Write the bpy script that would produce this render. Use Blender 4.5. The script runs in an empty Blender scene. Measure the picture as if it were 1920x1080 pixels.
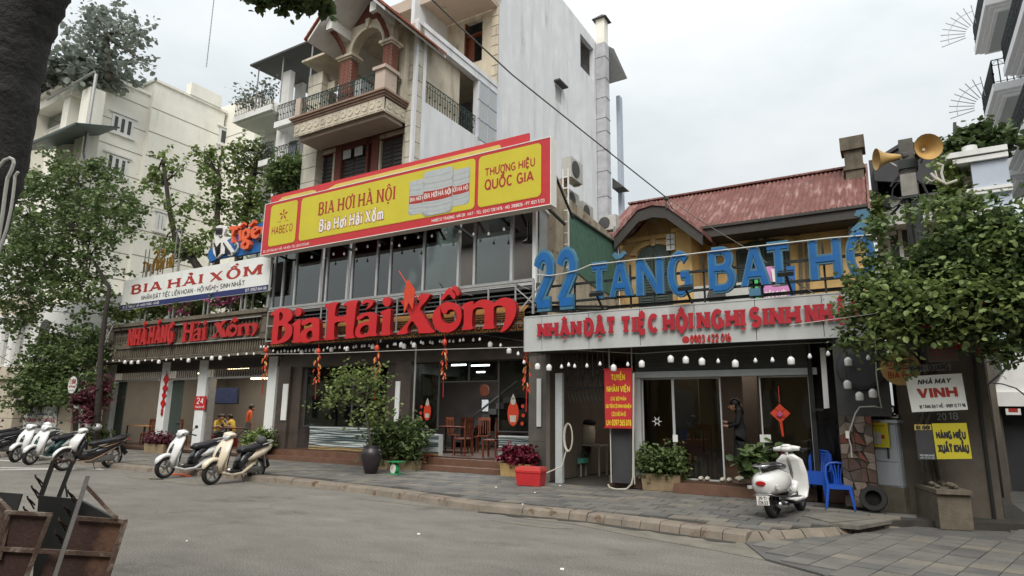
import bpy, math, random, unicodedata
from mathutils import Vector, Matrix
from mathutils.geometry import tessellate_polygon
rnd = random.Random(7)
S = bpy.context.scene
COL = S.collection
R = math.radians
FPX, PITCH, ROLL, YAW, CH = 1190., R(11.4), R(-0.75), R(31.1), 1.55
fw = Vector((-math.sin(YAW)*math.cos(PITCH), math.cos(YAW)*math.cos(PITCH), math.sin(PITCH)))
_r0 = Vector((math.cos(YAW), math.sin(YAW), 0)); _u0 = _r0.cross(fw)
rt = _r0*math.cos(ROLL) - _u0*math.sin(ROLL); up = _r0*math.sin(ROLL) + _u0*math.cos(ROLL)
cam = bpy.data.cameras.new('camera'); camo = bpy.data.objects.new('camera', cam); COL.objects.link(camo)
camo.matrix_world = Matrix(((rt.x, up.x, -fw.x, 0), (rt.y, up.y, -fw.y, 0), (rt.z, up.z, -fw.z, CH), (0, 0, 0, 1)))
cam.sensor_width = 36; cam.lens = FPX/1920*36; cam.clip_start = .05; cam.clip_end = 2000
S.camera = camo
W = bpy.data.worlds.new('World'); S.world = W; W.use_nodes = True
wn, wl = W.node_tree.nodes, W.node_tree.links; wn.clear()
SUN_EL, SUN_AZ = R(48), R(155)
sky = wn.new('ShaderNodeTexSky'); sky.sky_type = 'NISHITA'; sky.sun_disc = False
sky.sun_elevation = SUN_EL; sky.sun_rotation = SUN_AZ; sky.dust_density = 4; sky.air_density = 1.2
tc = wn.new('ShaderNodeTexCoord'); mp = wn.new('ShaderNodeMapping'); mp.inputs['Scale'].default_value = (1, 1, 2.2)
ns = wn.new('ShaderNodeTexNoise'); ns.inputs['Scale'].default_value = 2.2; ns.inputs['Detail'].default_value = 5; ns.inputs['Roughness'].default_value = .55
cr = wn.new('ShaderNodeValToRGB'); cr.color_ramp.elements[0].position = .36; cr.color_ramp.elements[1].position = .66
cr.color_ramp.elements[0].color = (4.7, 5.0, 5.1, 1); cr.color_ramp.elements[1].color = (6.0, 6.15, 6.1, 1)
mx = wn.new('ShaderNodeMix'); mx.data_type = 'RGBA'; mx.inputs[0].default_value = .9
bg = wn.new('ShaderNodeBackground'); bg.inputs['Strength'].default_value = .1; wo = wn.new('ShaderNodeOutputWorld')
wl.new(tc.outputs['Generated'], mp.inputs[0]); wl.new(mp.outputs[0], ns.inputs['Vector']); wl.new(ns.outputs['Fac'], cr.inputs[0])
sxyz = wn.new('ShaderNodeSeparateXYZ'); wl.new(tc.outputs['Generated'], sxyz.inputs[0])
mg = wn.new('ShaderNodeMath'); mg.operation = 'MULTIPLY_ADD'; mg.use_clamp = False; mg.inputs[1].default_value = 1.05; mg.inputs[2].default_value = .55; wl.new(sxyz.outputs[2], mg.inputs[0])
mz = wn.new('ShaderNodeMath'); mz.operation = 'MAXIMUM'; mz.inputs[1].default_value = .3; wl.new(mg.outputs[0], mz.inputs[0])
vs_ = wn.new('ShaderNodeVectorMath'); vs_.operation = 'SCALE'; wl.new(mz.outputs[0], vs_.inputs['Scale']); wl.new(cr.outputs[0], vs_.inputs[0])
wl.new(sky.outputs[0], mx.inputs[6]); wl.new(vs_.outputs[0], mx.inputs[7]); wl.new(mx.outputs[2], bg.inputs[0]); wl.new(bg.outputs[0], wo.inputs[0])
sun = bpy.data.lights.new('sun', 'SUN'); sun.energy = 1.5; sun.angle = R(35); sun.color = (1, .96, .9)
suno = bpy.data.objects.new('sun', sun); COL.objects.link(suno)
_sd = Vector((math.sin(SUN_AZ)*math.cos(SUN_EL), math.cos(SUN_AZ)*math.cos(SUN_EL), math.sin(SUN_EL)))
suno.rotation_euler = _sd.to_track_quat('Z', 'Y').to_euler()
S.view_settings.view_transform = 'Standard'; S.view_settings.look = 'None'; S.view_settings.gamma = 1; S.view_settings.use_curve_mapping = False
S.view_settings.exposure = 0.8
S.render.engine = 'CYCLES'; S.cycles.max_bounces = 8; S.cycles.diffuse_bounces = 4; S.cycles.glossy_bounces = 4
S.cycles.transparent_max_bounces = 16; S.cycles.transmission_bounces = 6; S.cycles.caustics_reflective = False; S.cycles.caustics_refractive = False
S.cycles.use_denoising = True
def ray(px, py): return fw + rt*((px-960)/FPX) + up*((540-py)/FPX)
def P(px, py, Y):
 d = ray(px, py); t = Y/d.y; return Vector((d.x*t, Y, CH+d.z*t))
def PX(px, py, X):
 d = ray(px, py); t = X/d.x; return Vector((X, d.y*t, CH+d.z*t))
def G(px, py, z=.13):
 d = ray(px, py); t = (z-CH)/d.z; return Vector((d.x*t, d.y*t, z))
def rb(x0, y0, x1, y1, Y):
 a = P(x0, y0, Y); b = P(x1, y1, Y); return a.x, b.x, b.z, a.z      # x0,x1,z0,z1
V3 = Vector
class MB:
 def __init__(s): s.v = []; s.f = []; s.m = []; s.c = 0
 def mat(s, i): s.c = i; return s
 def add(s, vs, fs):
  n = len(s.v); s.v += [tuple(v) for v in vs]
  for f in fs: s.f.append([n+i for i in f]); s.m.append(s.c)
  return s
 def box(s, x0, x1, y0, y1, z0, z1):
  if x0 > x1: x0, x1 = x1, x0
  if y0 > y1: y0, y1 = y1, y0
  if z0 > z1: z0, z1 = z1, z0
  return s.add([(x0,y0,z0),(x1,y0,z0),(x1,y1,z0),(x0,y1,z0),(x0,y0,z1),(x1,y0,z1),(x1,y1,z1),(x0,y1,z1)],
              [(3,2,1,0),(4,5,6,7),(0,1,5,4),(1,2,6,5),(2,3,7,6),(3,0,4,7)])
 def ob(s, c, a, b, d):   # centre and three half-axis vectors
  c, a, b, d = V3(c), V3(a), V3(b), V3(d)
  vs = [c-a-b-d, c+a-b-d, c+a+b-d, c-a+b-d, c-a-b+d, c+a-b+d, c+a+b+d, c-a+b+d]
  return s.add(vs, [(3,2,1,0),(4,5,6,7),(0,1,5,4),(1,2,6,5),(2,3,7,6),(3,0,4,7)])
 def bar(s, p, q, w, h=None, upv=(0,0,1)):
  p, q = V3(p), V3(q); d = q-p
  if d.length < 1e-6: return s
  u = V3(upv); a = d.cross(u)
  if a.length < 1e-4: a = d.cross(V3((0,1,0)))
  a.normalize(); b = a.cross(d).normalized(); h = h or w
  return s.ob((p+q)/2, d/2, a*w/2, b*h/2)
 def tube(s, pts, r, n=6, cap=True):
  pts = [V3(p) for p in pts]; k = len(pts); rs = r if isinstance(r, (list, tuple)) else [r]*k
  vs = []; pa = None
  for i, p in enumerate(pts):
   d = (pts[min(i+1,k-1)]-pts[max(i-1,0)]).normalized()
   if pa is None: pa = d.orthogonal().normalized()
   a = (pa-d*pa.dot(d)).normalized(); pa = a; b = d.cross(a)
   for j in range(n):
    t = 2*math.pi*j/n; vs.append(p+(a*math.cos(t)+b*math.sin(t))*rs[i])
  fs = [(i*n+j, i*n+(j+1)%n, (i+1)*n+(j+1)%n, (i+1)*n+j) for i in range(k-1) for j in range(n)]
  if cap: fs += [tuple(range(n-1,-1,-1)), tuple((k-1)*n+j for j in range(n))]
  return s.add(vs, fs)
 def lathe(s, c, prof, n=12, ax=None, ry=1.):  # prof: (r, h) along axis
  c = V3(c); z = V3(ax).normalized() if ax else V3((0,0,1)); a = z.orthogonal().normalized() if ax else V3((1,0,0)); b = z.cross(a)
  vs = [c+z*h+(a*math.cos(2*math.pi*j/n)+b*math.sin(2*math.pi*j/n)*ry)*r for r, h in prof for j in range(n)]
  k = len(prof)
  fs = [(i*n+j, i*n+(j+1)%n, (i+1)*n+(j+1)%n, (i+1)*n+j) for i in range(k-1) for j in range(n)]
  fs += [tuple(range(n-1,-1,-1)), tuple((k-1)*n+j for j in range(n))]
  return s.add(vs, fs)
 def ell(s, c, r, n=10, k=6):
  c = V3(c); rx, ry, rz = r if isinstance(r, (tuple, list)) else (r, r, r); vs = []; fs = []
  for i in range(1, k):
   t = math.pi*i/k
   for j in range(n):
    p = 2*math.pi*j/n; vs.append(c+V3((rx*math.sin(t)*math.cos(p), ry*math.sin(t)*math.sin(p), rz*math.cos(t))))
  vs += [c+V3((0,0,rz)), c-V3((0,0,rz))]; T, B = len(vs)-2, len(vs)-1
  for i in range(k-2):
   for j in range(n): fs.append((i*n+j, (i+1)*n+j, (i+1)*n+(j+1)%n, i*n+(j+1)%n))
  for j in range(n): fs.append((T, j, (j+1)%n)); fs.append((B, (k-2)*n+(j+1)%n, (k-2)*n+j))
  return s.add(vs, fs)
 def quad(s, *p): return s.add(p, [tuple(range(len(p)))])
 def loops(s, lps, ext):   # list of 3D loops (first outer, others holes), extruded by vector ext (front = lps)
  ext = V3(ext); flat = [V3(p) for l in lps for p in l]; n = len(flat)
  tri = tessellate_polygon([[V3(p) for p in l] for l in lps])
  fs = [t for t in tri] + [(t[2]+n, t[1]+n, t[0]+n) for t in tri]; o = 0
  for l in lps:
   k = len(l)
   for i in range(k): a, b = o+i, o+(i+1)%k; fs.append((a, b, b+n, a+n))
   o += k
  return s.add(flat+[p+ext for p in flat], fs)
 def prism(s, pts, ext): return s.loops([pts], ext)
WLOC = {}
def pieces(mb):
 n = len(mb.v); pa = list(range(n))
 def find(i):
  while pa[i] != i: pa[i] = pa[pa[i]]; i = pa[i]
  return i
 for f in mb.f:
  r = find(f[0])
  for j in f[1:]: pa[find(j)] = r
 isl = {}
 for i in range(n): isl.setdefault(find(i), []).append(i)
 if len(isl) < 2 or len(isl) > 260: return None
 ks = list(isl); bx = []
 for k in ks: vs = [mb.v[i] for i in isl[k]]; bx.append(([min(v[a] for v in vs) for a in range(3)], [max(v[a] for v in vs) for a in range(3)]))
 sz = [max(h-l for l, h in zip(*b)) for b in bx]; q = list(range(len(ks)))
 def f2(i):
  while q[i] != i: i = q[i]
  return i
 for i in range(len(ks)):
  for j in range(i):
   g = math.sqrt(sum(max(0, bx[i][0][a]-bx[j][1][a], bx[j][0][a]-bx[i][1][a])**2 for a in range(3)))
   if g <= max(.02, .5*max(sz[i], sz[j])): q[f2(i)] = f2(j)
 gr = {}
 for i, k in enumerate(ks):
  for v in isl[k]: gr[v] = f2(i)
 ids = sorted(set(gr.values()))
 if len(ids) < 2: return None
 out = []
 for g in ids:
  m = MB(); mp_ = {}
  for f, mi in zip(mb.f, mb.m):
   if gr[f[0]] != g: continue
   for i in f:
    if i not in mp_: mp_[i] = len(m.v); m.v.append(mb.v[i])
   m.f.append([mp_[i] for i in f]); m.m.append(mi)
  out.append(m)
 return sorted(out, key=lambda m: -len(m.v))
NOSPLIT = ('foliage', 'crown', 'light_sprays', 'facial_features', 'blossom', 'flowers', 'litter')
def build(name, mb, mats, parent=None, kind=None, smooth=False, loc=None, label=None):
 ps = pieces(mb) if kind is None and parent is not None and name not in NOSPLIT else None
 if ps:
  os_ = [build1(name, p, mats, parent, kind, smooth, loc, label) for p in ps]; return os_[0]
 return build1(name, mb, mats, parent, kind, smooth, loc, label)
def build1(name, mb, mats, parent=None, kind=None, smooth=False, loc=None, label=None):
 me = bpy.data.meshes.new(name)
 o0 = WLOC.get(parent.name, V3((0,0,0))) if parent else (V3(loc) if loc is not None else V3((0,0,0)))
 me.from_pydata([(v[0]-o0.x, v[1]-o0.y, v[2]-o0.z) for v in mb.v], [], mb.f)
 for m in (mats if isinstance(mats, (list, tuple)) else [mats]): me.materials.append(m)
 if any(mb.m): me.polygons.foreach_set('material_index', mb.m)
 if smooth: me.polygons.foreach_set('use_smooth', [True]*len(me.polygons))
 me.update()
 o = bpy.data.objects.new(name, me); COL.objects.link(o)
 if parent: o.parent = parent; WLOC[o.name] = o0
 elif loc is not None: o.location = loc; WLOC[o.name] = o0
 if kind: o['kind'] = kind
 if label: o['label'] = label
 return o
def thing(name, label, cat, loc=(0,0,0), group=None):
 o = bpy.data.objects.new(name, None); COL.objects.link(o); o.location = loc; WLOC[o.name] = V3(loc)
 o.empty_display_size = .1; o['label'] = label; o['category'] = cat
 if group: o['group'] = group
 return o
def solo(name, mb, mats, label, cat, group=None, smooth=False, kind=None):
 xs = [v[0] for v in mb.v]; ys = [v[1] for v in mb.v]; zs = [v[2] for v in mb.v]
 o = build(name, mb, mats, loc=((min(xs)+max(xs))/2, (min(ys)+max(ys))/2, min(zs)), smooth=smooth, kind=kind)
 o['label'] = label; o['category'] = cat
 if group: o['group'] = group
 return o
def struct(name, mb, mats, smooth=False, kind='structure'): return build(name, mb, mats, kind=kind, smooth=smooth)
def kids(o, acc={}):
 return [c for c in bpy.data.objects if c.parent == o]
def copyt(root, loc, rz=0., label=None, group=None, scale=None, swap=None):
 def cp(o, par):
  c = o.copy(); COL.objects.link(c)
  if par: c.parent = par
  if swap and c.type == 'MESH':
   for i, sl in enumerate(o.material_slots):
    if sl.material and sl.material.name in swap:
     c.material_slots[i].link = 'OBJECT'; c.material_slots[i].material = swap[sl.material.name]
  for k in kids(o): cp(k, c)
  return c
 r = cp(root, None); r.location = loc; r.rotation_euler = (0, 0, rz)
 if scale: r.scale = (scale,)*3
 if label: r['label'] = label
 if group: r['group'] = group
 return r
def inst(src, loc, parent=None, rz=0., name=None, scale=None):   # same mesh, new object
 o = bpy.data.objects.new(name or src.name.split('.')[0], src.data); COL.objects.link(o); o.location = loc; o.rotation_euler = (0, 0, rz)
 if scale: o.scale = scale
 if parent: o.parent = parent
 return o
def c3(c, k=1.): return (c[0]*k, c[1]*k, c[2]*k, 1)
_M = {}
def mat(name, col, rough=.75, var=.18, sc=6., bump=.15, metal=0., streak=0., scol=(.06,.055,.05), fine=60., emit=0., coat=0., rust=0., rcol=(.12,.045,.02), rsc=3., spec=.4, ssc=2.6, sy=1.):
 m = bpy.data.materials.new(name); m.use_nodes = True; nt = m.node_tree; N, L = nt.nodes, nt.links
 b = N['Principled BSDF']; b.inputs['Roughness'].default_value = rough; b.inputs['Metallic'].default_value = metal
 b.inputs['Specular IOR Level'].default_value = spec
 if coat: b.inputs['Coat Weight'].default_value = coat; b.inputs['Coat Roughness'].default_value = .08
 if emit: b.inputs['Emission Color'].default_value = c3(col); b.inputs['Emission Strength'].default_value = emit
 g = N.new('ShaderNodeNewGeometry')
 def noise(scale, detail=4, z=1., y=1.):
  mpn = N.new('ShaderNodeMapping'); mpn.inputs['Scale'].default_value = (1, y, z); L.new(g.outputs['Position'], mpn.inputs[0])
  n = N.new('ShaderNodeTexNoise'); n.inputs['Scale'].default_value = scale; n.inputs['Detail'].default_value = detail; n.inputs['Roughness'].default_value = .62
  L.new(mpn.outputs[0], n.inputs['Vector']); return n.outputs['Fac']
 def mixc(fac, a, bc):
  x = N.new('ShaderNodeMix'); x.data_type = 'RGBA'
  if hasattr(fac, 'links'): L.new(fac, x.inputs[0])
  else: x.inputs[0].default_value = fac
  for i, q in ((6, a), (7, bc)):
   if hasattr(q, 'links'): L.new(q, x.inputs[i])
   else: x.inputs[i].default_value = q
  return x.outputs[2]
 def ramp(f, a, bb):
  r = N.new('ShaderNodeMapRange'); r.inputs[1].default_value = a; r.inputs[2].default_value = bb; L.new(f, r.inputs[0]); return r.outputs[0]
 c = mixc(ramp(noise(sc), .25, .75), c3(col, 1-var), c3(col, 1+var*.8))
 nf = noise(fine, 3)
 if var: c = mixc(ramp(nf, .3, .7), c, mixc(.35*min(1, var*3), c, c3(col, .55)))
 if streak:
  st = ramp(noise(ssc, 6, .12, sy), .47, .68); st2 = ramp(noise(.9, 3), .35, .7)
  mu = N.new('ShaderNodeMath'); mu.operation = 'MULTIPLY'; L.new(st, mu.inputs[0]); L.new(st2, mu.inputs[1])
  m2 = N.new('ShaderNodeMath'); m2.operation = 'MULTIPLY'; L.new(mu.outputs[0], m2.inputs[0]); m2.inputs[1].default_value = streak
  c = mixc(m2.outputs[0], c, c3(scol))
 if rust:
  ru = ramp(noise(rsc, 8), .62-rust*.25, .66-rust*.15); c = mixc(ru, c, c3(rcol))
 L.new(c, b.inputs['Base Color'])
 if bump:
  bp = N.new('ShaderNodeBump'); bp.inputs['Strength'].default_value = bump; bp.inputs['Distance'].default_value = .02
  L.new(nf, bp.inputs['Height']); L.new(bp.outputs[0], b.inputs['Normal'])
 _M[name] = m; return m
def glass(name, tint=(.35,.4,.38), refl=1., rough=.02):
 m = bpy.data.materials.new(name); m.use_nodes = True; N, L = m.node_tree.nodes, m.node_tree.links; N.clear()
 o = N.new('ShaderNodeOutputMaterial'); t = N.new('ShaderNodeBsdfTransparent'); t.inputs[0].default_value = c3(tint)
 gl = N.new('ShaderNodeBsdfGlossy'); gl.inputs['Roughness'].default_value = rough; gl.inputs['Color'].default_value = (.9,.95,.95,1)
 fr = N.new('ShaderNodeFresnel'); fr.inputs['IOR'].default_value = 1.5; mxs = N.new('ShaderNodeMixShader')
 mu = N.new('ShaderNodeMath'); mu.operation = 'MULTIPLY'; mu.inputs[1].default_value = refl; mu.use_clamp = True
 nz = N.new('ShaderNodeTexNoise'); nz.inputs['Scale'].default_value = 1.1; nz.inputs['Detail'].default_value = 1; bp = N.new('ShaderNodeBump'); bp.inputs['Strength'].default_value = .25; bp.inputs['Distance'].default_value = .02
 g = N.new('ShaderNodeNewGeometry'); L.new(g.outputs['Position'], nz.inputs['Vector']); L.new(nz.outputs['Fac'], bp.inputs['Height']); L.new(bp.outputs[0], gl.inputs['Normal'])
 L.new(fr.outputs[0], mu.inputs[0]); L.new(mu.outputs[0], mxs.inputs[0]); L.new(t.outputs[0], mxs.inputs[1]); L.new(gl.outputs[0], mxs.inputs[2]); L.new(mxs.outputs[0], o.inputs[0]); return m
def leafmat(name, c1, c2, rough=.38, trans=.3):
 m = bpy.data.materials.new(name); m.use_nodes = True; N, L = m.node_tree.nodes, m.node_tree.links; b = N['Principled BSDF']
 b.inputs['Roughness'].default_value = rough; b.inputs['Specular IOR Level'].default_value = .35
 g = N.new('ShaderNodeNewGeometry'); x = N.new('ShaderNodeMix'); x.data_type = 'RGBA'; x.inputs[6].default_value = c3(c1); x.inputs[7].default_value = c3(c2)
 n = N.new('ShaderNodeTexNoise'); n.inputs['Scale'].default_value = 1.6; n.inputs['Detail'].default_value = 5; L.new(g.outputs['Position'], n.inputs['Vector'])
 a = N.new('ShaderNodeMath'); a.operation = 'MULTIPLY_ADD'; a.inputs[1].default_value = .6; L.new(g.outputs['Random Per Island'], a.inputs[0])
 s = N.new('ShaderNodeMath'); s.operation = 'SUBTRACT'; s.inputs[1].default_value = .25; L.new(n.outputs['Fac'], s.inputs[0]); L.new(s.outputs[0], a.inputs[2])
 L.new(a.outputs[0], x.inputs[0]); L.new(x.outputs[2], b.inputs['Base Color'])
 tr = N.new('ShaderNodeBsdfTranslucent'); L.new(x.outputs[2], tr.inputs[0]); ms = N.new('ShaderNodeMixShader'); ms.inputs[0].default_value = trans
 o = [q for q in N if q.type == 'OUTPUT_MATERIAL'][0]; L.new(b.outputs[0], ms.inputs[1]); L.new(tr.outputs[0], ms.inputs[2]); L.new(ms.outputs[0], o.inputs[0]); return m
M = dict(
 asphalt=mat('asphalt', (.17,.165,.15), .92, .22, .8, .9, fine=55, rust=.14, rcol=(.195,.185,.165), rsc=1.8),
 patch=mat('pale_dust', (.2,.185,.15), .95, .35, 3, .4),
 pave=mat('paving_stone', (.16,.152,.138), .82, .3, 2.2, .4), pave2=mat('paving_stone_warm', (.2,.18,.15), .85, .3, 2.5, .4), pave3=mat('paving_stone_dark', (.12,.117,.11), .75, .3, 2.5, .4),
 joint=mat('paving_joint', (.055,.052,.045), .95, .3, 4, .5), kerb=mat('kerb_stone', (.23,.195,.155), .9, .35, 3.5, .5, rust=.12, rcol=(.13,.08,.05)),
 concrete=mat('concrete', (.2,.185,.155), .9, .3, 3, .4, streak=.7), oldconc=mat('old_concrete', (.16,.135,.1), .92, .4, 4, .6, streak=.6, scol=(.03,.035,.02)),
 white=mat('white_plaster', (.74,.74,.72), .8, .08, 3, .12, streak=.35, scol=(.3,.29,.26)), hotelw=mat('hotel_white', (.86,.87,.88), .6, .04, 3, .05, streak=.15, scol=(.4,.4,.4)), whitep=mat('white_paint', (.76,.77,.76), .5, .05, 4, .05),
 villaw=mat('stained_white_wall', (.74,.755,.775), .88, .12, .9, .25, streak=.6, scol=(.26,.265,.27), fine=30, ssc=1.6),
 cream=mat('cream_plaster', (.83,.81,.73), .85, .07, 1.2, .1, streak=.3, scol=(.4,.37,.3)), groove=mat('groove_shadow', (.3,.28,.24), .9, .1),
 beige=mat('beige_plaster', (.58,.52,.41), .8, .12, 2.5, .15, streak=.8, scol=(.1,.09,.075)), beige2=mat('pink_soffit', (.5,.41,.34), .85, .1, 2, .1),
 stoneb=mat('grimy_quoin', (.56,.53,.44), .85, .2, 2.5, .2, streak=1., scol=(.07,.07,.06)),
 gatebeige=mat('gate_beige', (.55,.48,.37), .85, .1, 2, .1, streak=.3, scol=(.2,.17,.12)),
 yellow=mat('ochre_plaster', (.62,.41,.17), .9, .2, 1.6, .3, streak=.5, scol=(.16,.09,.04)), yellowo=mat('ochre_plaster_old', (.58,.38,.16), .9, .35, 2.5, .4, rust=.35, rcol=(.42,.34,.24), streak=.7, scol=(.1,.06,.03)),
 redroof=mat('red_roof_sheet', (.2,.08,.068), .7, .3, 2.5, .2, streak=1.3, scol=(.46,.31,.28), rust=.12, rcol=(.1,.04,.035), rsc=7., ssc=9., sy=.12), rooftile=mat('roof_tile', (.3,.09,.05), .8, .3, 5, .3),
 mould=mat('brown_moulding', (.3,.2,.15), .8, .2, 4, .2, streak=.4), brick=mat('red_brick', (.24,.085,.06), .85, .3, 14, .3), mortar=mat('mortar', (.35,.29,.24), .9, .1), terra=mat('old_brick_wall', (.16,.055,.04), .85, .25, 12, .3),
 shutter=mat('dark_shutter', (.05,.045,.04), .6, .2, 5, .2), greensh=mat('green_shutter', (.045,.06,.05), .6, .2, 5, .2), wood=mat('red_wood', (.15,.042,.02), .45, .3, 8, .1), woodl=mat('table_wood', (.45,.24,.1), .5, .2, 8, .1),
 iron=mat('black_iron', (.025,.03,.03), .5, .2, 8, .1, metal=.3), greeniron=mat('green_iron', (.035,.06,.05), .5, .2, 8, .1), steel=mat('grey_steel', (.38,.38,.37), .45, .15, 6, .05, metal=.4), alu=mat('aluminium', (.55,.56,.56), .4, .1, 5, .03, metal=.3),
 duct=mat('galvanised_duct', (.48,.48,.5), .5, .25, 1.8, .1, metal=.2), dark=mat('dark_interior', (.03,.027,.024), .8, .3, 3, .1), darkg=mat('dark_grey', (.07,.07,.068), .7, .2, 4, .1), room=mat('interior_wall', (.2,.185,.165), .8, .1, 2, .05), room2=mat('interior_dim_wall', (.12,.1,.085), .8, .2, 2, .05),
 floor=mat('interior_floor', (.09,.055,.04), .35, .2, 3, .05), granite=mat('brown_granite', (.085,.066,.056), .4, .35, 3, .1, streak=.5), graniteg=mat('grey_granite', (.15,.135,.12), .55, .3, 3, .15, streak=.5), step=mat('red_brown_step', (.16,.085,.055), .6, .3, 3, .15),
 tilew=mat('white_wave_tile', (.58,.63,.62), .3, .12, 4, .03), tileb=mat('dark_wave_tile', (.05,.08,.09), .3, .3, 5, .03), tiley=mat('ochre_tile', (.45,.31,.13), .5, .3, 4, .05),
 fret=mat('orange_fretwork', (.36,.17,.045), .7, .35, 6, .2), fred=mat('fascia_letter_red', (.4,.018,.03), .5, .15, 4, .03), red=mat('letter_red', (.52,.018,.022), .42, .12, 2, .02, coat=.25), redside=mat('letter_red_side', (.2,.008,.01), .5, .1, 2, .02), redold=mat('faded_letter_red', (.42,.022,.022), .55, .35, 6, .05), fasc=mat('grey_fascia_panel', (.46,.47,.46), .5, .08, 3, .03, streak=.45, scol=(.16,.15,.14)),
 blue=mat('letter_blue', (.008,.11,.34), .45, .2, 4, .03), blue2=mat('letter_blue_rim', (.06,.17,.26), .5, .2, 4, .03), bred=mat('board_red', (.5,.03,.035), .5, .1, 3, .02), byel=mat('board_yellow', (.56,.48,.03), .5, .08, 1.5, .02, streak=.2, scol=(.42,.35,.03)), byelo=mat('board_yellow_old', (.55,.42,.1), .6, .12, 2, .03, streak=.5, scol=(.3,.22,.08)),
 pr=mat('print_red', (.36,.03,.02), .5, .05), pw=mat('print_white', (.75,.72,.68), .5, .05), pk=mat('print_black', (.025,.025,.03), .5, .05), pnavy=mat('print_navy', (.02,.03,.12), .5, .1), py=mat('print_yellow', (.68,.5,.03), .5, .05), pgrey=mat('print_grey', (.42,.45,.45), .5, .1), psign=mat('sign_white', (.74,.75,.72), .55, .06, 2, .03, streak=.35, scol=(.35,.34,.3)), ppink=mat('print_pink', (.6,.25,.5), .5, .1), pgreen=mat('print_green', (.05,.5,.12), .5, .1), porange=mat('print_orange', (.75,.13,.045), .5, .15),
 gold=mat('gold_letter', (.38,.22,.05), .4, .2, 5, .05, metal=.5), tblue=mat('sign_blue', (.015,.12,.36), .45, .15, 3, .03),
 bark=mat('bark', (.045,.037,.03), .95, .4, 9, 1.), barkd=mat('dark_bark', (.045,.044,.042), .95, .6, 5, 1., fine=22), barkg=mat('grey_bark', (.11,.1,.08), .95, .4, 9, .8),
 leaf=leafmat('leaf_dark', (.03,.055,.02), (.14,.2,.075), .38, .35), leafl=leafmat('leaf_light', (.08,.13,.035), (.26,.33,.11)), leafm=leafmat('leaf_mid', (.04,.07,.025), (.2,.27,.1), .4, .35), leafr=leafmat('leaf_red', (.07,.01,.02), (.28,.03,.06)), leafp=leafmat('leaf_purple', (.05,.015,.02), (.18,.05,.07)), leafg=leafmat('leaf_far_hazed', (.17,.2,.18), (.3,.34,.29)), petal=leafmat('pink_petal', (.5,.06,.25), (.7,.2,.4)),  # leafg: grey green, paled in the colour to imitate distance haze
 rubber=mat('tyre_rubber', (.018,.018,.018), .8, .2, 20, .2), plast=mat('black_plastic', (.018,.019,.019), .45, .15, 6, .05), seat=mat('seat_vinyl', (.022,.022,.026), .38, .1, 6, .1), swhite=mat('scooter_white', (.72,.72,.7), .22, .04, 3, 0, coat=.8), scream=mat('scooter_cream', (.7,.6,.46), .25, .05, 3, 0, coat=.8), sgreen=mat('scooter_green', (.01,.06,.06), .25, .05, 3, 0, coat=.8), schamp=mat('scooter_champagne', (.35,.22,.14), .3, .1, 3, 0, coat=.6, metal=.3), sdark=mat('scooter_black', (.02,.02,.022), .25, .05, 3, 0, coat=.6), chrome=mat('chrome', (.6,.6,.6), .18, .05, 3, 0, metal=1.), lampred=mat('tail_lamp_red', (.4,.005,.01), .2, .05, 3, 0, coat=.8), lampc=mat('headlamp_glass', (.5,.52,.53), .12, .05, 3, 0, coat=.8), silver=mat('engine_silver', (.3,.3,.3), .4, .2, 5, .1, metal=.6),
 chair=mat('chair_blue', (.022,.1,.5), .35, .08, 4, .02), cooler=mat('cooler_red', (.5,.03,.035), .4, .08, 4, .03), coolerl=mat('cooler_lid', (.56,.07,.06), .4, .15, 4, .03), pot=mat('glazed_pot', (.035,.028,.03), .32, .3, 5, .05), planter=mat('planter_stone', (.33,.25,.15), .85, .3, 5, .4), crate=mat('crate_green', (.07,.3,.24), .45, .1, 4, .03), stool=mat('stool_red', (.2,.025,.025), .5, .1, 4, .03), green=mat('scale_green', (.03,.28,.1), .4, .1, 4, .03), pipe=mat('pvc_pipe', (.5,.47,.4), .5, .1, 4, .03),
 rusty=mat('rusty_steel', (.045,.022,.017), .8, .35, 3, .3, rust=.3, rcol=(.1,.05,.03)), rustf=mat('rusty_frame', (.1,.062,.045), .85, .35, 9, .5, rust=.35, rcol=(.2,.165,.13), rsc=9), rustp=mat('grey_pipe', (.17,.16,.15), .6, .3, 5, .2),
 skin=mat('skin', (.38,.2,.13), .55, .08, 8, .02), hair=mat('black_hair', (.012,.01,.009), .5, .2, 30, .2), cblack=mat('black_cloth', (.014,.014,.016), .9, .2, 8, .2), cyell=mat('yellow_cloth', (.5,.36,.06), .85, .1, 8, .1), corange=mat('orange_cloth', (.7,.1,.025), .8, .1, 8, .1), cgrey=mat('grey_cloth', (.12,.12,.13), .85, .1, 8, .1), ccloth=mat('red_check_cloth', (.42,.12,.14), .85, .4, 40, .1), cpole=mat('pole_concrete', (.12,.115,.105), .9, .3, 5, .4, streak=1.), horn=mat('loudspeaker_ochre', (.52,.33,.12), .45, .2, 5, .03, rust=.1), cable=mat('black_cable', (.02,.02,.02), .6, .1), cablew=mat('white_cable', (.5,.5,.46), .6, .1), boxw=mat('grey_box', (.26,.245,.22), .7, .3, 6, .2, streak=1.), cab=mat('cabinet_grey', (.4,.425,.46), .5, .08, 3, .03, streak=.2), cabd=mat('cabinet_dark', (.05,.05,.055), .6, .2, 3, .05),
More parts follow.
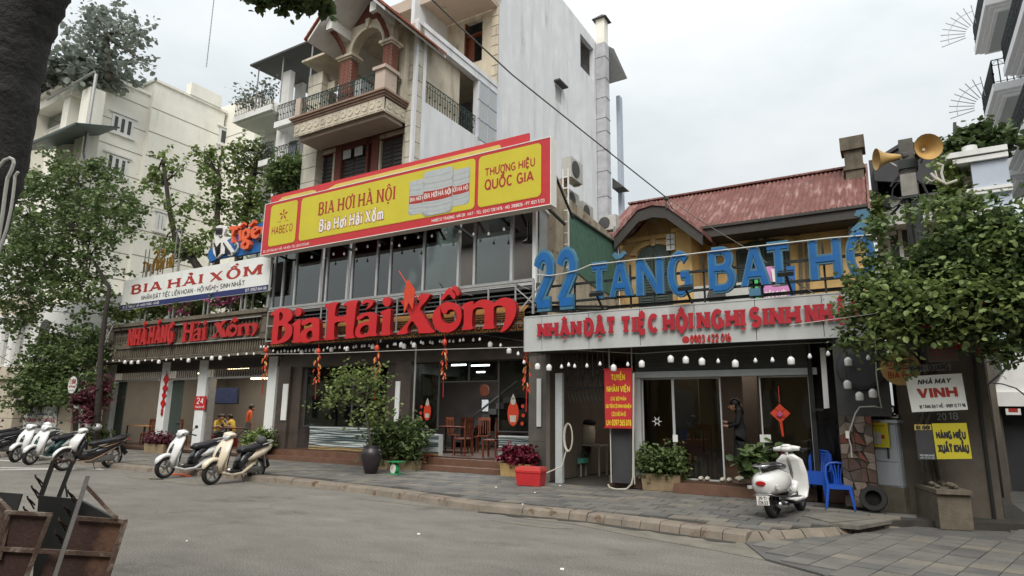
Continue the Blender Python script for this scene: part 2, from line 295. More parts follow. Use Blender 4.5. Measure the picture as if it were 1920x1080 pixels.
 bulb=mat('milky_bulb', (.78,.78,.76), .25, .03, 5, 0, coat=.3), fire=mat('firecracker_red', (.6,.06,.025), .5, .2, 15, .05), firegold=mat('firecracker_gold', (.6,.28,.08), .5, .2, 15, .05), netgr=mat('green_mesh', (.075,.16,.115), .8, .3, 6, .2, streak=.4, scol=(.03,.06,.045)), oldwall=mat('peeling_wall', (.42,.36,.27), .92, .3, 2.5, .4, streak=.9, scol=(.05,.045,.035), rust=.15, rcol=(.2,.14,.09)),
 cloth=mat('stone_cladding', (.1,.06,.045), .8, .35, 6, .3), clad2=mat('stone_cladding_pale', (.2,.16,.13), .8, .3, 6, .3), ceil=mat('soffit_dark', (.07,.065,.06), .8, .2, 3, .1), rshut=mat('roller_shutter', (.075,.08,.072), .55, .2, 3, .05), wallr=mat('alley_wall', (.13,.112,.09), .9, .3, 2.5, .3, streak=.7), tube=mat('lit_tube', (.9,.95,1.), .5, 0, emit=7.), tubew=mat('warm_lit_lamp', (1.,.75,.4), .5, 0, emit=5.), screen=mat('screen_glow', (.02,.025,.05), .3, .9, 9, 0, emit=.5), bluew=mat('pale_blue_wall', (.45,.5,.58), .8, .08, 2, .08, streak=.25, scol=(.25,.27,.28)), ac=mat('aircon_white', (.5,.5,.46), .55, .12, 4, .05, streak=.5),
)
M['glass'] = glass('window_glass', (.42,.45,.43), 2.8); M['glassd'] = glass('shop_glass', (.55,.58,.55), .9)
def asphalt():
 m = bpy.data.materials.new('worn_asphalt'); m.use_nodes = True; nt = m.node_tree; N, L = nt.nodes, nt.links; b = N['Principled BSDF']; b.inputs['Roughness'].default_value = .88; b.inputs['Specular IOR Level'].default_value = .3
 g = N.new('ShaderNodeNewGeometry'); pos = g.outputs['Position']
 def nz(scale, det, lo, hi, a, bb, sc=(1,1,1)):
  mp_ = N.new('ShaderNodeMapping'); mp_.inputs['Scale'].default_value = sc; L.new(pos, mp_.inputs[0]); n = N.new('ShaderNodeTexNoise'); n.inputs['Scale'].default_value = scale; n.inputs['Detail'].default_value = det; n.inputs['Roughness'].default_value = .65; L.new(mp_.outputs[0], n.inputs['Vector'])
  r = N.new('ShaderNodeMapRange'); r.inputs[1].default_value = lo; r.inputs[2].default_value = hi; r.inputs[3].default_value = a; r.inputs[4].default_value = bb; L.new(n.outputs['Fac'], r.inputs[0]); return r.outputs[0], n.outputs['Fac']
 def mul(a, c): x = N.new('ShaderNodeMath'); x.operation = 'MULTIPLY'; L.new(a, x.inputs[0]); L.new(c, x.inputs[1]) ; return x.outputs[0]
 big, _ = nz(.35, 4, .3, .7, .8, 1.2, (.5,1,1)); mid, _ = nz(2.2, 6, .35, .7, .86, 1.14, (.6,1,1)); fine, ff = nz(58, 3, .32, .68, .45, 1.65); stain, _ = nz(.9, 7, .56, .66, 1., .72, (.7,1,1))
 v = N.new('ShaderNodeTexVoronoi'); v.feature = 'DISTANCE_TO_EDGE'; v.inputs['Scale'].default_value = .42; dn = N.new('ShaderNodeTexNoise'); dn.inputs['Scale'].default_value = 1.4; dn.inputs['Detail'].default_value = 6; L.new(pos, dn.inputs['Vector'])
 vm = N.new('ShaderNodeVectorMath'); vm.operation = 'MULTIPLY_ADD'; vm.inputs[1].default_value = (1.1,1.1,0); L.new(dn.outputs['Color'], vm.inputs[0]); L.new(pos, vm.inputs[2]); L.new(vm.outputs[0], v.inputs['Vector'])
 cr_ = N.new('ShaderNodeMapRange'); cr_.inputs[1].default_value = .002; cr_.inputs[2].default_value = .012; cr_.inputs[3].default_value = .72; cr_.inputs[4].default_value = 1.; L.new(v.outputs['Distance'], cr_.inputs[0])
 mk_, _ = nz(.25, 2, .56, .62, 0, 1); mixm = N.new('ShaderNodeMix'); mixm.inputs[2].default_value = 1.; L.new(mk_, mixm.inputs[0]); L.new(cr_.outputs[0], mixm.inputs[3])
 k = mul(mul(mul(big, mid), mul(fine, stain)), mixm.outputs[0]); vs2 = N.new('ShaderNodeVectorMath'); vs2.operation = 'SCALE'; vs2.inputs[0].default_value = (.175,.163,.143); L.new(k, vs2.inputs['Scale']); L.new(vs2.outputs[0], b.inputs['Base Color'])
 bp = N.new('ShaderNodeBump'); bp.inputs['Strength'].default_value = .9; bp.inputs['Distance'].default_value = .012; L.new(ff, bp.inputs['Height']); L.new(bp.outputs[0], b.inputs['Normal']); return m
M['asphalt'] = asphalt()
def arc(cx, cy, rx, ry, a0, a1, n=9): return [(cx+rx*math.cos(R(a0+(a1-a0)*i/n)), cy+ry*math.sin(R(a0+(a1-a0)*i/n))) for i in range(n+1)]
GL = {
'A': (.72, [[(.0,0),(.36,1)],[(.72,0),(.36,1)],[(.13,.3),(.59,.3)]]),
'B': (.6, [[(.0,0),(.0,1)],[(0,1),(.3,1)]+arc(.3,.77,.24,.23,90,-90)+[(0,.54)],[(0,.53),(.33,.53)]+arc(.33,.265,.27,.265,90,-90)+[(0,0)]]),
'C': (.64, [arc(.32,.5,.32,.5,45,315,14)]),
'D': (.64, [[(.0,0),(.0,1)],[(0,1),(.28,1)]+arc(.28,.5,.36,.5,90,-90,12)+[(0,0)]]),
'E': (.52, [[(0,0),(0,1)],[(0,1),(.52,1)],[(0,.52),(.42,.52)],[(0,0),(.52,0)]]),
'G': (.66, [arc(.33,.5,.33,.5,45,300,13)+[(.64,.12),(.64,.45)],[(.36,.45),(.66,.45)]]),
'H': (.66, [[(0,0),(0,1)],[(.66,0),(.66,1)],[(0,.5),(.66,.5)]]),
'I': (.0, [[(0,0),(0,1)]]),
'K': (.6, [[(0,0),(0,1)],[(.02,.4),(.58,1)],[(.6,0),(.2,.58)]]),
'L': (.48, [[(0,0),(0,1)],[(0,0),(.48,0)]]),
'M': (.84, [[(0,0),(0,1)],[(.84,0),(.84,1)],[(0,1),(.42,.1)],[(.84,1),(.42,.1)]]),
'N': (.66, [[(0,0),(0,1)],[(.66,0),(.66,1)],[(0,1),(.66,0)]]),
'O': (.7, [arc(.35,.5,.35,.5,0,360,18)]),
'P': (.56, [[(0,0),(0,1)],[(0,1),(.3,1)]+arc(.3,.74,.26,.26,90,-90)+[(0,.48)]]),
'Q': (.7, [arc(.35,.5,.35,.5,0,360,18),[(.42,.2),(.7,-.05)]]),
'R': (.6, [[(0,0),(0,1)],[(0,1),(.3,1)]+arc(.3,.75,.26,.25,90,-90)+[(0,.5)],[(.3,.5),(.6,0)]]),
'S': (.56, [arc(.28,.74,.26,.26,30,270,9)+arc(.28,.25,.28,.25,80,-150,9)]),
'T': (.66, [[(.33,0),(.33,1)],[(-.04,.95),(.70,.95)]]),
'U': (.62, [[(0,1),(0,.32)]+arc(.31,.31,.31,.31,180,360)+[(.62,1)]]),
'V': (.68, [[(.34,0),(0,1)],[(.34,0),(.68,1)]]),
'W': (.9, [[(.22,0),(0,1)],[(.22,0),(.45,.9)],[(.68,0),(.45,.9)],[(.68,0),(.9,1)]]),
'X': (.66, [[(0,0),(.66,1)],[(.66,0),(0,1)]]), 'Y': (.66, [[(.33,0),(.33,.45)],[(.33,.42),(0,1)],[(.33,.42),(.66,1)]]),
'Z': (.58, [[(0,1),(.58,1)],[(0,0),(.58,1)],[(0,0),(.58,0)]]),
'0': (.5, [arc(.25,.5,.25,.5,0,360,16)]), '1': (.2, [[(.2,0),(.2,1)],[(0,.78),(.2,1)]]),
'2': (.52, [arc(.26,.72,.26,.28,170,-30,9)+[(0,0)],[(0,0),(.52,0)]]),
'3': (.5, [arc(.24,.75,.23,.25,150,-90,8),arc(.24,.26,.26,.26,90,-150,9)]), '4': (.54, [[(.4,0),(.4,1)],[(.0,.27),(.4,1)],[(0,.27),(.54,.27)]]),
'5': (.5, [[(.46,1),(.06,1)],[(.06,1),(.04,.56)],[(.04,.56)]+arc(.23,.31,.27,.31,105,-150,10)]), '6': (.5, [arc(.25,.3,.25,.3,0,360,14),[(.02,.35)]+arc(.33,.62,.31,.38,175,90,6)]),
'7': (.5, [[(0,1),(.5,1)],[(.14,0),(.5,1)]]), '8': (.5, [arc(.25,.75,.21,.25,0,360,14),arc(.25,.26,.25,.26,0,360,14)]), '9': (.5, [arc(.25,.7,.25,.3,0,360,14),[(.49,.66)]+arc(.18,.4,.3,.4,10,-80,7)]),
'-': (.3, [[(0,.45),(.3,.45)]]), '.': (.02, [[(0,0),(0,.1)]]), ':': (.02, [[(0,0),(0,.1)],[(0,.5),(0,.6)]]), '/': (.4, [[(0,0),(.4,1)]]), '*': (.4, [[(.0,.3),(.4,.7)],[(.4,.3),(0,.7)],[(.2,.2),(.2,.8)]]),
'a': (.44, [arc(.2,.22,.2,.22,0,360,12),[(.44,0),(.44,.5)],arc(.22,.5,.22,.18,0,150,6)]), 'i': (.0, [[(0,0),(0,.66)],[(0,.82),(0,.95)]]),
'o': (.46, [arc(.23,.33,.23,.33,0,360,14)]), 'm': (.76, [[(0,0),(0,.66)],arc(.19,.45,.19,.2,180,0,6)+[(.38,0)],arc(.57,.45,.19,.2,180,0,6)+[(.76,0)]]),
'n': (.42, [[(0,0),(0,.66)],arc(.21,.45,.21,.2,180,0,6)+[(.42,0)]]), 'g': (.44, [arc(.22,.36,.21,.28,0,360,12),[(.44,.64),(.44,-.1)]+arc(.22,-.1,.22,.18,0,-160,7)]),
'e': (.44, [[(0,.34),(.44,.34)]+arc(.22,.34,.22,.31,0,320,12)]), 'r': (.28, [[(0,0),(0,.66)],arc(.18,.4,.18,.24,180,60,5)]), 't': (.28, [[(.12,0),(.12,.9)],[(0,.64),(.28,.64)]]),
'h': (.42, [[(0,0),(0,1)],arc(.21,.45,.21,.2,180,0,6)+[(.42,0)]]), 'u': (.42, [[(0,.66),(0,.2)]+arc(.21,.2,.21,.2,180,360,6)+[(.42,.66)]]), 'c': (.4, [arc(.22,.33,.22,.33,50,310,10)]),
'd': (.44, [arc(.22,.3,.21,.3,0,360,12),[(.44,0),(.44,1)]]), 'p': (.44, [[(0,-.25),(0,.66)],arc(.22,.34,.22,.31,0,360,12)]), 'v': (.44, [[(.22,0),(0,.66)],[(.22,0),(.44,.66)]]), 'y': (.44, [[(.22,0),(0,.66)],[(.1,-.28),(.44,.66)]]),
}
def glyph(ch):
 """width and strokes of a character with its Vietnamese marks"""
 bar_ = ch in 'Đđ'
 if ch == 'Đ': ch = 'D'
 if ch == 'đ': ch = 'd'
 d = unicodedata.normalize('NFD', ch); b = d[0]
 if b not in GL: b = b.upper()
 if b not in GL: return .4, []
 w, st = GL[b]; st = [list(s) for s in st]; lo = b.islower(); T = .72 if lo else 1.08; cx = w/2; hi = T
 if bar_: st.append([(-.16,.52),(.22,.52)])
 for mk in d[1:]:
  if mk == '\u0302': st.append([(cx-.19,T+.02),(cx,T+.2),(cx+.19,T+.02)]); hi = T+.22
  elif mk == '\u0306': st.append(arc(cx,T+.17,.17,.13,190,350,6)); hi = T+.22
  elif mk == '\u031b': st.append([(w-.04,T-.16),(w+.12,T-.06),(w+.13,T+.1)])
  elif mk == '\u0300': st.append([(cx-.16+(.28 if hi > T else 0),hi+.2),(cx+.06+(.2 if hi > T else 0),hi+.02)])
  elif mk == '\u0301': st.append([(cx+.16+(.1 if hi > T else 0),hi+.2),(cx-.04+(.14 if hi > T else 0),hi+.02)])
  elif mk == '\u0309': st.append(arc(cx+.02,hi+.15,.09,.08,170,-60,6)+[(cx+.02,hi+.02)])
  elif mk == '\u0303': st.append([(cx-.18,T+.06),(cx-.08,T+.16),(cx+.06,T+.08),(cx+.17,T+.18)])
  elif mk == '\u0323': st.append([(cx,-.26),(cx,-.14)])
 return w, st
def ribbon(pts, t, con, mark=False):
 """thicken a stroke with an elliptical pen -> left and right edges"""
 n = len(pts)
 if n == 2 and abs(pts[1][1]-pts[0][1]) > .3:
  (x0,y0),(x1,y1) = pts; k = t/2*math.hypot(x1-x0, y1-y0)/abs(y1-y0); k = min(k, t*.75)
  if abs(x1-x0) > .1 and x1 > x0 and con < 1: k *= max(con, .55)
  return [(x0-k,y0),(x1-k,y1)], [(x0+k,y0),(x1+k,y1)]
 closed = n > 3 and math.hypot(pts[0][0]-pts[-1][0], pts[0][1]-pts[-1][1]) < 1e-6; Lp, Rp = [], []
 for i in range(n):
  if closed: a = pts[(i-1) % (n-1)]; b = pts[(i+1) % (n-1)]
  else: a = pts[max(i-1,0)]; b = pts[min(i+1,n-1)]
  p = pts[i]
  def un(u, v):
   l = math.hypot(v[0]-u[0], v[1]-u[1]) or 1; return (v[0]-u[0])/l, (v[1]-u[1])/l
  if a == p: d1 = d2 = un(p, b)
  elif b == p: d1 = d2 = un(a, p)
  else: d1 = un(a, p); d2 = un(p, b)
  dx, dy = d1[0]+d2[0], d1[1]+d2[1]; l = math.hypot(dx, dy) or 1; dx /= l; dy /= l
  k = 1/max(.45, math.sqrt(max(0, (1+d1[0]*d2[0]+d1[1]*d2[1])/2)))
  ox, oy = -dy*t/2*k, dx*t/2*con*k
  Lp.append((p[0]+ox, p[1]+oy)); Rp.append((p[0]-ox, p[1]-oy))
 return Lp, Rp
def putglyph(mb, ch, O, U, V, N, h, sx, t, con=1., serif=0., depth=0., ital=0., lay=.0012, grow=0., wst=None):
 O, U, V, N = V3(O), V3(U), V3(V), V3(N); w, st = glyph(ch); k = 0; ws = 1+max(0, (wst or t)-.17)*1.9; w *= ws; st = [[(x*ws, y) for x, y in s] for s in st]
 def q(p, off): return O + U*((p[0]*sx + p[1]*ital)*h) + V*(p[1]*h) + N*off
 def slab(Lp, Rp):
  nonlocal k
  f = depth + k*lay; k += 1; n = len(Lp)
  vs = [q(p, f) for p in Lp] + [q(p, f) for p in Rp]
  fs = [(i, n+i, n+i+1, i+1) for i in range(n-1)]
  if depth:
   vs += [q(p, 0) for p in Lp] + [q(p, 0) for p in Rp]
   for i in range(n-1): fs += [(i, i+1, 2*n+i+1, 2*n+i), (n+i+1, n+i, 3*n+i, 3*n+i+1)]
   fs += [(0, 2*n, 3*n, n), (n-1, 2*n-1, 4*n-1, 3*n-1)]
  mb.add(vs, fs)
 for s in st:
  tt = t*(.8 if (max(p[1] for p in s) > 1.06 and not ch.islower()) else 1)/max(sx, .4)*.5 + t*.5 + grow*2
  Lp, Rp = ribbon(s, tt, (con*sx if False else con), False); slab(Lp, Rp)
  if serif:
   for e, o in ((s[0], s[1]), (s[-1], s[-2])):
    if (abs(e[1]) < .01 or abs(e[1]-(1 if not ch.islower() else .66)) < .01) and abs(e[1]-o[1]) > .12 and abs(e[0]-o[0]) < .8*abs(e[1]-o[1])+.02:
     hh = serif*(.5 if serif < .2 else .6); y0, y1 = (0, hh) if e[1] < .3 else (e[1]-hh, e[1]); x = e[0]; sw = tt/2+serif*.38
     slab([(x-sw, y0-grow), (x-sw, y1+grow)], [(x+sw, y0-grow), (x+sw, y1+grow)])
 return w
def textw(s, gap, t):
 x = 0
 for ch in s: x += (.38 if ch == ' ' else glyph(ch)[0]*(1+max(0, t-.17)*1.9)+t+gap)
 return x-gap-t
def lettering(s, x0, x1, z, h, Y=None, O=None, U=(1,0,0), V=(0,0,1), N=(0,-1,0), t=.17, con=1., serif=0., depth=0., gap=.12, ital=0., grow=0., each=None, mb=None, z1=None):
 """row of letters from x0 to x1 (facade metres) - or from point O, length x1, along U"""
 U, V, N = V3(U).normalized(), V3(V).normalized(), V3(N).normalized()
 if O is None: O = V3((x0, Y, z)); L = x1-x0
 else: O = V3(O); L = x1
 if z1 is not None: U2 = V3((x1-x0, 0, z1-z)); L = U2.length; U = U2/L
 ad = serif*.8
 sx = (L/h)/(textw(s, gap+ad, t)+t); x = t/2
 for ch in s:
  if ch == ' ': x += .38; continue
  m = mb or MB(); putglyph(m, ch, O+U*(x*sx*h), U, V, N, h, sx, t, con, serif, depth, ital, grow=grow)
  if each: each(m)
  x += glyph(ch)[0]*(1+max(0, t-.17)*1.9)+t+gap+ad
m = MB(); m.quad((-400,-400,0), (400,-400,0), (400,400,0), (-400,400,0)); road = struct('road', m, M['asphalt'])
KB = [V3((-70,10.3,0)), V3((-30,10.15,0)), V3((-22,10.1,0)), G(232,881,0), G(515,906,0), G(700,928,0), G(900,960,0), G(1000,969,0), G(1087,977,0), G(1262,1001,0), G(1397,1020,0)]
K2 = [G(1397,1020,0), G(1440,1016,0), G(1560,1009,0), G(1640,996,0), G(1716,990,0)]
def inward(pts, d):
 out = []
 for i, p in enumerate(pts):
  a = pts[max(i-1,0)]; b = pts[min(i+1,len(pts)-1)]; t = (b-a).normalized(); out.append(p+V3((-t.y,t.x,0))*d)
 return out
KI = inward(KB, .32)
PZ = .13
m = MB(); edge = KI + [K2[1]+V3((0,.25,0)), K2[2]+V3((0,.25,0)), K2[3]+V3((0,.1,0)), K2[4]]
poly = [(p.x,p.y,.112) for p in edge] + [(1.6,12.2,.112), (1.6,30,.112), (-70,30,.112)]
m.loops([poly], (0,0,-.15)); pavement = struct('pavement', m, M['joint'])
def along(pts, step):
 """walk a polyline, yield (a, b) pieces of about 'step' metres; step may be a function of x"""
 d = 0; out = []; i = 0; p = pts[0].copy(); k = 1
 while k < len(pts):
  s = step(p.x) if callable(step) else step; q = p.copy(); left = s
  while k < len(pts) and (pts[k]-q).length <= left: left -= (pts[k]-q).length; q = pts[k].copy(); k += 1
  if k < len(pts): q = q + (pts[k]-q).normalized()*left
  out.append((p, q)); p = q
 return out
kerb = None
mk = MB(); m0 = MB(); m0.box(-70,-69.9,10.6,10.7,0,.1)
kerb = struct('kerb', m0, M['kerb'])
for a, b in along([V3((-30,10.15,0))]+KB[2:], lambda x: .8 if x < -4.6 else .3):
 t = (b-a).normalized(); n = V3((-t.y,t.x,0)); a2 = a+t*.006; b2 = b-t*.006; z = PZ-.004+rnd.uniform(-.006,.006); w = .315
 m = MB(); m.add([a2, b2, b2+n*w, a2+n*w, a2+n*.03+V3((0,0,z-.03)), b2+n*.03+V3((0,0,z-.03)), b2+n*w+V3((0,0,z)), a2+n*w+V3((0,0,z)), a2+n*.075+V3((0,0,z)), b2+n*.075+V3((0,0,z))],
  [(0,1,5,4),(4,5,9,8),(8,9,6,7),(0,4,8,7,3),(1,2,6,9,5),(3,7,6,2)]); build('kerb_stone', m, M['kerb'], kerb)
for a, b in along(K2, .34):
 t = (b-a).normalized(); n = V3((-t.y,t.x,0)); z = PZ-.02+rnd.uniform(-.01,.01)
 m = MB(); m.add([a+t*.01, b-t*.01, b-t*.01+n*.3, a+t*.01+n*.3, a+t*.01+n*.1+V3((0,0,z)), b-t*.01+n*.1+V3((0,0,z)), b-t*.01+n*.3+V3((0,0,z)), a+t*.01+n*.3+V3((0,0,z))], [(0,1,5,4),(4,5,6,7),(0,4,7,3),(1,2,6,5)]); build('kerb_stone', m, M['kerb'], kerb)
def kerbY(x, pts=KI):
 for a, b in zip(pts, pts[1:]):
  if a.x <= x <= b.x: return a.y+(b.y-a.y)*(x-a.x)/max(1e-6, b.x-a.x)
 return pts[-1].y if x > pts[-1].x else pts[0].y
def k2Y(x): return kerbY(x, K2)+.28
tilem = []
for k, (mt_, w) in enumerate((('pave',.44), ('pave2',.44), ('pave3',.44))):
 m = MB(); m.box(-.205,.205,-.155,.155,-.05,0); m.v = [(v[0]*(.985 if v[2] == 0 else 1), v[1]*(.98 if v[2] == 0 else 1), v[2]) for v in m.v]
 me = bpy.data.meshes.new('paving_stone'); me.from_pydata(m.v, [], m.f); me.materials.append(M[mt_]); tilem.append(me)
slots = []; row = 0; y = 8.45
while y < 14.2:
 x = -31+(row % 2)*.21
 while x < .6:
  lo = kerbY(x) if x < KI[-1].x else k2Y(x); hi = 13.62 if x < -6.9 else 12.75
  if x > -1.2: hi = 12.0
  if y-.16 > lo and y+.1 < hi+.2: slots.append((math.hypot(x,y), x, y))
  x += .42
 y += .32; row += 1
slots.sort(); far = MB()
for i, (d, x, y) in enumerate(slots):
 k = rnd.choices((0,1,2), (6,2.4,2.6))[0]; z = PZ+rnd.uniform(-.003,.003)
 if i < 300:
  o = bpy.data.objects.new('paving_stone', tilem[k]); COL.objects.link(o); o.location = (x,y,z); o.rotation_euler = (rnd.uniform(-.008,.008), rnd.uniform(-.008,.008), rnd.uniform(-.01,.01)); o.parent = pavement
 else: far.mat(k).box(x-.204,x+.204,y-.154,y+.154,z-.03,z)
build('far_paving_stones', far, [M['pave'],M['pave2'],M['pave3']], pavement, kind='stuff')
AE = [G(960,970,0), G(1072,983,0), G(1210,1010,0), G(1322,1029,0), G(1435,1051,0), G(1540,1080,0), V3((.45,5.6,0)), V3((1.4,4.2,0)), V3((3.2,2.2,0))]
m = MB(); rp = [(p.x,p.y,.022) for p in K2]+[(1.2,11.8,.022),(1.6,22,.022),(9,22,.022),(9,2,.022)]+[(p.x,p.y,.022) for p in reversed(AE[5:])] + [(AE[4].x,AE[4].y,.022)]
m.loops([rp], (0,0,-.05)); ramp = struct('corner_ramp', m, M['pave3'])
m = MB(); m.loops([[(p.x,p.y,.006) for p in AE[:6]]+[(p.x+.0,p.y+.34,.006) for p in (AE[5], AE[4])]+[(p.x,p.y,.006) for p in reversed(K2[:2])]+[(p.x,p.y,.006) for p in reversed(KB[8:10])]], (0,0,-.004)); dust = struct('gutter_dust', m, M['patch'])
for q in (((330,300,899),(),()),): pass
m = MB()
for (px, py, a, b) in ((270,896,.9,.22), (330,903,1.1,.25), (560,912,1.6,.1), (760,944,1.2,.12), (1000,985,.7,.12), (520,1010,.0,.0)):
 g = G(px,py,0)
 if a:
  pts = [(g.x+a*math.cos(2*math.pi*k/14)*rnd.uniform(.7,1.1), g.y+b*math.sin(2*math.pi*k/14)*rnd.uniform(.6,1.1), .005) for k in range(14)]; m.loops([pts], (0,0,-.003))
struct('worn_concrete_patch', m, M['patch'])
mm = []
for nme in ('pave','pave2','pave3'):
 m = MB(); m.box(-.144,.144,-.144,.144,-.02,0); me = bpy.data.meshes.new('ramp_slab'); me.from_pydata(m.v, [], m.f); me.materials.append(M[nme]); mm.append(me)
ca, sa = math.cos(R(-14)), math.sin(R(-14))
def inside(x, y, pg):
 c = False; n = len(pg); j = n-1
 for i in range(n):
  if (pg[i][1] > y) != (pg[j][1] > y) and x < (pg[j][0]-pg[i][0])*(y-pg[i][1])/(pg[j][1]-pg[i][1])+pg[i][0]: c = not c
  j = i
 return c
sl = []
for i in range(-40,40):
 for j in range(-30,60):
  u, v = i*.3, j*.3; x, y = u*ca-v*sa, u*sa+v*ca
  if x > -2.5 and x < 4 and y > 3.5 and y < 15 and all(inside(x+dx, y+dy, rp) for dx, dy in ((-.12,-.12),(.12,-.12),(.12,.12),(-.12,.12))) and not (-.3 < x < 1.2 and y > 10.7): sl.append((math.hypot(x,y), x, y))
sl.sort(); far = MB()
for i, (d, x, y) in enumerate(sl):
 z = .036+rnd.uniform(-.002,.002)
 if i < 290:
  o = bpy.data.objects.new('ramp_slab', mm[rnd.choices((0,1,2),(8,1.2,2))[0]]); COL.objects.link(o); o.location = (x,y,z); o.rotation_euler = (rnd.uniform(-.005,.005),rnd.uniform(-.005,.005),R(-14)); o.parent = ramp
 else: far.ob((x,y,z-.01), (.144*ca,.144*sa,0), (-.144*sa,.144*ca,0), (0,0,.01))
if far.v: build('far_ramp_slabs', far, M['pave'], ramp, kind='stuff')
for a, b, c, d, lb in ((( 1503,966),(1565,960),(1640,972),(1556,979),'left worn concrete drain cover beside the white scooter'), ((1560,982),(1638,973),(1672,975),(1610,986),'right speckled concrete drain cover in front of the grey cabinet')):
 q = [G(p[0],p[1],.142) for p in (a,b,c,d)]; m = MB(); m.loops([q], (0,0,-.05)); solo('drain_cover', m, M['concrete'], lb, 'drain cover', 'concrete drain covers')
m = MB(); rr = random.Random(4)
up_, lo_ = [], []
for a, b in zip(KB[6:], KB[7:]):
 n = 9
 for i in range(n): p = a.lerp(b, i/n); up_.append((p.x,p.y+.01,.009)); lo_.append((p.x,p.y-rr.uniform(.05,.2),.009))
m.loops([up_+lo_[::-1]], (0,0,-.002)); struct('gutter_grime', m, M['joint'])
m = MB()
for (a, b) in (((-5,850+13),(60,866)), ((0,881),(190,879))):
 p, q = G(*a,0), G(*b,0); m.bar((p.x,p.y,.003), (q.x,q.y,.003), .1, .004)
m.bar(G(-300,872,.003), G(195,880,.003), .1, .004)
struct('road_marking', m, M['pw'])
m = MB()
for (px, py) in ((980,946),(1050,911),(1054,1068),(785,1002),(350,1015),(1686,1051),(1003,924),(930,914)):
 g = G(px,py,.14 if py < 960 else .004); s = rnd.uniform(.008,.02); m.ob((g.x,g.y,g.z+.006), (s,s*.4,0), (-s*.3,s*.6,.004), (0,0,.004))
solo('litter', m, M['pw'], 'scraps of white paper and leaves scattered over road and footpath', 'litter', kind='stuff')
# ============================================================ left: one-storey restaurant with parapet and white posts
def X_(px, py, Y): return P(px, py, Y).x
def Z_(px, py, Y): return P(px, py, Y).z
YL = 14.2; XA, XB = X_(196,760,YL), X_(517,760,YL)
rl = thing('restaurant_annexe', 'one storey restaurant with dark baluster parapet and white posts, left of the glass fronted building', 'restaurant', (XA,YL,PZ))
zc = Z_(300,690-12,13.5);
m = MB(); m.box(XA,XB,YL+5.5,YL+5.7,PZ,3.6); build('back_wall', m, M['room'], rl)
m = MB(); m.box(XA-.2,XA,YL,YL+5.7,PZ,3.6); m.box(XB,XB+.12,YL,YL+5.7,PZ,3.6)
build('side_wall', m, M['room'], rl)
m = MB(); m.box(XA,XB,YL-.25,YL+5.5,PZ+.002,PZ+.1); build('floor', m, M['floor'], rl)
m = MB(); m.box(XA-.2,XB+.1,13.5,YL+5.7,3.42,3.6); build('ceiling', m, M['room'], rl)
YP = 13.45; z0, z1 = Z_(205,680,YP), Z_(200,612,YP); xa, xb = X_(203,650,YP), X_(503,620,YP)
m = MB(); m.box(xa,xb,YP+.22,YP+.34,z0,z1-.1)
H_ = z1-z0
m.box(xa-.12,xb,YP-.12,YP+.4,z1-.13,z1); m.box(xa-.06,xb,YP-.05,YP+.34,z1-.24,z1-.13); m.box(xa,xb,YP,YP+.3,z0+H_*.40,z0+H_*.47); m.box(xa-.05,xb,YP-.06,YP+.3,z0+H_*.33,z0+H_*.40); m.box(xa,xb,YP,YP+.3,z0,z0+H_*.1)
for f in (0, .2, .4, .6, .8, .995):
 x = xa+(xb-xa)*f; m.box(x,x+.3 if f < .99 else x-.3,YP-.02,YP+.3,z0+H_*.47,z1-.24)
build('parapet', m, M['oldconc'], rl)
bl = MB(); bl.lathe((0,0,0), [(.045,0),(.06,.03),(.035,.1),(.05,.22),(.065,.3),(.05,.37),(.035,.44),(.05,.5),(.04,.52)], 6)
bm = MB(); x = xa+.4; hb = (z1-.24-(z0+H_*.47))/.52
while x < xb-.3:
 n0 = len(bm.v); bm.v += [(v[0]+x, v[1]+YP+.1, v[2]*hb+z0+H_*.47) for v in bl.v]; bm.f += [[i+n0 for i in f] for f in bl.f]; bm.m += [0]*len(bl.f); x += .19
build('balusters', bm, M['oldconc'], rl, kind='stuff')
bm = MB(); x = xa+.05
while x < xb-.1: bm.box(x,x+.06,YP-.02,YP+.1,z0+H_*.1,z0+H_*.33); x += .125
build('dentils', bm, M['oldconc'], rl, kind='stuff')
m = MB(); m.box(xa,xb,YP+.3,YL+.1,z0-.02,z0+.1); m.box(XA,XB,YL-.02,YL+.15,z0-.35,z0); build('soffit', m, M['ceil'], rl)
zt = z0-.0
for k, (pa, pb) in enumerate(((196,211),(299,313),(369,385),(500,516))):
 x0, x1 = X_(pa,760,YL), X_(pb,760,YL); m = MB(); m.box(x0,x1,YL-.06,YL+.22,PZ,zt); build('post', m, M['whitep'], rl)
zg1, zg0 = Z_(300,676,YL), Z_(300,711,YL)
for pa, pb in ((212,299),(314,369),(386,500)):
 x0, x1 = X_(pa,700,YL), X_(pb,700,YL); m = MB(); m.box(x0,x1,YL,YL+.06,zg0-.05,zg0+.02); m.box(x0,x1,YL,YL+.06,zg1,zg1+.06); n = int((x1-x0)/.13)
 for i in range(n+1): x = x0+(x1-x0)*i/n; m.box(x-.009,x+.009,YL+.02,YL+.04,zg0,zg1)
 build('transom_grille', m, M['steel'], rl)
 m = MB(); m.box(x0,x0+.9,YL+.14,YL+.17,PZ+.1,zg0-.05) if pa != 386 else m.box(x0,x0+.25,YL+.02,YL+.3,PZ+.1,zg0); build('door_leaf', m, M['greensh'] if pa != 386 else M['steel'], rl)
def lamp(px0, px1, py, Y, w=.09, mt_='tube', lb='', e=None, slope=0):
 a, b = P(px0,py,Y), P(px1,py,Y); m = MB(); z = a.z; m.box(a.x,b.x,Y,Y+w,z,z+.045)
 o = solo('strip_light', m, M[mt_], lb, 'strip light', 'lit strip lights inside the restaurants'); return o
lamp(292,306,694,17,.12,'tubew','warm strip light seen through the transom of the leftmost bay'); lamp(370,378,701,17,.12,'tubew','warm strip light seen through the transom beside number 24 post')
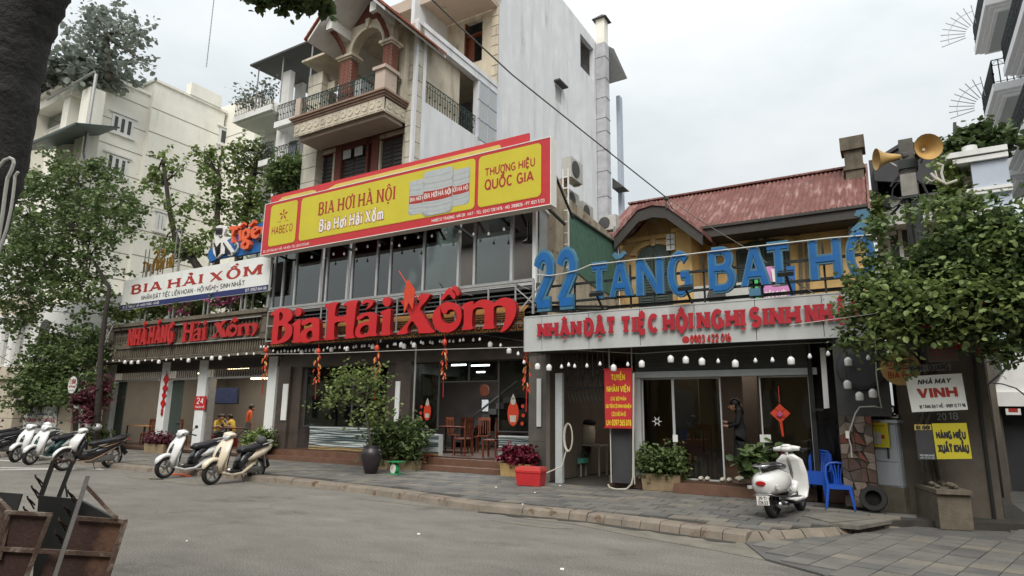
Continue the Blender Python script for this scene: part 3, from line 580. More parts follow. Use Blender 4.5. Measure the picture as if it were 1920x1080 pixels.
lamp(425,462,692,17.5,.12,'tubew','warm strip light seen through the transom of the bay with the television'); lamp(470,498,711,15.4,.12,'tubew','bright warm strip light under the transom beside the firecracker string')
a = rb(404,712,440,768,16.5); m = MB(); m.box(a[0],a[1],16.5,16.56,a[2]+.25,a[3]-.35); tv = thing('television', 'wall television with bluish picture high inside the third bay', 'television', (a[0],16.5,a[2])); build('screen', m, M['screen'], tv)
m = MB(); m.box(a[0]-.03,a[1]+.03,16.565,16.64,a[2]+.22,a[3]-.32); build('casing', m, M['plast'], tv)
l = bpy.data.lights.new('room_fill_left', 'AREA'); l.shape = 'RECTANGLE'; l.size = 7; l.size_y = 3; l.energy = 170; l.color = (1,.9,.75); lo = bpy.data.objects.new('room_fill_left', l); COL.objects.link(lo); lo.location = ((XA+XB)/2, YL+2.6, 3.38)  # unseen area fill, added to brighten the annexe beyond its strip lights
xd = X_(306,760,YL-.1); dm = thing('lucky_paper_string', 'string of red paper diamonds hanging on the second white post from the left', 'decoration', (xd,YL-.1,Z_(306,765,YL-.1)))
for i, (px, py, s) in enumerate(((311,711,.19),(309,728,.17),(307,741,.15),(305,756,.17))):
 p = P(px,py,YL-.1); m = MB(); m.prism([(p.x-s,p.y,p.z),(p.x,p.y,p.z+s*1.15),(p.x+s,p.y,p.z),(p.x,p.y,p.z-s*1.15)], (0,.02,0)); build('paper_diamond', m, M['red'], dm)
m = MB(); m.tube([P(313,694,YL-.09), P(303,772,YL-.09)], .012, 4); m.box(p.x-.06,p.x+.06,YL-.1,YL-.09,p.z-.45,p.z-.2); build('cord', m, M['redold'], dm)
a = rb(366,743,384,768,YL-.09); nb = thing('number_plate', 'red house number plate reading 24 on white post', 'number plate', (a[0],YL-.09,a[2]))
m = MB(); m.box(a[0],a[1],YL-.09,YL-.065,a[2],a[3]); build('plate', m, M['red'], nb)
m = MB(); w = a[1]-a[0]; h = a[3]-a[2]; lettering('24', a[0]+w*.18, a[1]-w*.18, a[2]+h*.45, h*.42, YL-.0925, t=.2, mb=m); lettering('TĂNG BẠT HỔ', a[0]+w*.1, a[1]-w*.1, a[2]+h*.12, h*.14, YL-.0925, t=.2, mb=m); build('lettering', m, M['pw'], nb)
m = MB(); m.box(XA,XB,YP+.35,YL+5.7,3.6,3.75); build('roof_slab', m, M['oldconc'], rl)
YB = 13.4; bx0, bx1 = X_(229,555,YB), X_(506,510,YB); zb0, zb1 = Z_(226,582,YB), Z_(231,527,YB)
bn = thing('long_banner', 'white banner reading BIA HẢI XỒM with navy strip, framed above the annexe', 'banner', (bx0,YB,zb0))
m = MB(); m.box(bx0,bx1,YB,YB+.08,zb0,zb1); build('panel', m, M['psign'], bn)
m = MB(); zs = zb0+(zb1-zb0)*.17; m.box(bx0+.01,bx1-.01,YB-.004,YB-.001,zb0+.01,zs); build('navy_strip', m, M['pnavy'], bn)
hz = zb1-zb0; L = bx1-bx0
def each_letter(parent, mats, nm='letter', sm=False):
 def f(mb_): build(nm, mb_, mats, parent)
 return f
m = MB(); lettering('BIA HẢI XỒM', bx0+L*.07, bx0+L*.955, zb0+hz*.50, hz*.28, YB-.002, t=.38, con=.6, serif=.2, mb=m, gap=.06); build('lettering', m, M['pr'], bn)
m = MB(); lettering('NHẬN ĐẶT TIỆC LIÊN HOAN - HỘI NGHỊ - SINH NHẬT', bx0+L*.16, bx0+L*.86, zb0+hz*.25, hz*.135, YB-.002, t=.2, mb=m); build('lettering', m, M['pk'], bn)
m = MB(); lettering('ĐC: 22 TĂNG BẠT HỔ - HAI BÀ TRƯNG - HÀ NỘI', bx0+L*.02, bx0+L*.3, zb0+hz*.05, hz*.07, YB-.006, t=.16, mb=m); lettering('ĐT: 0902 664 66', bx0+L*.87, bx0+L*.99, zb0+hz*.05, hz*.08, YB-.006, t=.16, mb=m); build('lettering', m, M['pw'], bn)
m = MB()
for px in (262,271,316,323,380,388,449,457,500): x = X_(px,600,YB+.15); m.bar((x,YB+.15,z1-.1), (x,YB+.15,zb1+(.5 if px in (262,271,323) else -.1)), .05)
m.bar((bx0,YB+.12,zb0+.1), (bx1,YB+.12,zb0+.1), .05); m.bar((bx0,YB+.12,zb1-.1), (bx1,YB+.12,zb1-.1), .05); build('steel_frame', m, M['steel'], bn)
YG = 13.9; a = rb(268,460,328,512,YG); gs = thing('gold_letter_sign', 'small old gold letters 22 Tăng Bạt Hổ on thin posts above the banner', 'sign', (a[0],YG,a[2]))
lettering('22', X_(288,487,YG), X_(310,483,YG), Z_(288,493,YG), Z_(288,473,YG)-Z_(288,493,YG), YG, t=.2, serif=.1, depth=.04, each=each_letter(gs, M['gold']))
lettering('Tăng Bạt Hổ', X_(268,505,YG), X_(325,497,YG), Z_(268,511,YG), .42, YG, t=.2, con=.7, serif=.1, depth=.04, each=each_letter(gs, M['gold']))
m = MB()
for px in (270,277,297,306,325,333): x = X_(px,500,YG+.05); m.bar((x,YG+.05,zb1-.3), (x,YG+.05,a[3]-.2 if px not in (325,333) else a[3]+.3), .03)
m.bar((a[0],YG+.05,a[2]+.3), (a[1],YG+.05,a[2]+.3), .03); x1_ = X_(325,470,YG+.05); x2_ = X_(336,462,YG+.05); m.bar((x1_,YG+.05,a[3]+.3), (x2_,YG+.05,a[3]+.3), .04); build('frame', m, M['steel'], gs)
YT = 13.7; tg = thing('tiger_sign', 'blue and orange sign reading Tiger with a striped tiger figure', 'sign', P(395,489,YT))
def plane(pts, Y, sc_=None, o=(0,0)):
 k = sc_ or 1.; return [P(o[0]+u/k, o[1]+v/k, Y) for u, v in pts]
K = 9.; O = (380,380)
m = MB(); m.loops([plane([(90,850),(110,800),(170,760),(250,700),(350,680),(430,620),(600,520),(800,440),(900,370),(1030,330),(1300,280),(1300,760),(975,825),(640,890),(420,910),(240,950),(110,1010)], YT, K, O)], (0,.12,0)); build('backing', m, M['tblue'], tg)
m = MB(); fig = [(230,400),(290,375),(370,385),(390,440),(350,560),(380,640),(430,700),(520,830),(500,880),(440,900),(400,860),(330,860),(230,935),(180,850),(170,780),(200,700),(205,640),(190,560),(215,470)]
m.loops([plane(fig, YT-.1, K, O)], (0,.09,0)); build('tiger_figure', m, M['pw'], tg)
m = MB()
for i in range(6):
 t = i/6; m.tube(plane([(190+8*i,680+30*i),(232,770+28*i),(300-2*i,680+30*i)], YT-.12, K, O), .028, 4)
 m.tube(plane([(215+22*i,430),(225+20*i,480+(i%2)*20),(222+18*i,540)], YT-.12, K, O), .022, 4)
 m.tube(plane([(350+14*i,680+22*i),(390+12*i,760+12*i),(380+18*i,870)], YT-.12, K, O), .026, 4)
m.tube(plane([(250,455),(262,462)], YT-.12, K, O), .03, 5); m.tube(plane([(320,455),(332,462)], YT-.12, K, O), .03, 5); m.tube(plane([(270,560),(300,585),(330,560)], YT-.12, K, O), .02, 5)
build('stripes', m, M['pk'], tg)
m = MB(); m.tube(plane([(500,850),(570,820),(600,760),(600,700),(560,690),(550,720)], YT-.08, K, O), .045, 6); build('tail', m, M['pgrey'], tg)
def tl(lps, nm='letter', mt_='porange', Y=YT-.16):
 m = MB(); m.loops([plane(l, Y, K, O) for l in lps], (0,.15,0)); build(nm, m, M[mt_], tg)
tl([[(440,430),(460,400),(590,385),(600,420),(575,460),(545,450),(500,560),(515,640),(540,665),(465,675),(480,640),(480,540),(490,450),(460,470)]])
tl([[(600,480),(650,455),(640,600),(650,640),(590,650),(610,620),(605,520)]]); tl([[(610,410),(680,325),(690,360),(640,400)]])
tl([[(660,520),(680,460),(740,425),(790,440),(800,500),(780,570),(730,610),(780,630),(790,700),(760,770),(690,790),(640,760),(635,700),(670,640),(650,590)], [(700,500),(740,470),(750,530),(720,580),(695,560)], [(680,700),(730,660),(745,700),(710,745),(685,735)]]); tl([[(760,400),(860,290),(865,330),(810,390)]])
tl([[(810,500),(830,430),(890,390),(940,400),(945,450),(880,500),(860,530),(890,560),(950,520),(960,550),(900,605),(840,600),(808,560)], [(865,450),(900,425),(905,450),(870,480)]])
tl([[(960,420),(1030,390),(1060,420),(1110,380),(1150,400),(1130,460),(1070,450),(1040,480),(1040,560),(1070,575),(945,590),(975,560),(980,450)]])
m = MB()
for px in (400,440,480,520): x = X_(px,500,YT+.2); m.bar((x,YT+.2,z1), (x,YT+.2,Z_(px,470,YT+.2)), .05)
build('steel_post', m, M['steel'], tg)
# ============================================================ middle: glass fronted restaurant
YF = 14.2; MX0, MX1 = X_(524,750,YF), X_(1036,750,YF)
rm = thing('restaurant_building', 'two storey glass fronted restaurant under the yellow billboard with brown stone columns', 'restaurant', (MX0,YF,PZ))
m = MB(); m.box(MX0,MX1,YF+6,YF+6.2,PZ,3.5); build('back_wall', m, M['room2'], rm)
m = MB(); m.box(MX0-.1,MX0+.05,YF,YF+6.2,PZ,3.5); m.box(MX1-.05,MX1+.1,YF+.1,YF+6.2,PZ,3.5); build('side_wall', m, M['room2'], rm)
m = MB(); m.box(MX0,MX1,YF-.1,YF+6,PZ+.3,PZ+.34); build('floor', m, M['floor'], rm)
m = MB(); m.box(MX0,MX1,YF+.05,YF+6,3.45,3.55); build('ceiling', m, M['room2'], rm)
m = MB(); m.box(MX0-.2,MX1-.6,13.62,YF+.1,PZ+.003,PZ+.13); m.box(MX0-.1,MX1-.7,13.92,YF+.1,PZ+.13,PZ+.30); build('step', m, M['step'], rm)
zbm1, zbm0 = Z_(600,660,YF), Z_(600,686,YF)
m = MB(); m.box(MX0,MX1,YF-.08,YF+.3,zbm0-.03,zbm1+.35); build('lintel', m, M['granite'], rm)
for k, (pa, pb, dy) in enumerate(((527,549,0),(551,571,.12),(746,776,0),(998,1040,-.1))):
 x0, x1 = X_(pa,750,YF+dy), X_(pb,750,YF+dy); m = MB(); zc0 = PZ; zz = [PZ, .95, 1.9, zbm0-.02]
 for i in range(3): m.box(x0,x1,YF+dy-.18,YF+dy+.3,zz[i]+.004,zz[i+1]-.004)
 m.box(x0+.01,x1-.01,YF+dy-.17,YF+dy+.29,PZ,zbm0); build('column', m, M['granite' if k < 3 else 'graniteg'], rm)
for px, pw, y0, y1, dy, t in ((534,4,720,788,0,'first'),(745,4.5,715,792,0,'second'),(1011,8,710,800,-.1,'third')):
 a = rb(px-pw/2,y0,px+pw/2,y1,YF+dy-.2); m = MB(); m.box(a[0],a[1],YF+dy-.22,YF+dy-.19,a[2],a[3])
 solo('column_lamp', m, M['whitep'], 'unlit white strip lamp on the %s stone column with a lamp, counted from the left' % t, 'wall lamp', 'strip lamps on the stone columns')
def wavetile(pa, pb, ya, yb, Y, nm='tile_panel'):
 x0, x1 = X_(pa,(ya+yb)/2,Y), X_(pb,(ya+yb)/2,Y); zt = Z_((pa+pb)/2,ya,Y); zb = PZ+.3; m = MB(); m.mat(0).box(x0,x1,Y+.02,Y+.2,zb,zt); n = 26; rr = random.Random(3)
 for j in range(11):
  z = zb+(zt-zb)*(j+.6)/11.5; th = (zt-zb)*rr.uniform(.012,.03); ph = rr.uniform(0,6); mi = 1 if j > 1 else 2
  if j == 0: m.mat(2).box(x0,x1,Y+.008,Y+.02,zb,zb+(zt-zb)*.19)
  top = []; bot = []
  for i in range(n+1):
   x = x0+(x1-x0)*i/n; w = (zt-zb)*.018*math.sin(x*1.9+ph)+(zt-zb)*.012*math.sin(x*5.1+ph*2); k = .35+.65*abs(math.sin(x*1.1+ph*1.7)); top.append((x,Y+.004-.0006*j,z+w+th*k)); bot.append((x,Y+.004-.0006*j,z+w-th*k))
  m.mat(1 if j > 0 else 3); n0 = len(m.v); m.v += top+bot;
  for i in range(n): m.f.append([n0+i,n0+i+1,n0+n+1+i+1,n0+n+1+i]); m.m.append(m.c)
 m.mat(0).box(x0,x1,Y-.01,Y+.2,zt,zt+.03)
 build(nm, m, [M['tilew'],M['tileb'],M['tiley'],M['step']], rm)
wavetile(578,748,804,865,YF); wavetile(785,822,816,866,YF); wavetile(934,998,820,866,YF)
zgt = zbm0-.03; zs_ = Z_(660,804,YF)+.03
def pane(pa, pb, z0, z1, Y, mt_='glassd', fr='darkg', w=.03, par=None, pn='window_pane'):
 x0, x1 = X_(pa,750,Y), X_(pb,750,Y); m = MB(); m.box(x0+w,x1-w,Y+.02,Y+.028,z0+w,z1-w); g_ = build(pn, m, M[mt_], par or rm)
 m = MB(); m.box(x0,x0+w,Y,Y+.05,z0,z1); m.box(x1-w,x1,Y,Y+.05,z0,z1); m.box(x0+w,x1-w,Y,Y+.05,z0,z0+w); m.box(x0+w,x1-w,Y,Y+.05,z1-w,z1); build('window_frame', m, M[fr], par or rm)
pane(572,660,zs_,zgt,YF+.05); pane(660,726,zs_,zgt,YF+.05); pane(776,822,zs_,zgt,YF+.05); pane(934,998,zs_,zgt,YF+.05)
zdt = Z_(880,716,YF); pane(822,878,zdt,zgt,YF+.05); pane(878,934,zdt,zgt,YF+.05)
x = X_(776,750,13.75); m = MB(); m.tube([(x,13.75,PZ+.1),(x,13.75,zbm1)], .025, 6); solo('downpipe', m, M['steel'], 'thin grey pole standing beside the middle stone column', 'pole')
x = X_(724,750,YF-.02); m = MB(); m.box(x,x+.35,YF-.02,YF+.12,PZ+.3,zgt); build('column_reveal', m, M['granite'], rm)
for i, (a, b, py, lb) in enumerate(((846,872,686,'left lit ceiling tube seen through the shop glass'), (880,916,687,'right lit ceiling tube seen through the shop glass'), (893,908,699,'small lit ceiling tube behind the two long ones'))): lamp(a,b,py,16.2+(i==2)*2,.06,'tube',lb)
l = bpy.data.lights.new('room_fill_middle', 'AREA'); l.shape = 'RECTANGLE'; l.size = 3; l.size_y = 1.2; l.energy = 110; l.color = (.9,.95,1); lo = bpy.data.objects.new('room_fill_middle', l); COL.objects.link(lo); lo.location = (X_(880,687,16.2), 16.6, 3.3)  # area fill added near the ceiling tubes to lift the dark interior
m = MB()
for i in range(9): xs = X_(850,780,18.5)+i*.28; m.box(xs,xs+.3,18.2,19.4,.45+i*.19,.64+i*.19)
m.bar((X_(845,790,18.2),18.2,.9),(X_(845,790,18.2)+2.7,18.2,2.7), .06); build('staircase', m, M['dark'], rm)
a = rb(902,747,918,774,19); m = MB(); m.box(a[0],a[1],19,19.03,a[2],a[3]); fp = thing('framed_notice', 'framed paper notice on the inner wall under a round plaque', 'picture', (a[0],19,a[2])); build('frame', m, M['plast'], fp)
m = MB(); m.box(a[0]+.05,a[1]-.05,18.98,18.99,a[2]+.05,a[3]-.05); build('paper', m, M['psign'], fp)
p = P(910,732,19); m = MB(); m.lathe((p.x,18.98,p.z), [(.22,0),(.22,.04),(.18,.05)], 16, ax=(0,-1,0)); solo('round_plaque', m, M['wood'], 'round dark wooden plaque on the inner wall above framed notice', 'plaque')
YU = 13.85; zu0, zu1 = Z_(700,562,YU), Z_(700,450,YU)+.45
ux0, ux1 = X_(505,560,YU), X_(1004,480,YU)
m = MB(); m.box(ux0,ux1,YU+3.2,YU+3.3,zu0,zu1); m.box(ux0,ux0+.05,YU+.4,YU+3.2,zu0,zu1); m.box(ux0,ux1,YU+.1,YU+3.2,zu1-.02,zu1+.05); build('upper_inner_wall', m, M['room'], rm)
l = bpy.data.lights.new('room_fill_upper', 'AREA'); l.shape = 'RECTANGLE'; l.size = 8; l.size_y = 2; l.energy = 60; lo = bpy.data.objects.new('room_fill_upper', l); COL.objects.link(lo); lo.location = ((ux0+ux1)/2, YU+1.7, zu1-.1)  # fill light added to lighten the room behind the upper windows
m = MB(); m.box(ux0,ux1+.1,YU-.03,YU+3.3,zu0-.16,zu0-.03); build('upper_floor', m, M['darkg'], rm)
m = MB(); m.box(ux0,ux1,YU-.05,YU+.1,zu0-.07,zu0); build('sill_rail', m, M['alu'], rm)
mull = [508,517,534,557,604,615,654,662,708,733,795,860,890,959]
openg = {(604,615),(860,890),(654,662),(708,733)}
for i, (a_, b_) in enumerate(zip(mull, mull[1:])):
 x0, x1 = X_(a_,500,YU), X_(b_,500,YU); w = .035
 m = MB(); m.box(x0-w,x0+w,YU-.04,YU+.05,zu0,zu1); build('mullion', m, M['alu'], rm)
 if (a_,b_) in openg and (a_,b_) != (708,733): continue
 m = MB(); m.box(x0+w,x1-w,YU,YU+.008,zu0+.05,zu1-.03); build('window_pane', m, M['glass'], rm)
 m = MB(); m.box(x0+w,x1-w,YU-.02,YU+.03,zu0,zu0+.05); build('sash_rail', m, M['alu'], rm)
x = X_(959,500,YU); m = MB(); m.box(x-.03,x+.05,YU-.04,YU+.05,zu0,zu1); build('mullion', m, M['alu'], rm)
x = X_(1003,480,YU); m = MB(); m.box(x-.05,x+.05,YU-.05,YU+.05,zu0-.5,zu1+.1); build('corner_post', m, M['whitep'], rm)
m = MB()
for pa, pb in ((536,602),(737,790)):
 xa_, xb_ = X_(pa,500,YU+.2), X_(pb,500,YU+.2); n = 14
 for i in range(n): t0 = xa_+(xb_-xa_)*i/n; t1 = xa_+(xb_-xa_)*(i+1)/n; m.quad((t0,YU+.2+.04*(i%2),zu0+.05),(t1,YU+.2+.04*((i+1)%2),zu0+.05),(t1,YU+.2+.04*((i+1)%2),zu1-.1),(t0,YU+.2+.04*(i%2),zu1-.1))
build('curtain', m, M['pgrey'], rm)
m = MB(); xx = X_(770,500,15); m.lathe((xx,15,zu1-.5), [(.03,0),(.2,-.12),(.22,-.14)], 10); m.lathe((X_(990,460,14.6),14.6,zu1-.9), [(.02,.5),(.02,.02),(.17,-.1)], 10); build('hanging_lamp', m, M['iron'], rm)
xs = X_(1004,480,YU)+.06; m = MB(); m.box(xs-.02,xs+.01,YU+.1,YU+1.35,zu0-.3,zu1+.2); build('side_panel', m, M['pgrey'], rm)
m = MB(); m.box(xs-.04,xs+.05,YU+1.35,YU+1.45,zu0-.9,zu1+.4); m.bar((xs+.03,YU+.1,zu1-.25),(xs+.03,YU+1.4,zu1-.6), .07); build('side_frame', m, M['whitep'], rm)
m = MB(); m.box(ux0,ux1+.1,13.2,YU+5,zu1+.06,zu1+.2); build('roof', m, M['ceil'], rm)
m = MB(); m.box(ux0-.1,ux1+.05,13.3,14.1,zu1+.0,zu1+.05)
for i in range(12): x = ux0+(ux1-ux0)*i/11; m.bar((x,13.2,zu1-.02),(x,YU,zu1-.02), .05)
build('eave_frame', m, M['iron'], rm)
zl1 = zu0-.16; zl0 = zbm1+.1
m = MB(); m.box(MX0,MX1-.2,14.05,14.3,zl0-.1,zl1)
build('dark_fascia', m, M['dark'], rm)
m = MB()
for i in range(7): z = zl0+.3+(zl1-zl0-.3)*i/7; m.box(MX0,MX1-.25,13.85-.04*(i%2),14.05,z,z+.035)
for i in range(60): x = MX0+(MX1-MX0-.3)*i/60; m.box(x,x+.02,13.9,13.94,zl0+.35,zl1-.1)
build('louvre', m, M['darkg'], rm)
zf0, zf1 = Z_(700,637,13.55), Z_(700,618,13.55)
m = MB(); m.box(MX0-.1,MX1-.5,13.6,13.64,zf0,zf1+.2); m.add([(MX0-.1,13.62,zf1+.2),(MX1-.5,13.62,zf1+.2),(MX1-.5,14.05,zf1+.5),(MX0-.1,14.05,zf1+.5)], [(0,1,2,3)]); build('fretwork_board', m, M['fret'], rm)
m = MB(); n = 46; st = (MX1-.5-MX0+.1)/n; hh = zf1-zf0
for i in range(n):
 x = MX0-.1+i*st
 for (u0,v0,u1,v1) in ((.04,0,.1,1),(.1,.9,.85,1),(.8,.25,.88,.9),(.3,.2,.8,.3),(.3,.3,.38,.65),(.38,.55,.65,.65)):
  m.box(x+u0*st,x+u1*st,13.58,13.6,zf0+v0*hh,zf0+v1*hh)
for k in range(3): m.box(MX0-.1,MX1-.5,13.585,13.6,zf1+.03+k*.06,zf1+.05+k*.06)
m.box(MX0-.1,MX1-.5,13.575,13.6,zf0-.03,zf0); build('fret_pattern', m, M['iron'], rm, kind='stuff')
BIG = {
'B': (1,[[(125,380),(200,310),(290,283),(370,295),(430,335),(450,395),(430,450),(370,505),(425,530),(448,590),(440,670),(400,735),(330,780),(230,805),(115,812),(140,785),(150,700),(165,540),(182,375),(150,405)],[(258,350),(285,345),(312,385),(305,440),(255,490)],[(245,545),(300,540),(335,570),(345,620),(325,680),(280,735),(225,770),(238,650)]]),
'i': (1,[[(440,525),(500,470),(570,440),(560,560),(555,700),(550,745),(570,785),(430,790),(455,750),(465,640),(470,545)]]),
'i.': (1,[[(528+48*math.cos(t*.5236),345+62*math.sin(t*.5236)) for t in range(12)]]),
'a': (1,[[(572,480),(650,440),(740,425),(800,430),(835,460),(835,640),(830,740),(840,755),(720,765),(690,780),(600,790),(560,770),(548,720),(560,650),(600,600),(690,570),(735,560),(735,530),(720,500),(690,495),(650,525),(600,540),(580,530)],[(735,618),(690,610),(655,650),(645,700),(665,740),(715,735),(735,700)]]),
'H': (1,[[(910,240),(970,220),(1060,200),(1110,205),(1075,260),(1060,340),(1055,415),(1220,400),(1225,320),(1235,245),(1160,265),(1200,215),(1300,175),(1400,175),(1370,240),(1355,350),(1340,500),(1320,640),(1330,700),(1350,720),(1180,730),(1215,690),(1215,600),(1225,480),(1050,490),(1050,600),(1045,700),(1065,740),(880,755),(930,700),(945,550),(950,400),(965,290),(910,290)]]),
'a2': (1,[[(1370,420),(1440,370),(1540,345),(1600,345),(1650,375),(1668,400),(1655,560),(1650,650),(1672,690),(1540,695),(1500,705),(1400,720),(1355,690),(1348,640),(1365,560),(1420,510),(1500,490),(1550,480),(1555,440),(1535,400),(1500,400),(1460,430),(1400,465),(1375,455)],[(1550,535),(1500,530),(1440,565),(1415,620),(1430,670),(1500,665),(1545,620)]]),
'h': (1,[[(1440,225),(1460,185),(1530,160),(1590,165),(1615,200),(1600,240),(1560,280),(1500,315),(1510,290),(1545,250),(1555,225),(1530,205),(1490,220),(1450,245)]]),
'i2': (1,[[(1715,345),(1790,310),(1865,290),(1860,400),(1850,600),(1870,680),(1700,685),(1730,640),(1740,520),(1745,365),(1715,380)]]),
'i2.': (1,[[(1805+62*math.cos(t*.5236),197+70*math.sin(t*.5236)) for t in range(12)]]),
'X': (2,[[(150,350),(230,315),(310,288),(335,310),(400,430),(430,380),(422,240),(605,230),(530,340),(430,450),(480,530),(560,660),(610,740),(660,775),(640,800),(400,805),(425,780),(390,700),(330,620),(280,680),(255,750),(270,810),(85,830),(150,770),(220,690),(310,600),(290,540),(250,470),(210,410)]]),
'o': (2,[[(615,580),(640,490),(690,430),(735,395),(760,370),(840,350),(930,365),(1000,410),(1035,480),(1040,580),(1010,680),(950,750),(860,795),(760,795),(680,750),(635,690)],[(742,412),(750,500),(780,528),(825,515),(840,475),(890,455),(940,480),(972,530),(968,590),(930,640),(860,665),(795,655),(750,605),(732,520)]]),
'^': (2,[[(725,320),(850,145),(885,160),(960,260),(930,330),(860,230),(760,340)]]),
'`': (2,[[(890,165),(930,110),(970,140),(1015,240),(975,275),(935,190)]]),
'm': (2,[[(1025,430),(1090,370),(1210,335),(1210,400),(1280,330),(1390,315),(1480,345),(1500,375),(1580,310),(1670,285),(1760,310),(1815,370),(1830,460),(1810,560),(1750,680),(1680,760),(1590,800),(1630,720),(1665,620),(1675,520),(1660,440),(1610,405),(1550,405),(1500,430),(1500,560),(1500,690),(1520,740),(1320,745),(1370,700),(1370,560),(1370,460),(1330,430),(1260,430),(1200,470),(1190,600),(1190,700),(1215,745),(1030,765),(1065,720),(1075,560),(1070,440)]])}
YR = 12.95
def smooth_loop(l, n=1):
 for _ in range(n):
  o = []
  for i, p in enumerate(l): q = l[(i+1) % len(l)]; o += [(p[0]*.8+q[0]*.2, p[1]*.8+q[1]*.2), (p[0]*.2+q[0]*.8, p[1]*.2+q[1]*.8)]
  l = o
 return l
BG3 = {}
for k_, (s_, lps) in BIG.items():
 ox, oy = ((490,540),(730,520))[s_-1]
 BG3[k_] = [[P(ox+u/7.68, oy+v/7.68, YR) for u, v in smooth_loop(l)] for l in lps]
bs = thing('big_red_letter_sign', 'large glossy red letters Bia Hải Xồm on pipes across the middle building', 'sign', (X_(500,640,YR),YR,Z_(500,645,YR)))
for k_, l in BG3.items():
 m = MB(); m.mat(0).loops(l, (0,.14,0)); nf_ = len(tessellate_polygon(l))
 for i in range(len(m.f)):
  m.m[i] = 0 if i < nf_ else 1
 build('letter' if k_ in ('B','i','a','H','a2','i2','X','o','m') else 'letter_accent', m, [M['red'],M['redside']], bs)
m = MB(); zt_, zb_ = Z_(505,584,YR+.2), Z_(505,640,YR+.2); xa_, xb_ = X_(503,600,YR+.2), X_(968,560,YR+.2)
for z in (zt_, (zt_+zb_)/2, zb_): m.bar((xa_,YR+.18,z),(xb_,YR+.18,z), .04)
for px in (504,603,614,670,706,745,795,826,855,916,967): x = X_(px,590,YR+.2); m.bar((x,YR+.18,zb_),(x,YR+.18,zt_), .035)
m.bar((xa_,YR+.22,zt_+.08),(X_(1000,530,YR+.2),YR+.22,zt_+.08), .07); m.bar((X_(1000,560,YR+.2),YR+.2,zb_+.2),(X_(1000,560,YR+.2),YR+.2,zt_+.08), .05)
m.bar((xb_,YR+.2,zt_-.1),(xb_+.6,YR+.4,zb_+.3), .03); m.bar((xb_,YR+.2,zb_+.2),(xb_+.6,YR+.4,zt_), .03)
for px in (614,745,855,967): x = X_(px,600,YR+.2); m.bar((x,YR+.2,zb_),(x,13.9,zb_+.1), .03); m.bar((x,YR+.2,zt_),(x,13.9,zt_), .03)
build('pipe_frame', m, M['steel'], bs)
YN = 13.3; ns_ = thing('faded_letter_sign', 'faded red letters NHÀ HÀNG Hải Xồm fixed on the baluster parapet', 'sign', (X_(243,645,YN),YN,Z_(243,650,YN)))
lettering('NHÀ', X_(243,640,YN), X_(276,640,YN), Z_(243,649,YN), Z_(243,618,YN)-Z_(243,649,YN), YN, t=.27, con=.7, serif=.16, depth=.07, gap=.08, each=each_letter(ns_, M['redold']))
lettering('HÀNG', X_(281,640,YN), X_(326,640,YN), Z_(281,645,YN), Z_(281,613,YN)-Z_(281,645,YN), YN, t=.27, con=.7, serif=.16, depth=.07, gap=.08, each=each_letter(ns_, M['redold']))
def reuse(keys, px0, px1, py0, py1, Y, dep):
 pts = [p for k_ in keys for l in BG3[k_] for p in l]; ax, bx_ = min(p.x for p in pts), max(p.x for p in pts); az, bz = min(p.z for p in pts), max(p.z for p in pts)
 a = P(px0,py1,Y); b = P(px1,py0,Y); sx = (b.x-a.x)/(bx_-ax); sz = (b.z-a.z)/(bz-az)
 for k_ in keys:
  m = MB(); m.loops([[(a.x+(p.x-ax)*sx, Y, a.z+(p.z-az)*sz) for p in l] for l in BG3[k_]], (0,dep,0)); build('letter' if k_ not in ('^','`','h','i2.') else 'letter_accent', m, M['redold'], ns_)
reuse(['H','a2','h','i2','i2.'], 338, 388, 600, 642, YN, .07); reuse(['X','o','^','`','m'], 396, 484, 590, 637, YN, .07)
m = MB(); z = Z_(243,650,YN)-.02; m.bar((X_(243,650,YN),YN+.05,z),(X_(484,635,YN),YN+.05,z), .03); z = Z_(300,612,YN); m.bar((X_(243,650,YN),YN+.05,z),(X_(484,635,YN),YN+.05,z), .03); build('pipe_frame', m, M['steel'], ns_)
YQ = 13.0; qx0, qx1 = X_(494,430,YQ), X_(1032,320,YQ); qz0, qz1 = 6.59, 8.315
bb = thing('billboard', 'long yellow and red billboard reading BIA HƠI HÀ NỘI with three kegs', 'billboard', (qx0,YQ,qz0))
m = MB(); m.box(qx0,qx1,YQ,YQ+.28,qz0,qz1); build('red_panel', m, M['bred'], bb)
m = MB(); w = .022
m.box(qx0-w,qx0,YQ-.01,YQ+.29,qz0-w,qz1+w); m.box(qx1,qx1+w,YQ-.01,YQ+.29,qz0-w,qz1+w); m.box(qx0,qx1,YQ-.01,YQ+.29,qz0-w,qz0-.001); m.box(qx0,qx1,YQ-.01,YQ+.29,qz1+.001,qz1+w); build('edge_trim', m, M['pw'], bb)
QL, QH = qx1-qx0, qz1-qz0
def rr_(x0, x1, z0, z1, r, Y, n=4):
 pts = []
 for cx, cz, a0 in ((x1-r,z1-r,0),(x0+r,z1-r,90),(x0+r,z0+r,180),(x1-r,z0+r,270)):
  for i in range(n+1): t = R(a0+90*i/n); pts.append((cx+r*math.cos(t), Y, cz+r*math.sin(t)))
 return pts
zp0, zp1 = qz0+QH*.145, qz1-QH*.055
pan = [(.03,.148),(.166,.79),(.802,.975)]
for a_, b_ in pan:
 m = MB(); m.loops([rr_(qx0+QL*a_-.03,qx0+QL*b_+.03,zp0-.03,zp1+.03,.13,YQ-.004)], (0,.003,0)); build('panel_rim', m, M['pr'], bb)
 m = MB(); m.loops([rr_(qx0+QL*a_-.012,qx0+QL*b_+.012,zp0-.012,zp1+.012,.12,YQ-.007)], (0,.002,0)); build('panel_rim', m, M['py'], bb)
 m = MB(); m.loops([rr_(qx0+QL*a_,qx0+QL*b_,zp0,zp1,.11,YQ-.010)], (0,.002,0)); build('yellow_panel', m, M['byel'], bb)
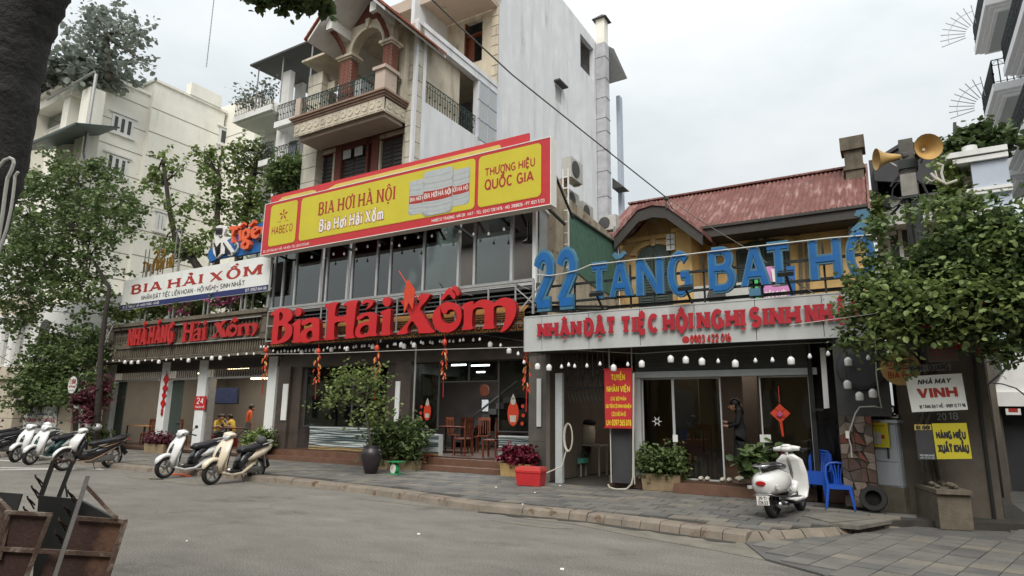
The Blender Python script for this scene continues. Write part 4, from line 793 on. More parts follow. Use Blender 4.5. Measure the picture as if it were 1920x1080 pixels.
YT_ = YQ-.0125
m = MB(); lettering('BIA HƠI HÀ NỘI', qx0+QL*.242, qx0+QL*.532, qz0+QH*.56, QH*.225, YT_, t=.2, con=.4, serif=.13, mb=m, gap=.1); build('lettering', m, M['pr'], bb)
for g_, mt_, dy in ((.05,'pr',0),(.0,'pw',-.003)):
 m = MB(); lettering('Bia Hơi Hải Xồm', qx0+QL*.25, qx0+QL*.495, qz0+QH*.25, QH*.2, YT_-.001+dy, t=.2, con=.75, serif=.1, mb=m, gap=.14, grow=g_); build('lettering', m, M[mt_], bb)
m = MB(); lettering('HABECO', qx0+QL*.042, qx0+QL*.135, qz0+QH*.37, QH*.135, YT_, t=.13, mb=m, gap=.14)
for t in range(5):
 an = R(90+72*t); c = (qx0+QL*.089+.13*math.cos(an), qz0+QH*.72+.12*math.sin(an)); m.loops([[(c[0]+.075*math.cos(an)*math.cos(u)-.035*math.sin(an)*math.sin(u), YT_, c[1]+.075*math.sin(an)*math.cos(u)+.035*math.cos(an)*math.sin(u)) for u in [k*.7854 for k in range(8)]]], (0,.001,0))
m.loops([[(qx0+QL*.089+.03*math.cos(u),YT_,qz0+QH*.72+.03*math.sin(u)) for u in [k*.7854 for k in range(8)]]], (0,.001,0)); m.box(qx0+QL*.066,qx0+QL*.082,YT_,YT_+.001,qz0+QH*.585,qz0+QH*.595); m.box(qx0+QL*.097,qx0+QL*.113,YT_,YT_+.001,qz0+QH*.585,qz0+QH*.595)
build('lettering', m, M['pr'], bb)
m = MB(); lettering('THƯƠNG HIỆU', qx0+QL*.82, qx0+QL*.96, qz0+QH*.62, QH*.115, YT_, t=.18, mb=m, gap=.12); lettering('QUỐC GIA', qx0+QL*.82, qx0+QL*.957, qz0+QH*.40, QH*.145, YT_, t=.2, mb=m, gap=.1); build('lettering', m, M['pr'], bb)
m = MB(); lettering('ĐC: 22 TĂNG BẠT HỔ - HÀ NỘI * TEL: 0243 972 648', qx0+QL*.01, qx0+QL*.21, qz0+QH*.04, QH*.04, YQ-.004, t=.17, mb=m); lettering('HABECO TRADING : MÃ OK, HAT - TEL: 0243 728 1476 - NO: 3108826 - PT 1021 7/23', qx0+QL*.66, qx0+QL*.985, qz0+QH*.045, QH*.045, YQ-.004, t=.17, mb=m); build('lettering', m, M['pw'], bb)
def keg(cx, cz, w, h, Y, txt):
 m = MB(); n = 12; m.mat(1).loops([[(cx+sx_*(w/2+.02),Y+.003,cz+sz_*(h/2)+.0) for sx_, sz_ in ((-1,-.9),(-.8,-1.02),(.8,-1.02),(1,-.9),(1,.95),(-1,.95))]], (0,.001,0))
 prof = [(0,.96),(.05,1),(.95,1),(1,.96),(1,.78),(.97,.76),(.97,.7),(1,.66),(1,.12),(.94,.05),(.75,0),(.25,0),(.06,.05),(0,.12),(0,.66),(.03,.7),(.03,.76),(0,.78)]
 m.mat(0).loops([[(cx+(u-.5)*w,Y,cz+(v-.5)*h) for u, v in prof]], (0,.002,0))
 for v, k in ((.88,.02),(.73,.03),(.62,.012),(.28,.012),(.2,.03),(.1,.015)): m.mat(1).loops([[(cx+(u-.5)*w,Y-.001,cz+(v-.5)*h-.03*math.sin(u*math.pi)+s*k*h*.4) for s, us in ((1,(.02,.25,.5,.75,.98)),(-1,(.98,.75,.5,.25,.02))) for u in us]], (0,.0005,0))
 m.mat(2).loops([[(cx+(u-.5)*w,Y-.002,cz+(v-.5)*h-.03*math.sin(u*math.pi)) for v, us in ((.56,(0,.25,.5,.75,1)),(.33,(1,.75,.5,.25,0))) for u in us]], (0,.0005,0))
 m.mat(3); lettering(txt, cx-w*.46, cx+w*.46, cz-.11*h, .11*h, Y-.003, t=.17, con=.6, mb=m)
 build('printed_keg', m, [M['pgrey'],M['steel'],M['pr'],M['pw']], bb)
kx = qx0+QL*.675; kz = (zp0+zp1)/2
keg(kx-.60, kz-.05, .75, 1.0, YT_-.001, 'BIA HƠI HÀ N'); keg(kx+.68, kz-.02, .75, 1.02, YT_-.001, 'IA HƠI HÀ NỘ'); keg(kx+.02, kz-.02, .98, 1.28, YT_-.008, 'BIA HƠI HÀ NỘI')
ox1 = X_(992,252,13.35); m = MB(); zt0 = qz1+.02
m.loops([[(X_(508,372,13.35),13.35,qz1-.3),(ox1,13.35,qz1-.3),(ox1,13.35,8.76),(X_(508,372,13.35),13.35,8.76)]], (0,.05,0)); ob_ = solo('old_banner', m, M['bred'], 'older red and ochre banner whose top edge shows above the billboard', 'banner')
m = MB(); x0 = X_(508,372,13.35); m.loops([[(x0+.35,13.344,qz1-.2),(x0+2.2,13.344,qz1-.2),(x0+2.2,13.344,8.58),(x0+2.0,13.344,8.63),(x0+.6,13.344,8.63),(x0+.35,13.344,8.5)]], (0,.003,0)); m.loops([[(x0+2.6,13.344,qz1-.2),(ox1-.6,13.344,qz1-.2),(ox1-.9,13.344,8.63),(x0+3.1,13.344,8.63),(x0+2.6,13.344,8.5)]], (0,.003,0)); build('ochre_panel', m, M['byelo'], ob_)
m = MB()
for i in range(8): x = qx0+.3+(QL-.6)*i/7; m.bar((x,13.3,qz0+.1),(x,14.4,qz0-.1), .06); m.bar((x,13.31,qz1-.2),(x,14.9,qz0+.2), .05)
build('strut', m, M['iron'], bb)
# ============================================================ tall villa behind
XS = -14.5; YV = 17.
vl = thing('tall_villa', 'tall narrow villa with arched gable balcony and long stained white side wall', 'villa', (-17.5,YV,PZ))
VX0 = X_(590,130,YV)
def sx(px, py): return PX(px, py, XS)
out = [sx(782,300)] ; q = sx(776,330); out = [V3((XS,YV,3)), V3((XS,YV,sx(790,48).z)), sx(932,160), V3((XS,sx(932,160).y,26)), V3((XS,33.9,26.2)), V3((XS,33.9,3))]
zTop = 24.6; y2 = sx(932,160).y
out = [V3((XS,YV,3)), V3((XS,YV,16.35)), V3((XS,y2,16.5)), V3((XS,y2,25.2)), V3((XS,34.4,25.0)), V3((XS,34.4,3))]
hA = [sx(802,76), sx(898,146), sx(893,258), sx(799,190)]; zb_ = (hA[2].z+hA[3].z)/2; zt_ = (hA[0].z+hA[1].z)/2; hA = [V3((XS,hA[0].y,zt_)), V3((XS,hA[1].y,zt_)), V3((XS,hA[1].y,zb_)), V3((XS,hA[0].y,zb_))]
def rectX(p, q): a, b = sx(*p), sx(*q); return [V3((XS,a.y,a.z)), V3((XS,b.y,a.z)), V3((XS,b.y,b.z)), V3((XS,a.y,b.z))]
hB = rectX((1088,72), (1126,150)); hB = [V3((XS,hB[0].y,24.3)),V3((XS,33.6,24.3)),V3((XS,33.6,22.1)),V3((XS,hB[0].y,22.1))]
a = sx(1041,158); b = sx(1053,198); hC = [V3((XS,a.y,a.z)),V3((XS,b.y,a.z)),V3((XS,b.y,b.z)),V3((XS,a.y,b.z))]
m = MB(); m.loops([out, hA, hB, hC], (-.28,0,0)); build('side_wall', m, M['villaw'], vl)
m = MB()
for i in range(5): m.box(XS-.1,XS-.06,hC[0].y+.02+(hC[1].y-hC[0].y)*i/5,hC[0].y+.05+(hC[1].y-hC[0].y)*i/5,hC[2].z,hC[0].z);
for i in range(7): z = hC[2].z+(hC[0].z-hC[2].z)*i/7; m.box(XS-.1,XS-.06,hC[0].y,hC[1].y,z,z+.03)
f = build('window_frame', m, M['whitep'], vl); m = MB(); m.box(XS-.2,XS-.18,hC[0].y,hC[1].y,hC[2].z,hC[0].z); build('pane', m, M['glass'], f)
m = MB(); m.box(XS+.001,XS+.35,hC[0].y-.15,hC[1].y+.15,hC[0].z+.12,hC[0].z+.2); build('window_hood', m, M['darkg'], vl)
m = MB(); m.box(VX0-.2,XS-.29,34.2,34.4,3,25); m.box(VX0-.2,VX0,YV,34.2,3,15.6); m.box(VX0-.2,VX0,y2,34.2,15.6,25); m.box(XS-3.2,XS-3,YV+3,34,15,25); build('outer_wall', m, M['villaw'], vl)
m = MB(); m.box(VX0,XS-.3,y2,34.2,24.9,25.2); m.box(VX0,XS-.3,YV+.3,y2,12.7,12.95); m.box(VX0,XS-.3,YV+.3,y2+.3,16.2,16.4); build('floor_slab', m, M['beige'], vl)
wz1, wz0 = Z_(880,40,y2), Z_(885,117,y2); wx0, wx1 = X_(869,80,y2), X_(903,80,y2)
m = MB(); m.loops([[(VX0,y2+.05,16.4),(XS-.02,y2+.05,16.4),(XS-.02,y2+.05,21.2),(VX0,y2+.05,21.2)],[(wx0,y2+.05,wz0),(wx1,y2+.05,wz0),(wx1,y2+.05,wz1),(wx0,y2+.05,wz1)]], (0,.3,0)); build('upper_front_wall', m, M['beige'], vl)
m = MB(); m.box(VX0,XS-.3,y2+3,y2+3.2,16.4,21); build('inner_wall', m, M['dark'], vl)
m = MB(); m.box(wx0+.05,wx0+.45,y2+.3,y2+.33,wz0+.05,wz1-.7); m.box(wx0,wx0+.06,y2+.1,y2+.3,wz0,wz1); m.box(wx0,wx1,y2+.1,y2+.3,wz1-.75,wz1-.69); build('curtain', m, M['wood'], vl)
nq = 9
for i in range(nq):
 z = 16.45+4.6*i/nq; m = MB(); m.box(X_(923,80,y2),XS+.03,y2-.05,y2+.04,z,z+4.6/nq-.05); build('quoin', m, M['beige'], vl)
m = MB(); m.box(X_(918,20,y2),XS+.1,y2-.14,y2+.1,20.95,21.2); m.box(VX0,X_(918,20,y2),y2-.06,y2+.04,20.7,20.8); m.box(VX0,XS-.01,y2+.05,y2+.35,21.2,25); build('cornice', m, M['beige'], vl)
ys_ = y2-2.; zs1 = Z_(760,20,ys_)
m = MB(); m.box(VX0+.5,XS-.01,ys_,y2-.02,zs1,zs1+.12); m.box(VX0+.4,XS+.0,ys_-.12,ys_,zs1-.12,zs1+.45); m.box(XS-.12,XS,ys_,y2,zs1+.12,zs1+.45); build('projecting_slab', m, M['beige2'], vl)
m = MB(); p = P(833,15,ys_+.8); m.lathe((p.x,ys_+.8,zs1-.04), [(.16,0),(.16,.04)], 12); build('ceiling_lamp', m, M['beige'], vl)
for nm_, xa_, xb_ in (('r', X_(771,150,YV), XS+.0), ('l', VX0-.05, X_(612,150,YV))):
 z = 9.6; top = 16.35 if nm_ == 'r' else 15.75
 while z < top-.1:
  h = min(.62, top-z); m = MB(); m.box(xa_,xb_+.02 if nm_ == 'r' else xb_,YV-.22,YV+.2,z+.02,z+h-.02); build('quoin', m, M['stoneb'], vl); z += .62
 m = MB(); m.box(xa_+.02,xb_-.02 if nm_ == 'r' else xb_-.02,YV-.2,YV+.18,3,top); build('corner_pier', m, M['stoneb'], vl)
m = MB(); m.box(XS-.32,XS+.04,YV-.2,y2,16.3,16.5); m.box(XS-.1,XS+.03,YV-.24,YV-.1,9,16.4); build('parapet_coping', m, M['villaw'], vl)
m = MB(); m.box(VX0+.3,XS-.4,YV+.25,YV+.5,3,12.6); build('brick_wall', m, M['terra'], vl)
sh = [(598,628,296,355),(645,689,278,345),(716,757,262,320)]
for i, (pa, pb, pya, pyb) in enumerate(sh):
 x0, x1 = X_(pa,300,YV+.2), X_(pb,300,YV+.2); z1_, z0_ = Z_((pa+pb)/2,pya,YV+.2), 8.6
 m = MB(); m.box(x0-.1,x0,YV+.1,YV+.3,z0_,z1_+.1); m.box(x1,x1+.1,YV+.1,YV+.3,z0_,z1_+.1); m.box(x0-.15,x1+.15,YV+.08,YV+.3,z1_+.1,z1_+.28); build('window_surround', m, M['beige' if i != 1 else 'terra'], vl)
 for s in (0,1):
  xa_, xb_ = x0+(x1-x0)*s/2, x0+(x1-x0)*(s+1)/2; m = MB(); m.box(xa_+.01,xb_-.01,YV+.2,YV+.25,z0_,z1_)
  for k in range(12): z = z1_-.12-.17*k; m.box(xa_+.06,xb_-.06,YV+.17,YV+.2,z-.1,z-.02)
  build('shutter', m, M['shutter'], vl)
 if i == 1:
  for xc_ in (x0+.12, x1-.55):
   m = MB(); m.box(xc_,xc_+.42,YV+.02,YV+.05,z1_-.45,z1_-.08); w_ = build('vent_window', m, M['pgrey'], vl)
m = MB(); z = Z_(700,235,YV); m.box(VX0+.3,XS-.4,YV+.1,YV+.25,12.0,12.5); m.box(VX0+1.6,VX0+1.95,YV+.05,YV+.3,9,12.3); m.box(VX0+3.6,VX0+3.95,YV+.05,YV+.3,9,12.3); build('brick_band', m, M['terra'], vl)
YBc = 15.6; BX0, BX1 = X_(552,240,YBc), X_(720,180,YBc); bz1 = Z_(720,168,YBc); bz0 = Z_(720,206,YBc)
bc = MB(); bc.box(BX0,BX1,YBc+.06,YV-.2,bz0+.1,bz1-.2); bc.box(BX0+.12,BX1-.12,YBc+.2,YV-.2,bz0-.12,bz0+.1); build('balcony_slab', bc, M['beige2'], vl)
m = MB(); m.box(BX0,BX1,YBc,YBc+.06,bz0,bz1-.24); m.box(BX1-.06,BX1,YBc+.06,YV-.2,bz0,bz1-.24); build('balcony_fascia', m, M['beige'], vl)
m = MB()
for k, (o_, z_) in enumerate(((.05,bz1-.24),(.11,bz1-.16),(.17,bz1-.08))): m.box(BX0-o_,BX1+o_,YBc-o_,YV-.2,z_,z_+.075)
build('balcony_moulding', m, M['mould'], vl)
n = 13
for i in range(n):
 cx = BX0+(BX1-BX0)*(i+.5)/n; zc_ = (bz0+bz1-.24)/2; r_ = .13
 m = MB(); w_ = (BX1-BX0)/n/2-.035; hh = (bz1-.24-bz0)/2-.05; m.box(cx-w_,cx+w_,YBc-.015,YBc,zc_-hh,zc_+hh); m.lathe((cx,YBc-.02,zc_), [(r_,0),(r_,.015),(r_*.75,.02),(r_*.7,.005)], 12, ax=(0,-1,0)); build('balcony_panel', m, M['beige'], vl)
for i in range(3):
 cy = YBc+.1+(YV-.3-YBc)*(i+.5)/3; m = MB(); m.box(BX1,BX1+.015,cy-.18,cy+.18,zc_-hh,zc_+hh); m.lathe((BX1+.02,cy,zc_), [(r_,0),(r_,.015),(r_*.75,.02),(r_*.7,.005)], 12, ax=(1,0,0)); build('balcony_panel', m, M['beige'], vl)
def railing(mb, p, q, h, step=.12, r=.012, curl=True, top=.035):
 p, q = V3(p), V3(q); L = (q-p).length; d = (q-p)/L; n = max(2, int(L/step)); Z = V3((0,0,1))
 mb.bar(p+Z*h, q+Z*h, top, top*.7); mb.bar(p+Z*.08, q+Z*.08, .02); mb.bar(p+Z*(h*.78), q+Z*(h*.78), .02)
 for i in range(n+1):
  a = p+d*(L*i/n); mb.bar(a, a+Z*h, r*1.6)
  if curl and i % 2 == 0 and i < n: mb.tube([a+d*(step*2*t)+Z*(h*(.78+.2*math.sin(t*math.pi))) for t in (0,.25,.5,.75,1)], .01, 4, False); mb.ob(a+Z*h*.42, d*.03, V3((-d.y,d.x,0))*.03, Z*.03)
def rail_part(parent, p, q, h, mt_='greeniron', **k): m = MB(); railing(m, p, q, h, **k); build('railing', m, M[mt_], parent)
rail_part(vl, (BX0+.1,YBc+.05,bz1), (BX1-.35,YBc+.05,bz1), .82); rail_part(vl, (BX1-.02,YBc+.4,bz1), (BX1-.02,YV-.2,bz1), .82); rail_part(vl, (BX0+.05,YBc+.1,bz1), (BX0+.05,YV-.2,bz1), .82)
rail_part(vl, (XS-.14,YV+.2,zb_+.0), (XS-.14,hA[1].y,zb_+.0), 1.0, step=.16)
m = MB(); y0_ = hA[1].y
for k in range(3): yy = y0_+.06+(y2-y0_-.1)*k/2; m.box(XS-.02,XS+.03,yy-.03,yy+.03,zb_-.1,zt_)
for k in range(4): z = zb_+(zt_-zb_)*k/3; m.box(XS-.02,XS+.03,y0_,y2,z-.03,z+.02)
fr_ = build('screen_frame', m, M['bluew'], vl); m = MB(); m.box(XS+.0,XS+.01,y0_+.05,y2-.03,zb_,zt_); build('pane', m, M['pgrey'], fr_)
yA = YBc+.25; pl0, pl1 = X_(635,150,yA), X_(656,150,yA); pr0, pr1 = BX1-.42, BX1-.02
zcap = Z_(645,113,yA); zcapr = Z_(722,86,yA); zcap = zcapr = (zcap+zcapr)/2
def brickpier(x0, x1, y0, y1, z0, z1):
 m = MB(); m.box(x0+.01,x1-.01,y0+.01,y1-.01,z0,z1); build('pier_core', m, M['mortar'], vl)
 m = MB(); z = z0; r = 0
 while z < z1-.05:
  xx = x0-(.06 if r % 2 else 0)
  while xx < x1: a = max(xx,x0); b = min(xx+.19,x1); m.box(a+.008,b-.008,y0,y0+.05,z+.006,z+.062) if b-a > .03 else 0; xx += .2
  yy = y0+.05-(.1 if r % 2 else 0)
  while yy < y1: a = max(yy,y0+.055); b = min(yy+.19,y1); m.box(x1-.05,x1,a+.006,b-.008,z+.006,z+.062) if b-a > .03 else 0; yy += .2
  z += .07; r += 1
 build('brickwork', m, M['brick'], vl, kind='stuff')
brickpier(pl0,pl1,yA,yA+.4,bz1,zcap); brickpier(pr0,pr1,yA,yA+.4,bz1+.9,zcap)
m = MB(); m.box(pr0-.05,pr1+.03,YBc-.02,YBc+.62,bz1,bz1+.85); m.box(pr0-.13,pr1+.1,YBc-.1,YBc+.7,bz1+.85,bz1+.98); m.box(BX0-.02,BX0+.25,YBc-.02,YBc+.3,bz1,bz1+.85); build('pedestal', m, M['beige2'], vl)
m = MB()
for a_, b_ in ((pl0,pl1),(pr0,pr1)):
 m.box(a_-.06,b_+.06,yA-.06,yA+.46,zcap,zcap+.07); m.box(a_-.12,b_+.12,yA-.12,yA+.52,zcap+.07,zcap+.18)
build('capital', m, M['beige'], vl)
acx = (pl1+pr0)/2; ar = (pr0-pl1)/2; zsp = zcap+.18; m = MB(); n = 16; xo0, xo1 = pl0+.0, pr1-.0
arcpts = [(acx+ar*math.cos(math.pi*(1-i/n)), zsp+ar*math.sin(math.pi*i/n)) for i in range(n+1)]
m.loops([[(xo0,yA+.05,zsp)]+[(x,yA+.05,z) for x, z in arcpts]+[(xo1,yA+.05,zsp),(xo1,yA+.05,zsp+ar+.35),(xo0,yA+.05,zsp+ar+.35)]], (0,.3,0)); m.box(xo1+.02,XS-.35,YV-.3,YV-.05,zsp,zsp+.45);
build('arch_wall', m, M['beige'], vl)
for k_, (r0, r1, dd) in enumerate(((ar-.02,ar+.1,.1),(ar+.1,ar+.2,.05))):
 m = MB(); m.loops([[(acx+r1*math.cos(math.pi*(1-i/n)),yA+.05-dd,zsp+r1*math.sin(math.pi*i/n)) for i in range(n+1)]+[(acx+r0*math.cos(math.pi*i/n),yA+.05-dd,zsp+r0*math.sin(math.pi*i/n)) for i in range(n+1)]], (0,dd,0)); build('arch_moulding', m, M['beige'], vl)
m = MB(); m.prism([(acx-.1,yA-.1,zsp+ar+.38),(acx+.1,yA-.1,zsp+ar+.38),(acx+.06,yA-.1,zsp+ar+.02),(acx-.06,yA-.1,zsp+ar+.02)], (0,.14,0)); build('keystone', m, M['beige'], vl)
m = MB(); m.box(acx+ar+.25,XS-.3,YV-.5,YV+3,bz1,16.2); m.box(VX0+.2,X_(628,140,YV)-.1,YV+.1,YV+.3,bz1+1.9,bz1+2.3); build('balcony_inner_wall', m, M['beige'], vl)
m = MB(); m.box(VX0,XS-.3,YBc+.7,YV+3.2,zsp+ar+.05,zsp+ar+.15); build('balcony_ceiling', m, M['beige'], vl)
yg0, yg1 = 14.65, YV+1.2; gx = acx; gw = 1.95; zev = 15.55; zap = zev+gw*1.02; SL = 1.02
m = MB()
for s in (-1,1):
 a = V3((gx,yg0,zap)); b = V3((gx+s*gw,yg0,zev)); m.prism([a, b, b+V3((0,0,-.12)), a+V3((0,0,-.14))], (0,yg1-yg0,0))
build('gable_roof', m, M['white'], vl)
m = MB()
for s in (-1,1):
 for j in range(14):
  t0, t1 = j/14, (j+1)/14; x0, z0_ = gx+s*(gw+.12)*t0, zap-(zap-zev+.1)*t0; x1, z1_ = gx+s*(gw+.12)*t1, zap-(zap-zev+.1)*t1
  for k in range(12): ya = yg0-.08+(yg1-yg0)*k/12; m.prism([(x0,ya,z0_+.10),(x1,ya,z1_+.13),(x1,ya,z1_+.05),(x0,ya,z0_+.03)], (0,(yg1-yg0)/12-.02,0))
build('roof_tiles', m, M['rooftile'], vl, kind='stuff')
m = MB(); m.prism([(gx,yA+.1,zap-.15),(gx-1.35,yA+.1,zap-.15-1.35*SL),(gx-1.35,yA+.1,zsp+ar+.3),(gx+1.35,yA+.1,zsp+ar+.3),(gx+1.35,yA+.1,zap-.15-1.35*SL)], (0,.2,0)); build('gable_wall', m, M['terra'], vl)
for s in (-1,1):
 x = gx+s*(ar+.3); z = zap-(ar+.3)*SL; m = MB(); m.box(x-.15,x+.15,yg0+.25,yA+.1,z-.55,z-.15); build('eave_bracket', m, M['white'], vl)
 m = MB(); m.tube([(x,yA-.75,z-.6),(x,yA-.45,z-.7),(x,yA-.2,z-.95),(x,yA-.02,z-1.25)], [.07,.1,.09,.06], 6); m.box(x-.09,x+.09,yA-.8,yA-.6,z-.62,z-.54); build('console', m, M['terra'], vl)
m = MB(); p = P(680,120,YV-.4); m.box(p.x-.5,p.x+.5,YV-.9,YV-.2,bz1+.1,bz1+1.15); m.box(p.x-.9,p.x-.55,YV-.8,YV-.3,bz1+.6,bz1+.9); solo('water_tank', m, M['pgrey'], 'pale box shaped tank standing on the villa balcony behind the railing', 'tank')
dx = XS+.35; dk = thing('exhaust_duct', 'tall grey metal exhaust duct with pyramid cap climbing the back corner of the side wall', 'duct', (dx,34,9))
z = 8.; yd = 33.9; hs = [2.1,2.4,1.6,2.4,2.1,2.6,2.2,2.,1.4,2.2]; i = 0
while z < 24.8:
 h = hs[i % len(hs)]*.62; m = MB(); m.box(dx-.32,dx+.3,yd,yd+.62,z+.03,z+h); m.box(dx-.35,dx+.33,yd-.03,yd+.65,z,z+.05); build('duct_section', m, M['duct'], dk); z += h; i += 1
m = MB(); m.box(dx-.3,dx+.28,yd,yd+.6,z,z+1.7); build('top_section', m, M['cream'], dk); m = MB(); m.add([(dx-.5,yd-.2,z+1.7),(dx+.48,yd-.2,z+1.7),(dx+.48,yd+.8,z+1.7),(dx-.5,yd+.8,z+1.7),(dx,yd+.3,z+2.2)], [(0,1,4),(1,2,4),(2,3,4),(3,0,4),(3,2,1,0)]); build('cap', m, M['darkg'], dk)
q_ = [P(1140,88,36),P(1150,93,36),P(1175,148,35),P(1140,158,35)]; m = MB(); m.add(q_+[v+V3((0,.1,.12)) for v in q_], [(0,1,2,3),(4,5,6,7),(0,1,5,4),(1,2,6,5),(2,3,7,6)]); m.bar(P(1142,145,35.4), P(1153,150,35.4), .25); solo('rear_awning', m, M['darkg'], 'dark metal awning sticking out behind the exhaust duct near the roof', 'awning')
a_ = P(1155,180,36.5); m = MB(); m.box(dx+.2,a_.x,36.5,37,6,a_.z); solo('rear_wall_strip', m, M['bluew'], 'narrow pale grey wall behind the exhaust duct', 'wall')
m = MB(); m.prism([P(1148,333,35.5),P(1170,350,35.5),P(1148,353,35.5)], (0,1,0)); solo('small_awning', m, M['darkg'], 'small dark triangular awning low behind the duct', 'awning')
m = MB(); m.tube([(XS-.1,24.8,25.2),(XS-.1,24.8,27.5)], .035, 5); solo('rooftop_pole', m, M['steel'], 'thin pole rising from the top edge of the long side wall', 'pole')
YW = 20.; wb = thing('white_balcony_house', 'narrow white house with stacked balconies and a roof deck canopy, left of the villa', 'house', (X_(520,300,YW),YW,PZ))
def wbx(px, py, dy=0): return P(px,py,YW+dy)
x0, x1 = X_(490,250,YW+1.6), X_(572,250,YW+1.6); m = MB(); m.box(x0,x1+.6,YW+1.6,YW+6,PZ,Z_(500,210,YW+1.6)); build('wall', m, M['white'], wb)
m = MB(); m.box(X_(517,200,YW),X_(533,200,YW),YW+.2,YW+.5,PZ,Z_(525,133,YW)); m.box(X_(486,200,YW),X_(499,200,YW),YW+2.2,YW+2.5,10,Z_(492,150,YW+2.2)); build('column', m, M['white'], wb)
for (pa, pb, pyt, pyb) in ((447,516,208,222),(524,566,222,238),(524,566,262+40,275+40),(494,516,300,312)):
 a = wbx(pa,pyt); b = wbx(pb,pyb); m = MB(); zz = (a.z+b.z)/2; m.box(a.x,b.x,YW-.3,YW+1.6,zz-.22,zz+.1); m.box(a.x+.1,b.x-.1,YW-.1,YW+1.6,zz-.3,zz-.22); build('balcony_slab', m, M['white'], wb)
 rail_part(wb, (a.x+.05,YW-.2,zz+.1), (b.x-.05,YW-.2,zz+.1), .95, 'iron', step=.13);
m = MB(); a = P(489,135,YW+.1); b = P(592,168,YW+.1); m.add([(a.x,YW-.6,a.z+.1),(b.x,YW-.6,a.z+.1),(b.x,YW+3.4,a.z+.35),(a.x,YW+3.4,a.z+.35),(a.x,YW-.6,a.z),(b.x,YW-.6,a.z),(b.x,YW+3.4,a.z+.25),(a.x,YW+3.4,a.z+.25)], [(0,1,2,3),(4,5,6,7),(0,1,5,4),(1,2,6,5),(0,3,7,4)]); build('deck_canopy', m, M['darkg'], wb)
m = MB()
for px in (490,535,588): x = X_(px,180,YW); m.bar((x,YW-.3,Z_(500,208,YW)),(x,YW-.3,a.z), .05)
build('canopy_post', m, M['steel'], wb)
m = MB(); a = P(497,330,YW+1.55); m.box(a.x,a.x+.7,YW+1.5,YW+1.58,a.z,a.z+1.6); m.box(a.x+1.6,a.x+2.4,YW+1.5,YW+1.58,a.z,a.z+1.6); build('window', m, M['glass'], wb)
m = MB(); p = P(541,253,YW+.6); m.lathe((p.x,YW+.6,p.z), [(.14,0),(.14,.05)], 10); build('ceiling_lamp', m, M['beige'], wb)
# ============================================================ big cream building at far left
XC = -38.; YC = PX(190,150,XC).y; cb = thing('cream_building', 'tall cream building with horizontal grooves, a roof garden and small side windows, far left', 'building', (XC,YC,0))
zr = PX(190,150,XC).z; zpar = zr+.9
y1c = PX(284,165,XC).y; y2c = PX(416,215,XC).y
zlow = 12.
m = MB(); m.box(XC-14,XC,YC,y1c,0,zr+.3); m.box(XC-14,XC+.35,y1c,y2c,0,zr+1.2); m.box(XC-4,XC+3.5,y2c+.2,y2c+6,0,zr+1.9); build('wall', m, M['cream'], cb)
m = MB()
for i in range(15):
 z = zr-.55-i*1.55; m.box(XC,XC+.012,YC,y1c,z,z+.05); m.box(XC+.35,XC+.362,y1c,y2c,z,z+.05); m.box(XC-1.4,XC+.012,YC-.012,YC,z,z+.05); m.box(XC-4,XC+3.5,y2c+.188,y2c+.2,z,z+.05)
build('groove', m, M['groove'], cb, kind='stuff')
m = MB(); m.box(XC-.9,XC+.45,y1c-.08,y2c+.1,zr+1.2,zr+1.35); m.box(XC-14.2,XC+.1,YC-.2,y1c,zr+.3,zr+.5); m.box(XC+.0,XC+.5,y1c+2.2,y1c+4.4,zr+1.35,zr+2.2); build('parapet', m, M['cream'], cb)
def cwin(px0, py0, px1, py1, n=3, X=XC+.36):
 a, b = PX(px0,py0,X), PX(px1,py1,X); h = 1.05; z0_ = (a.z+b.z)/2-h; y0_, y1_ = a.y, b.y
 m = MB(); m.box(X,X+.1,y0_-.25,y1_+.25,z0_+h+.1,z0_+h+.2); m.box(X,X+.12,y0_-.2,y1_+.2,z0_-.15,z0_-.05); m.box(X,X+.04,y0_-.05,y1_+.05,z0_-.05,z0_+h+.05); w_ = build('window', m, M['white'], cb)
 for i in range(n):
  m = MB(); t0 = y0_+(y1_-y0_)*i/n+.1; t1 = y0_+(y1_-y0_)*(i+1)/n-.1; m.box(X+.04,X+.06,t0,t1,z0_+.1,z0_+h-.1); build('pane', m, M['darkg'], w_)
cwin(213,213,250,228, X=XC+.02); cwin(202,288,238,302, X=XC+.02); cwin(413,243,427,243, 1); cwin(296,398,308,405, 2)
for k, (pa, pb, pya, pyb) in enumerate(((80,118,215,248),(143,151,205,245))):
 x0, x1 = X_(pa,230,YC), X_(pb,230,YC); z1_, z0_ = Z_(pa,pya,YC), Z_(pa,pyb,YC); m = MB(); m.box(x0-.2,x1+.2,YC-.05,YC-.001,z0_-.1,z1_+.2); w_ = build('window', m, M['whitep'], cb); m = MB(); m.box(x0,x1,YC-.08,YC-.051,z0_,z1_); build('pane', m, M['glass'], w_)
m = MB()
for pa, pb in ((62,72),(121,132),(153,168)): x0, x1 = X_(pa,230,YC-.6), X_(pb,230,YC-.6); m.box(x0,x1,YC-.8,YC,zr-5.3,zr-1.0)
m.box(X_(58,200,YC),XC-1.1,YC-.9,YC,zr-1.0,zr-.4); m.box(X_(56,200,YC),XC-.9,YC-1.1,YC,zr-.4,zr-.15); build('front_pier', m, M['cream'], cb)
m = MB(); x = X_(168,220,YC-1); m.tube([(x,YC-1,zr-.6),(x,YC-1,zr-5.2),(x+.2,YC-1,zr-5.6),(x+.2,YC-1,zr-9)], .09, 6); m.tube([(x-5,YC-1.2,zr-.9),(x,YC-1.1,zr-.5)], .08, 6); build('downpipe', m, M['steel'], cb)
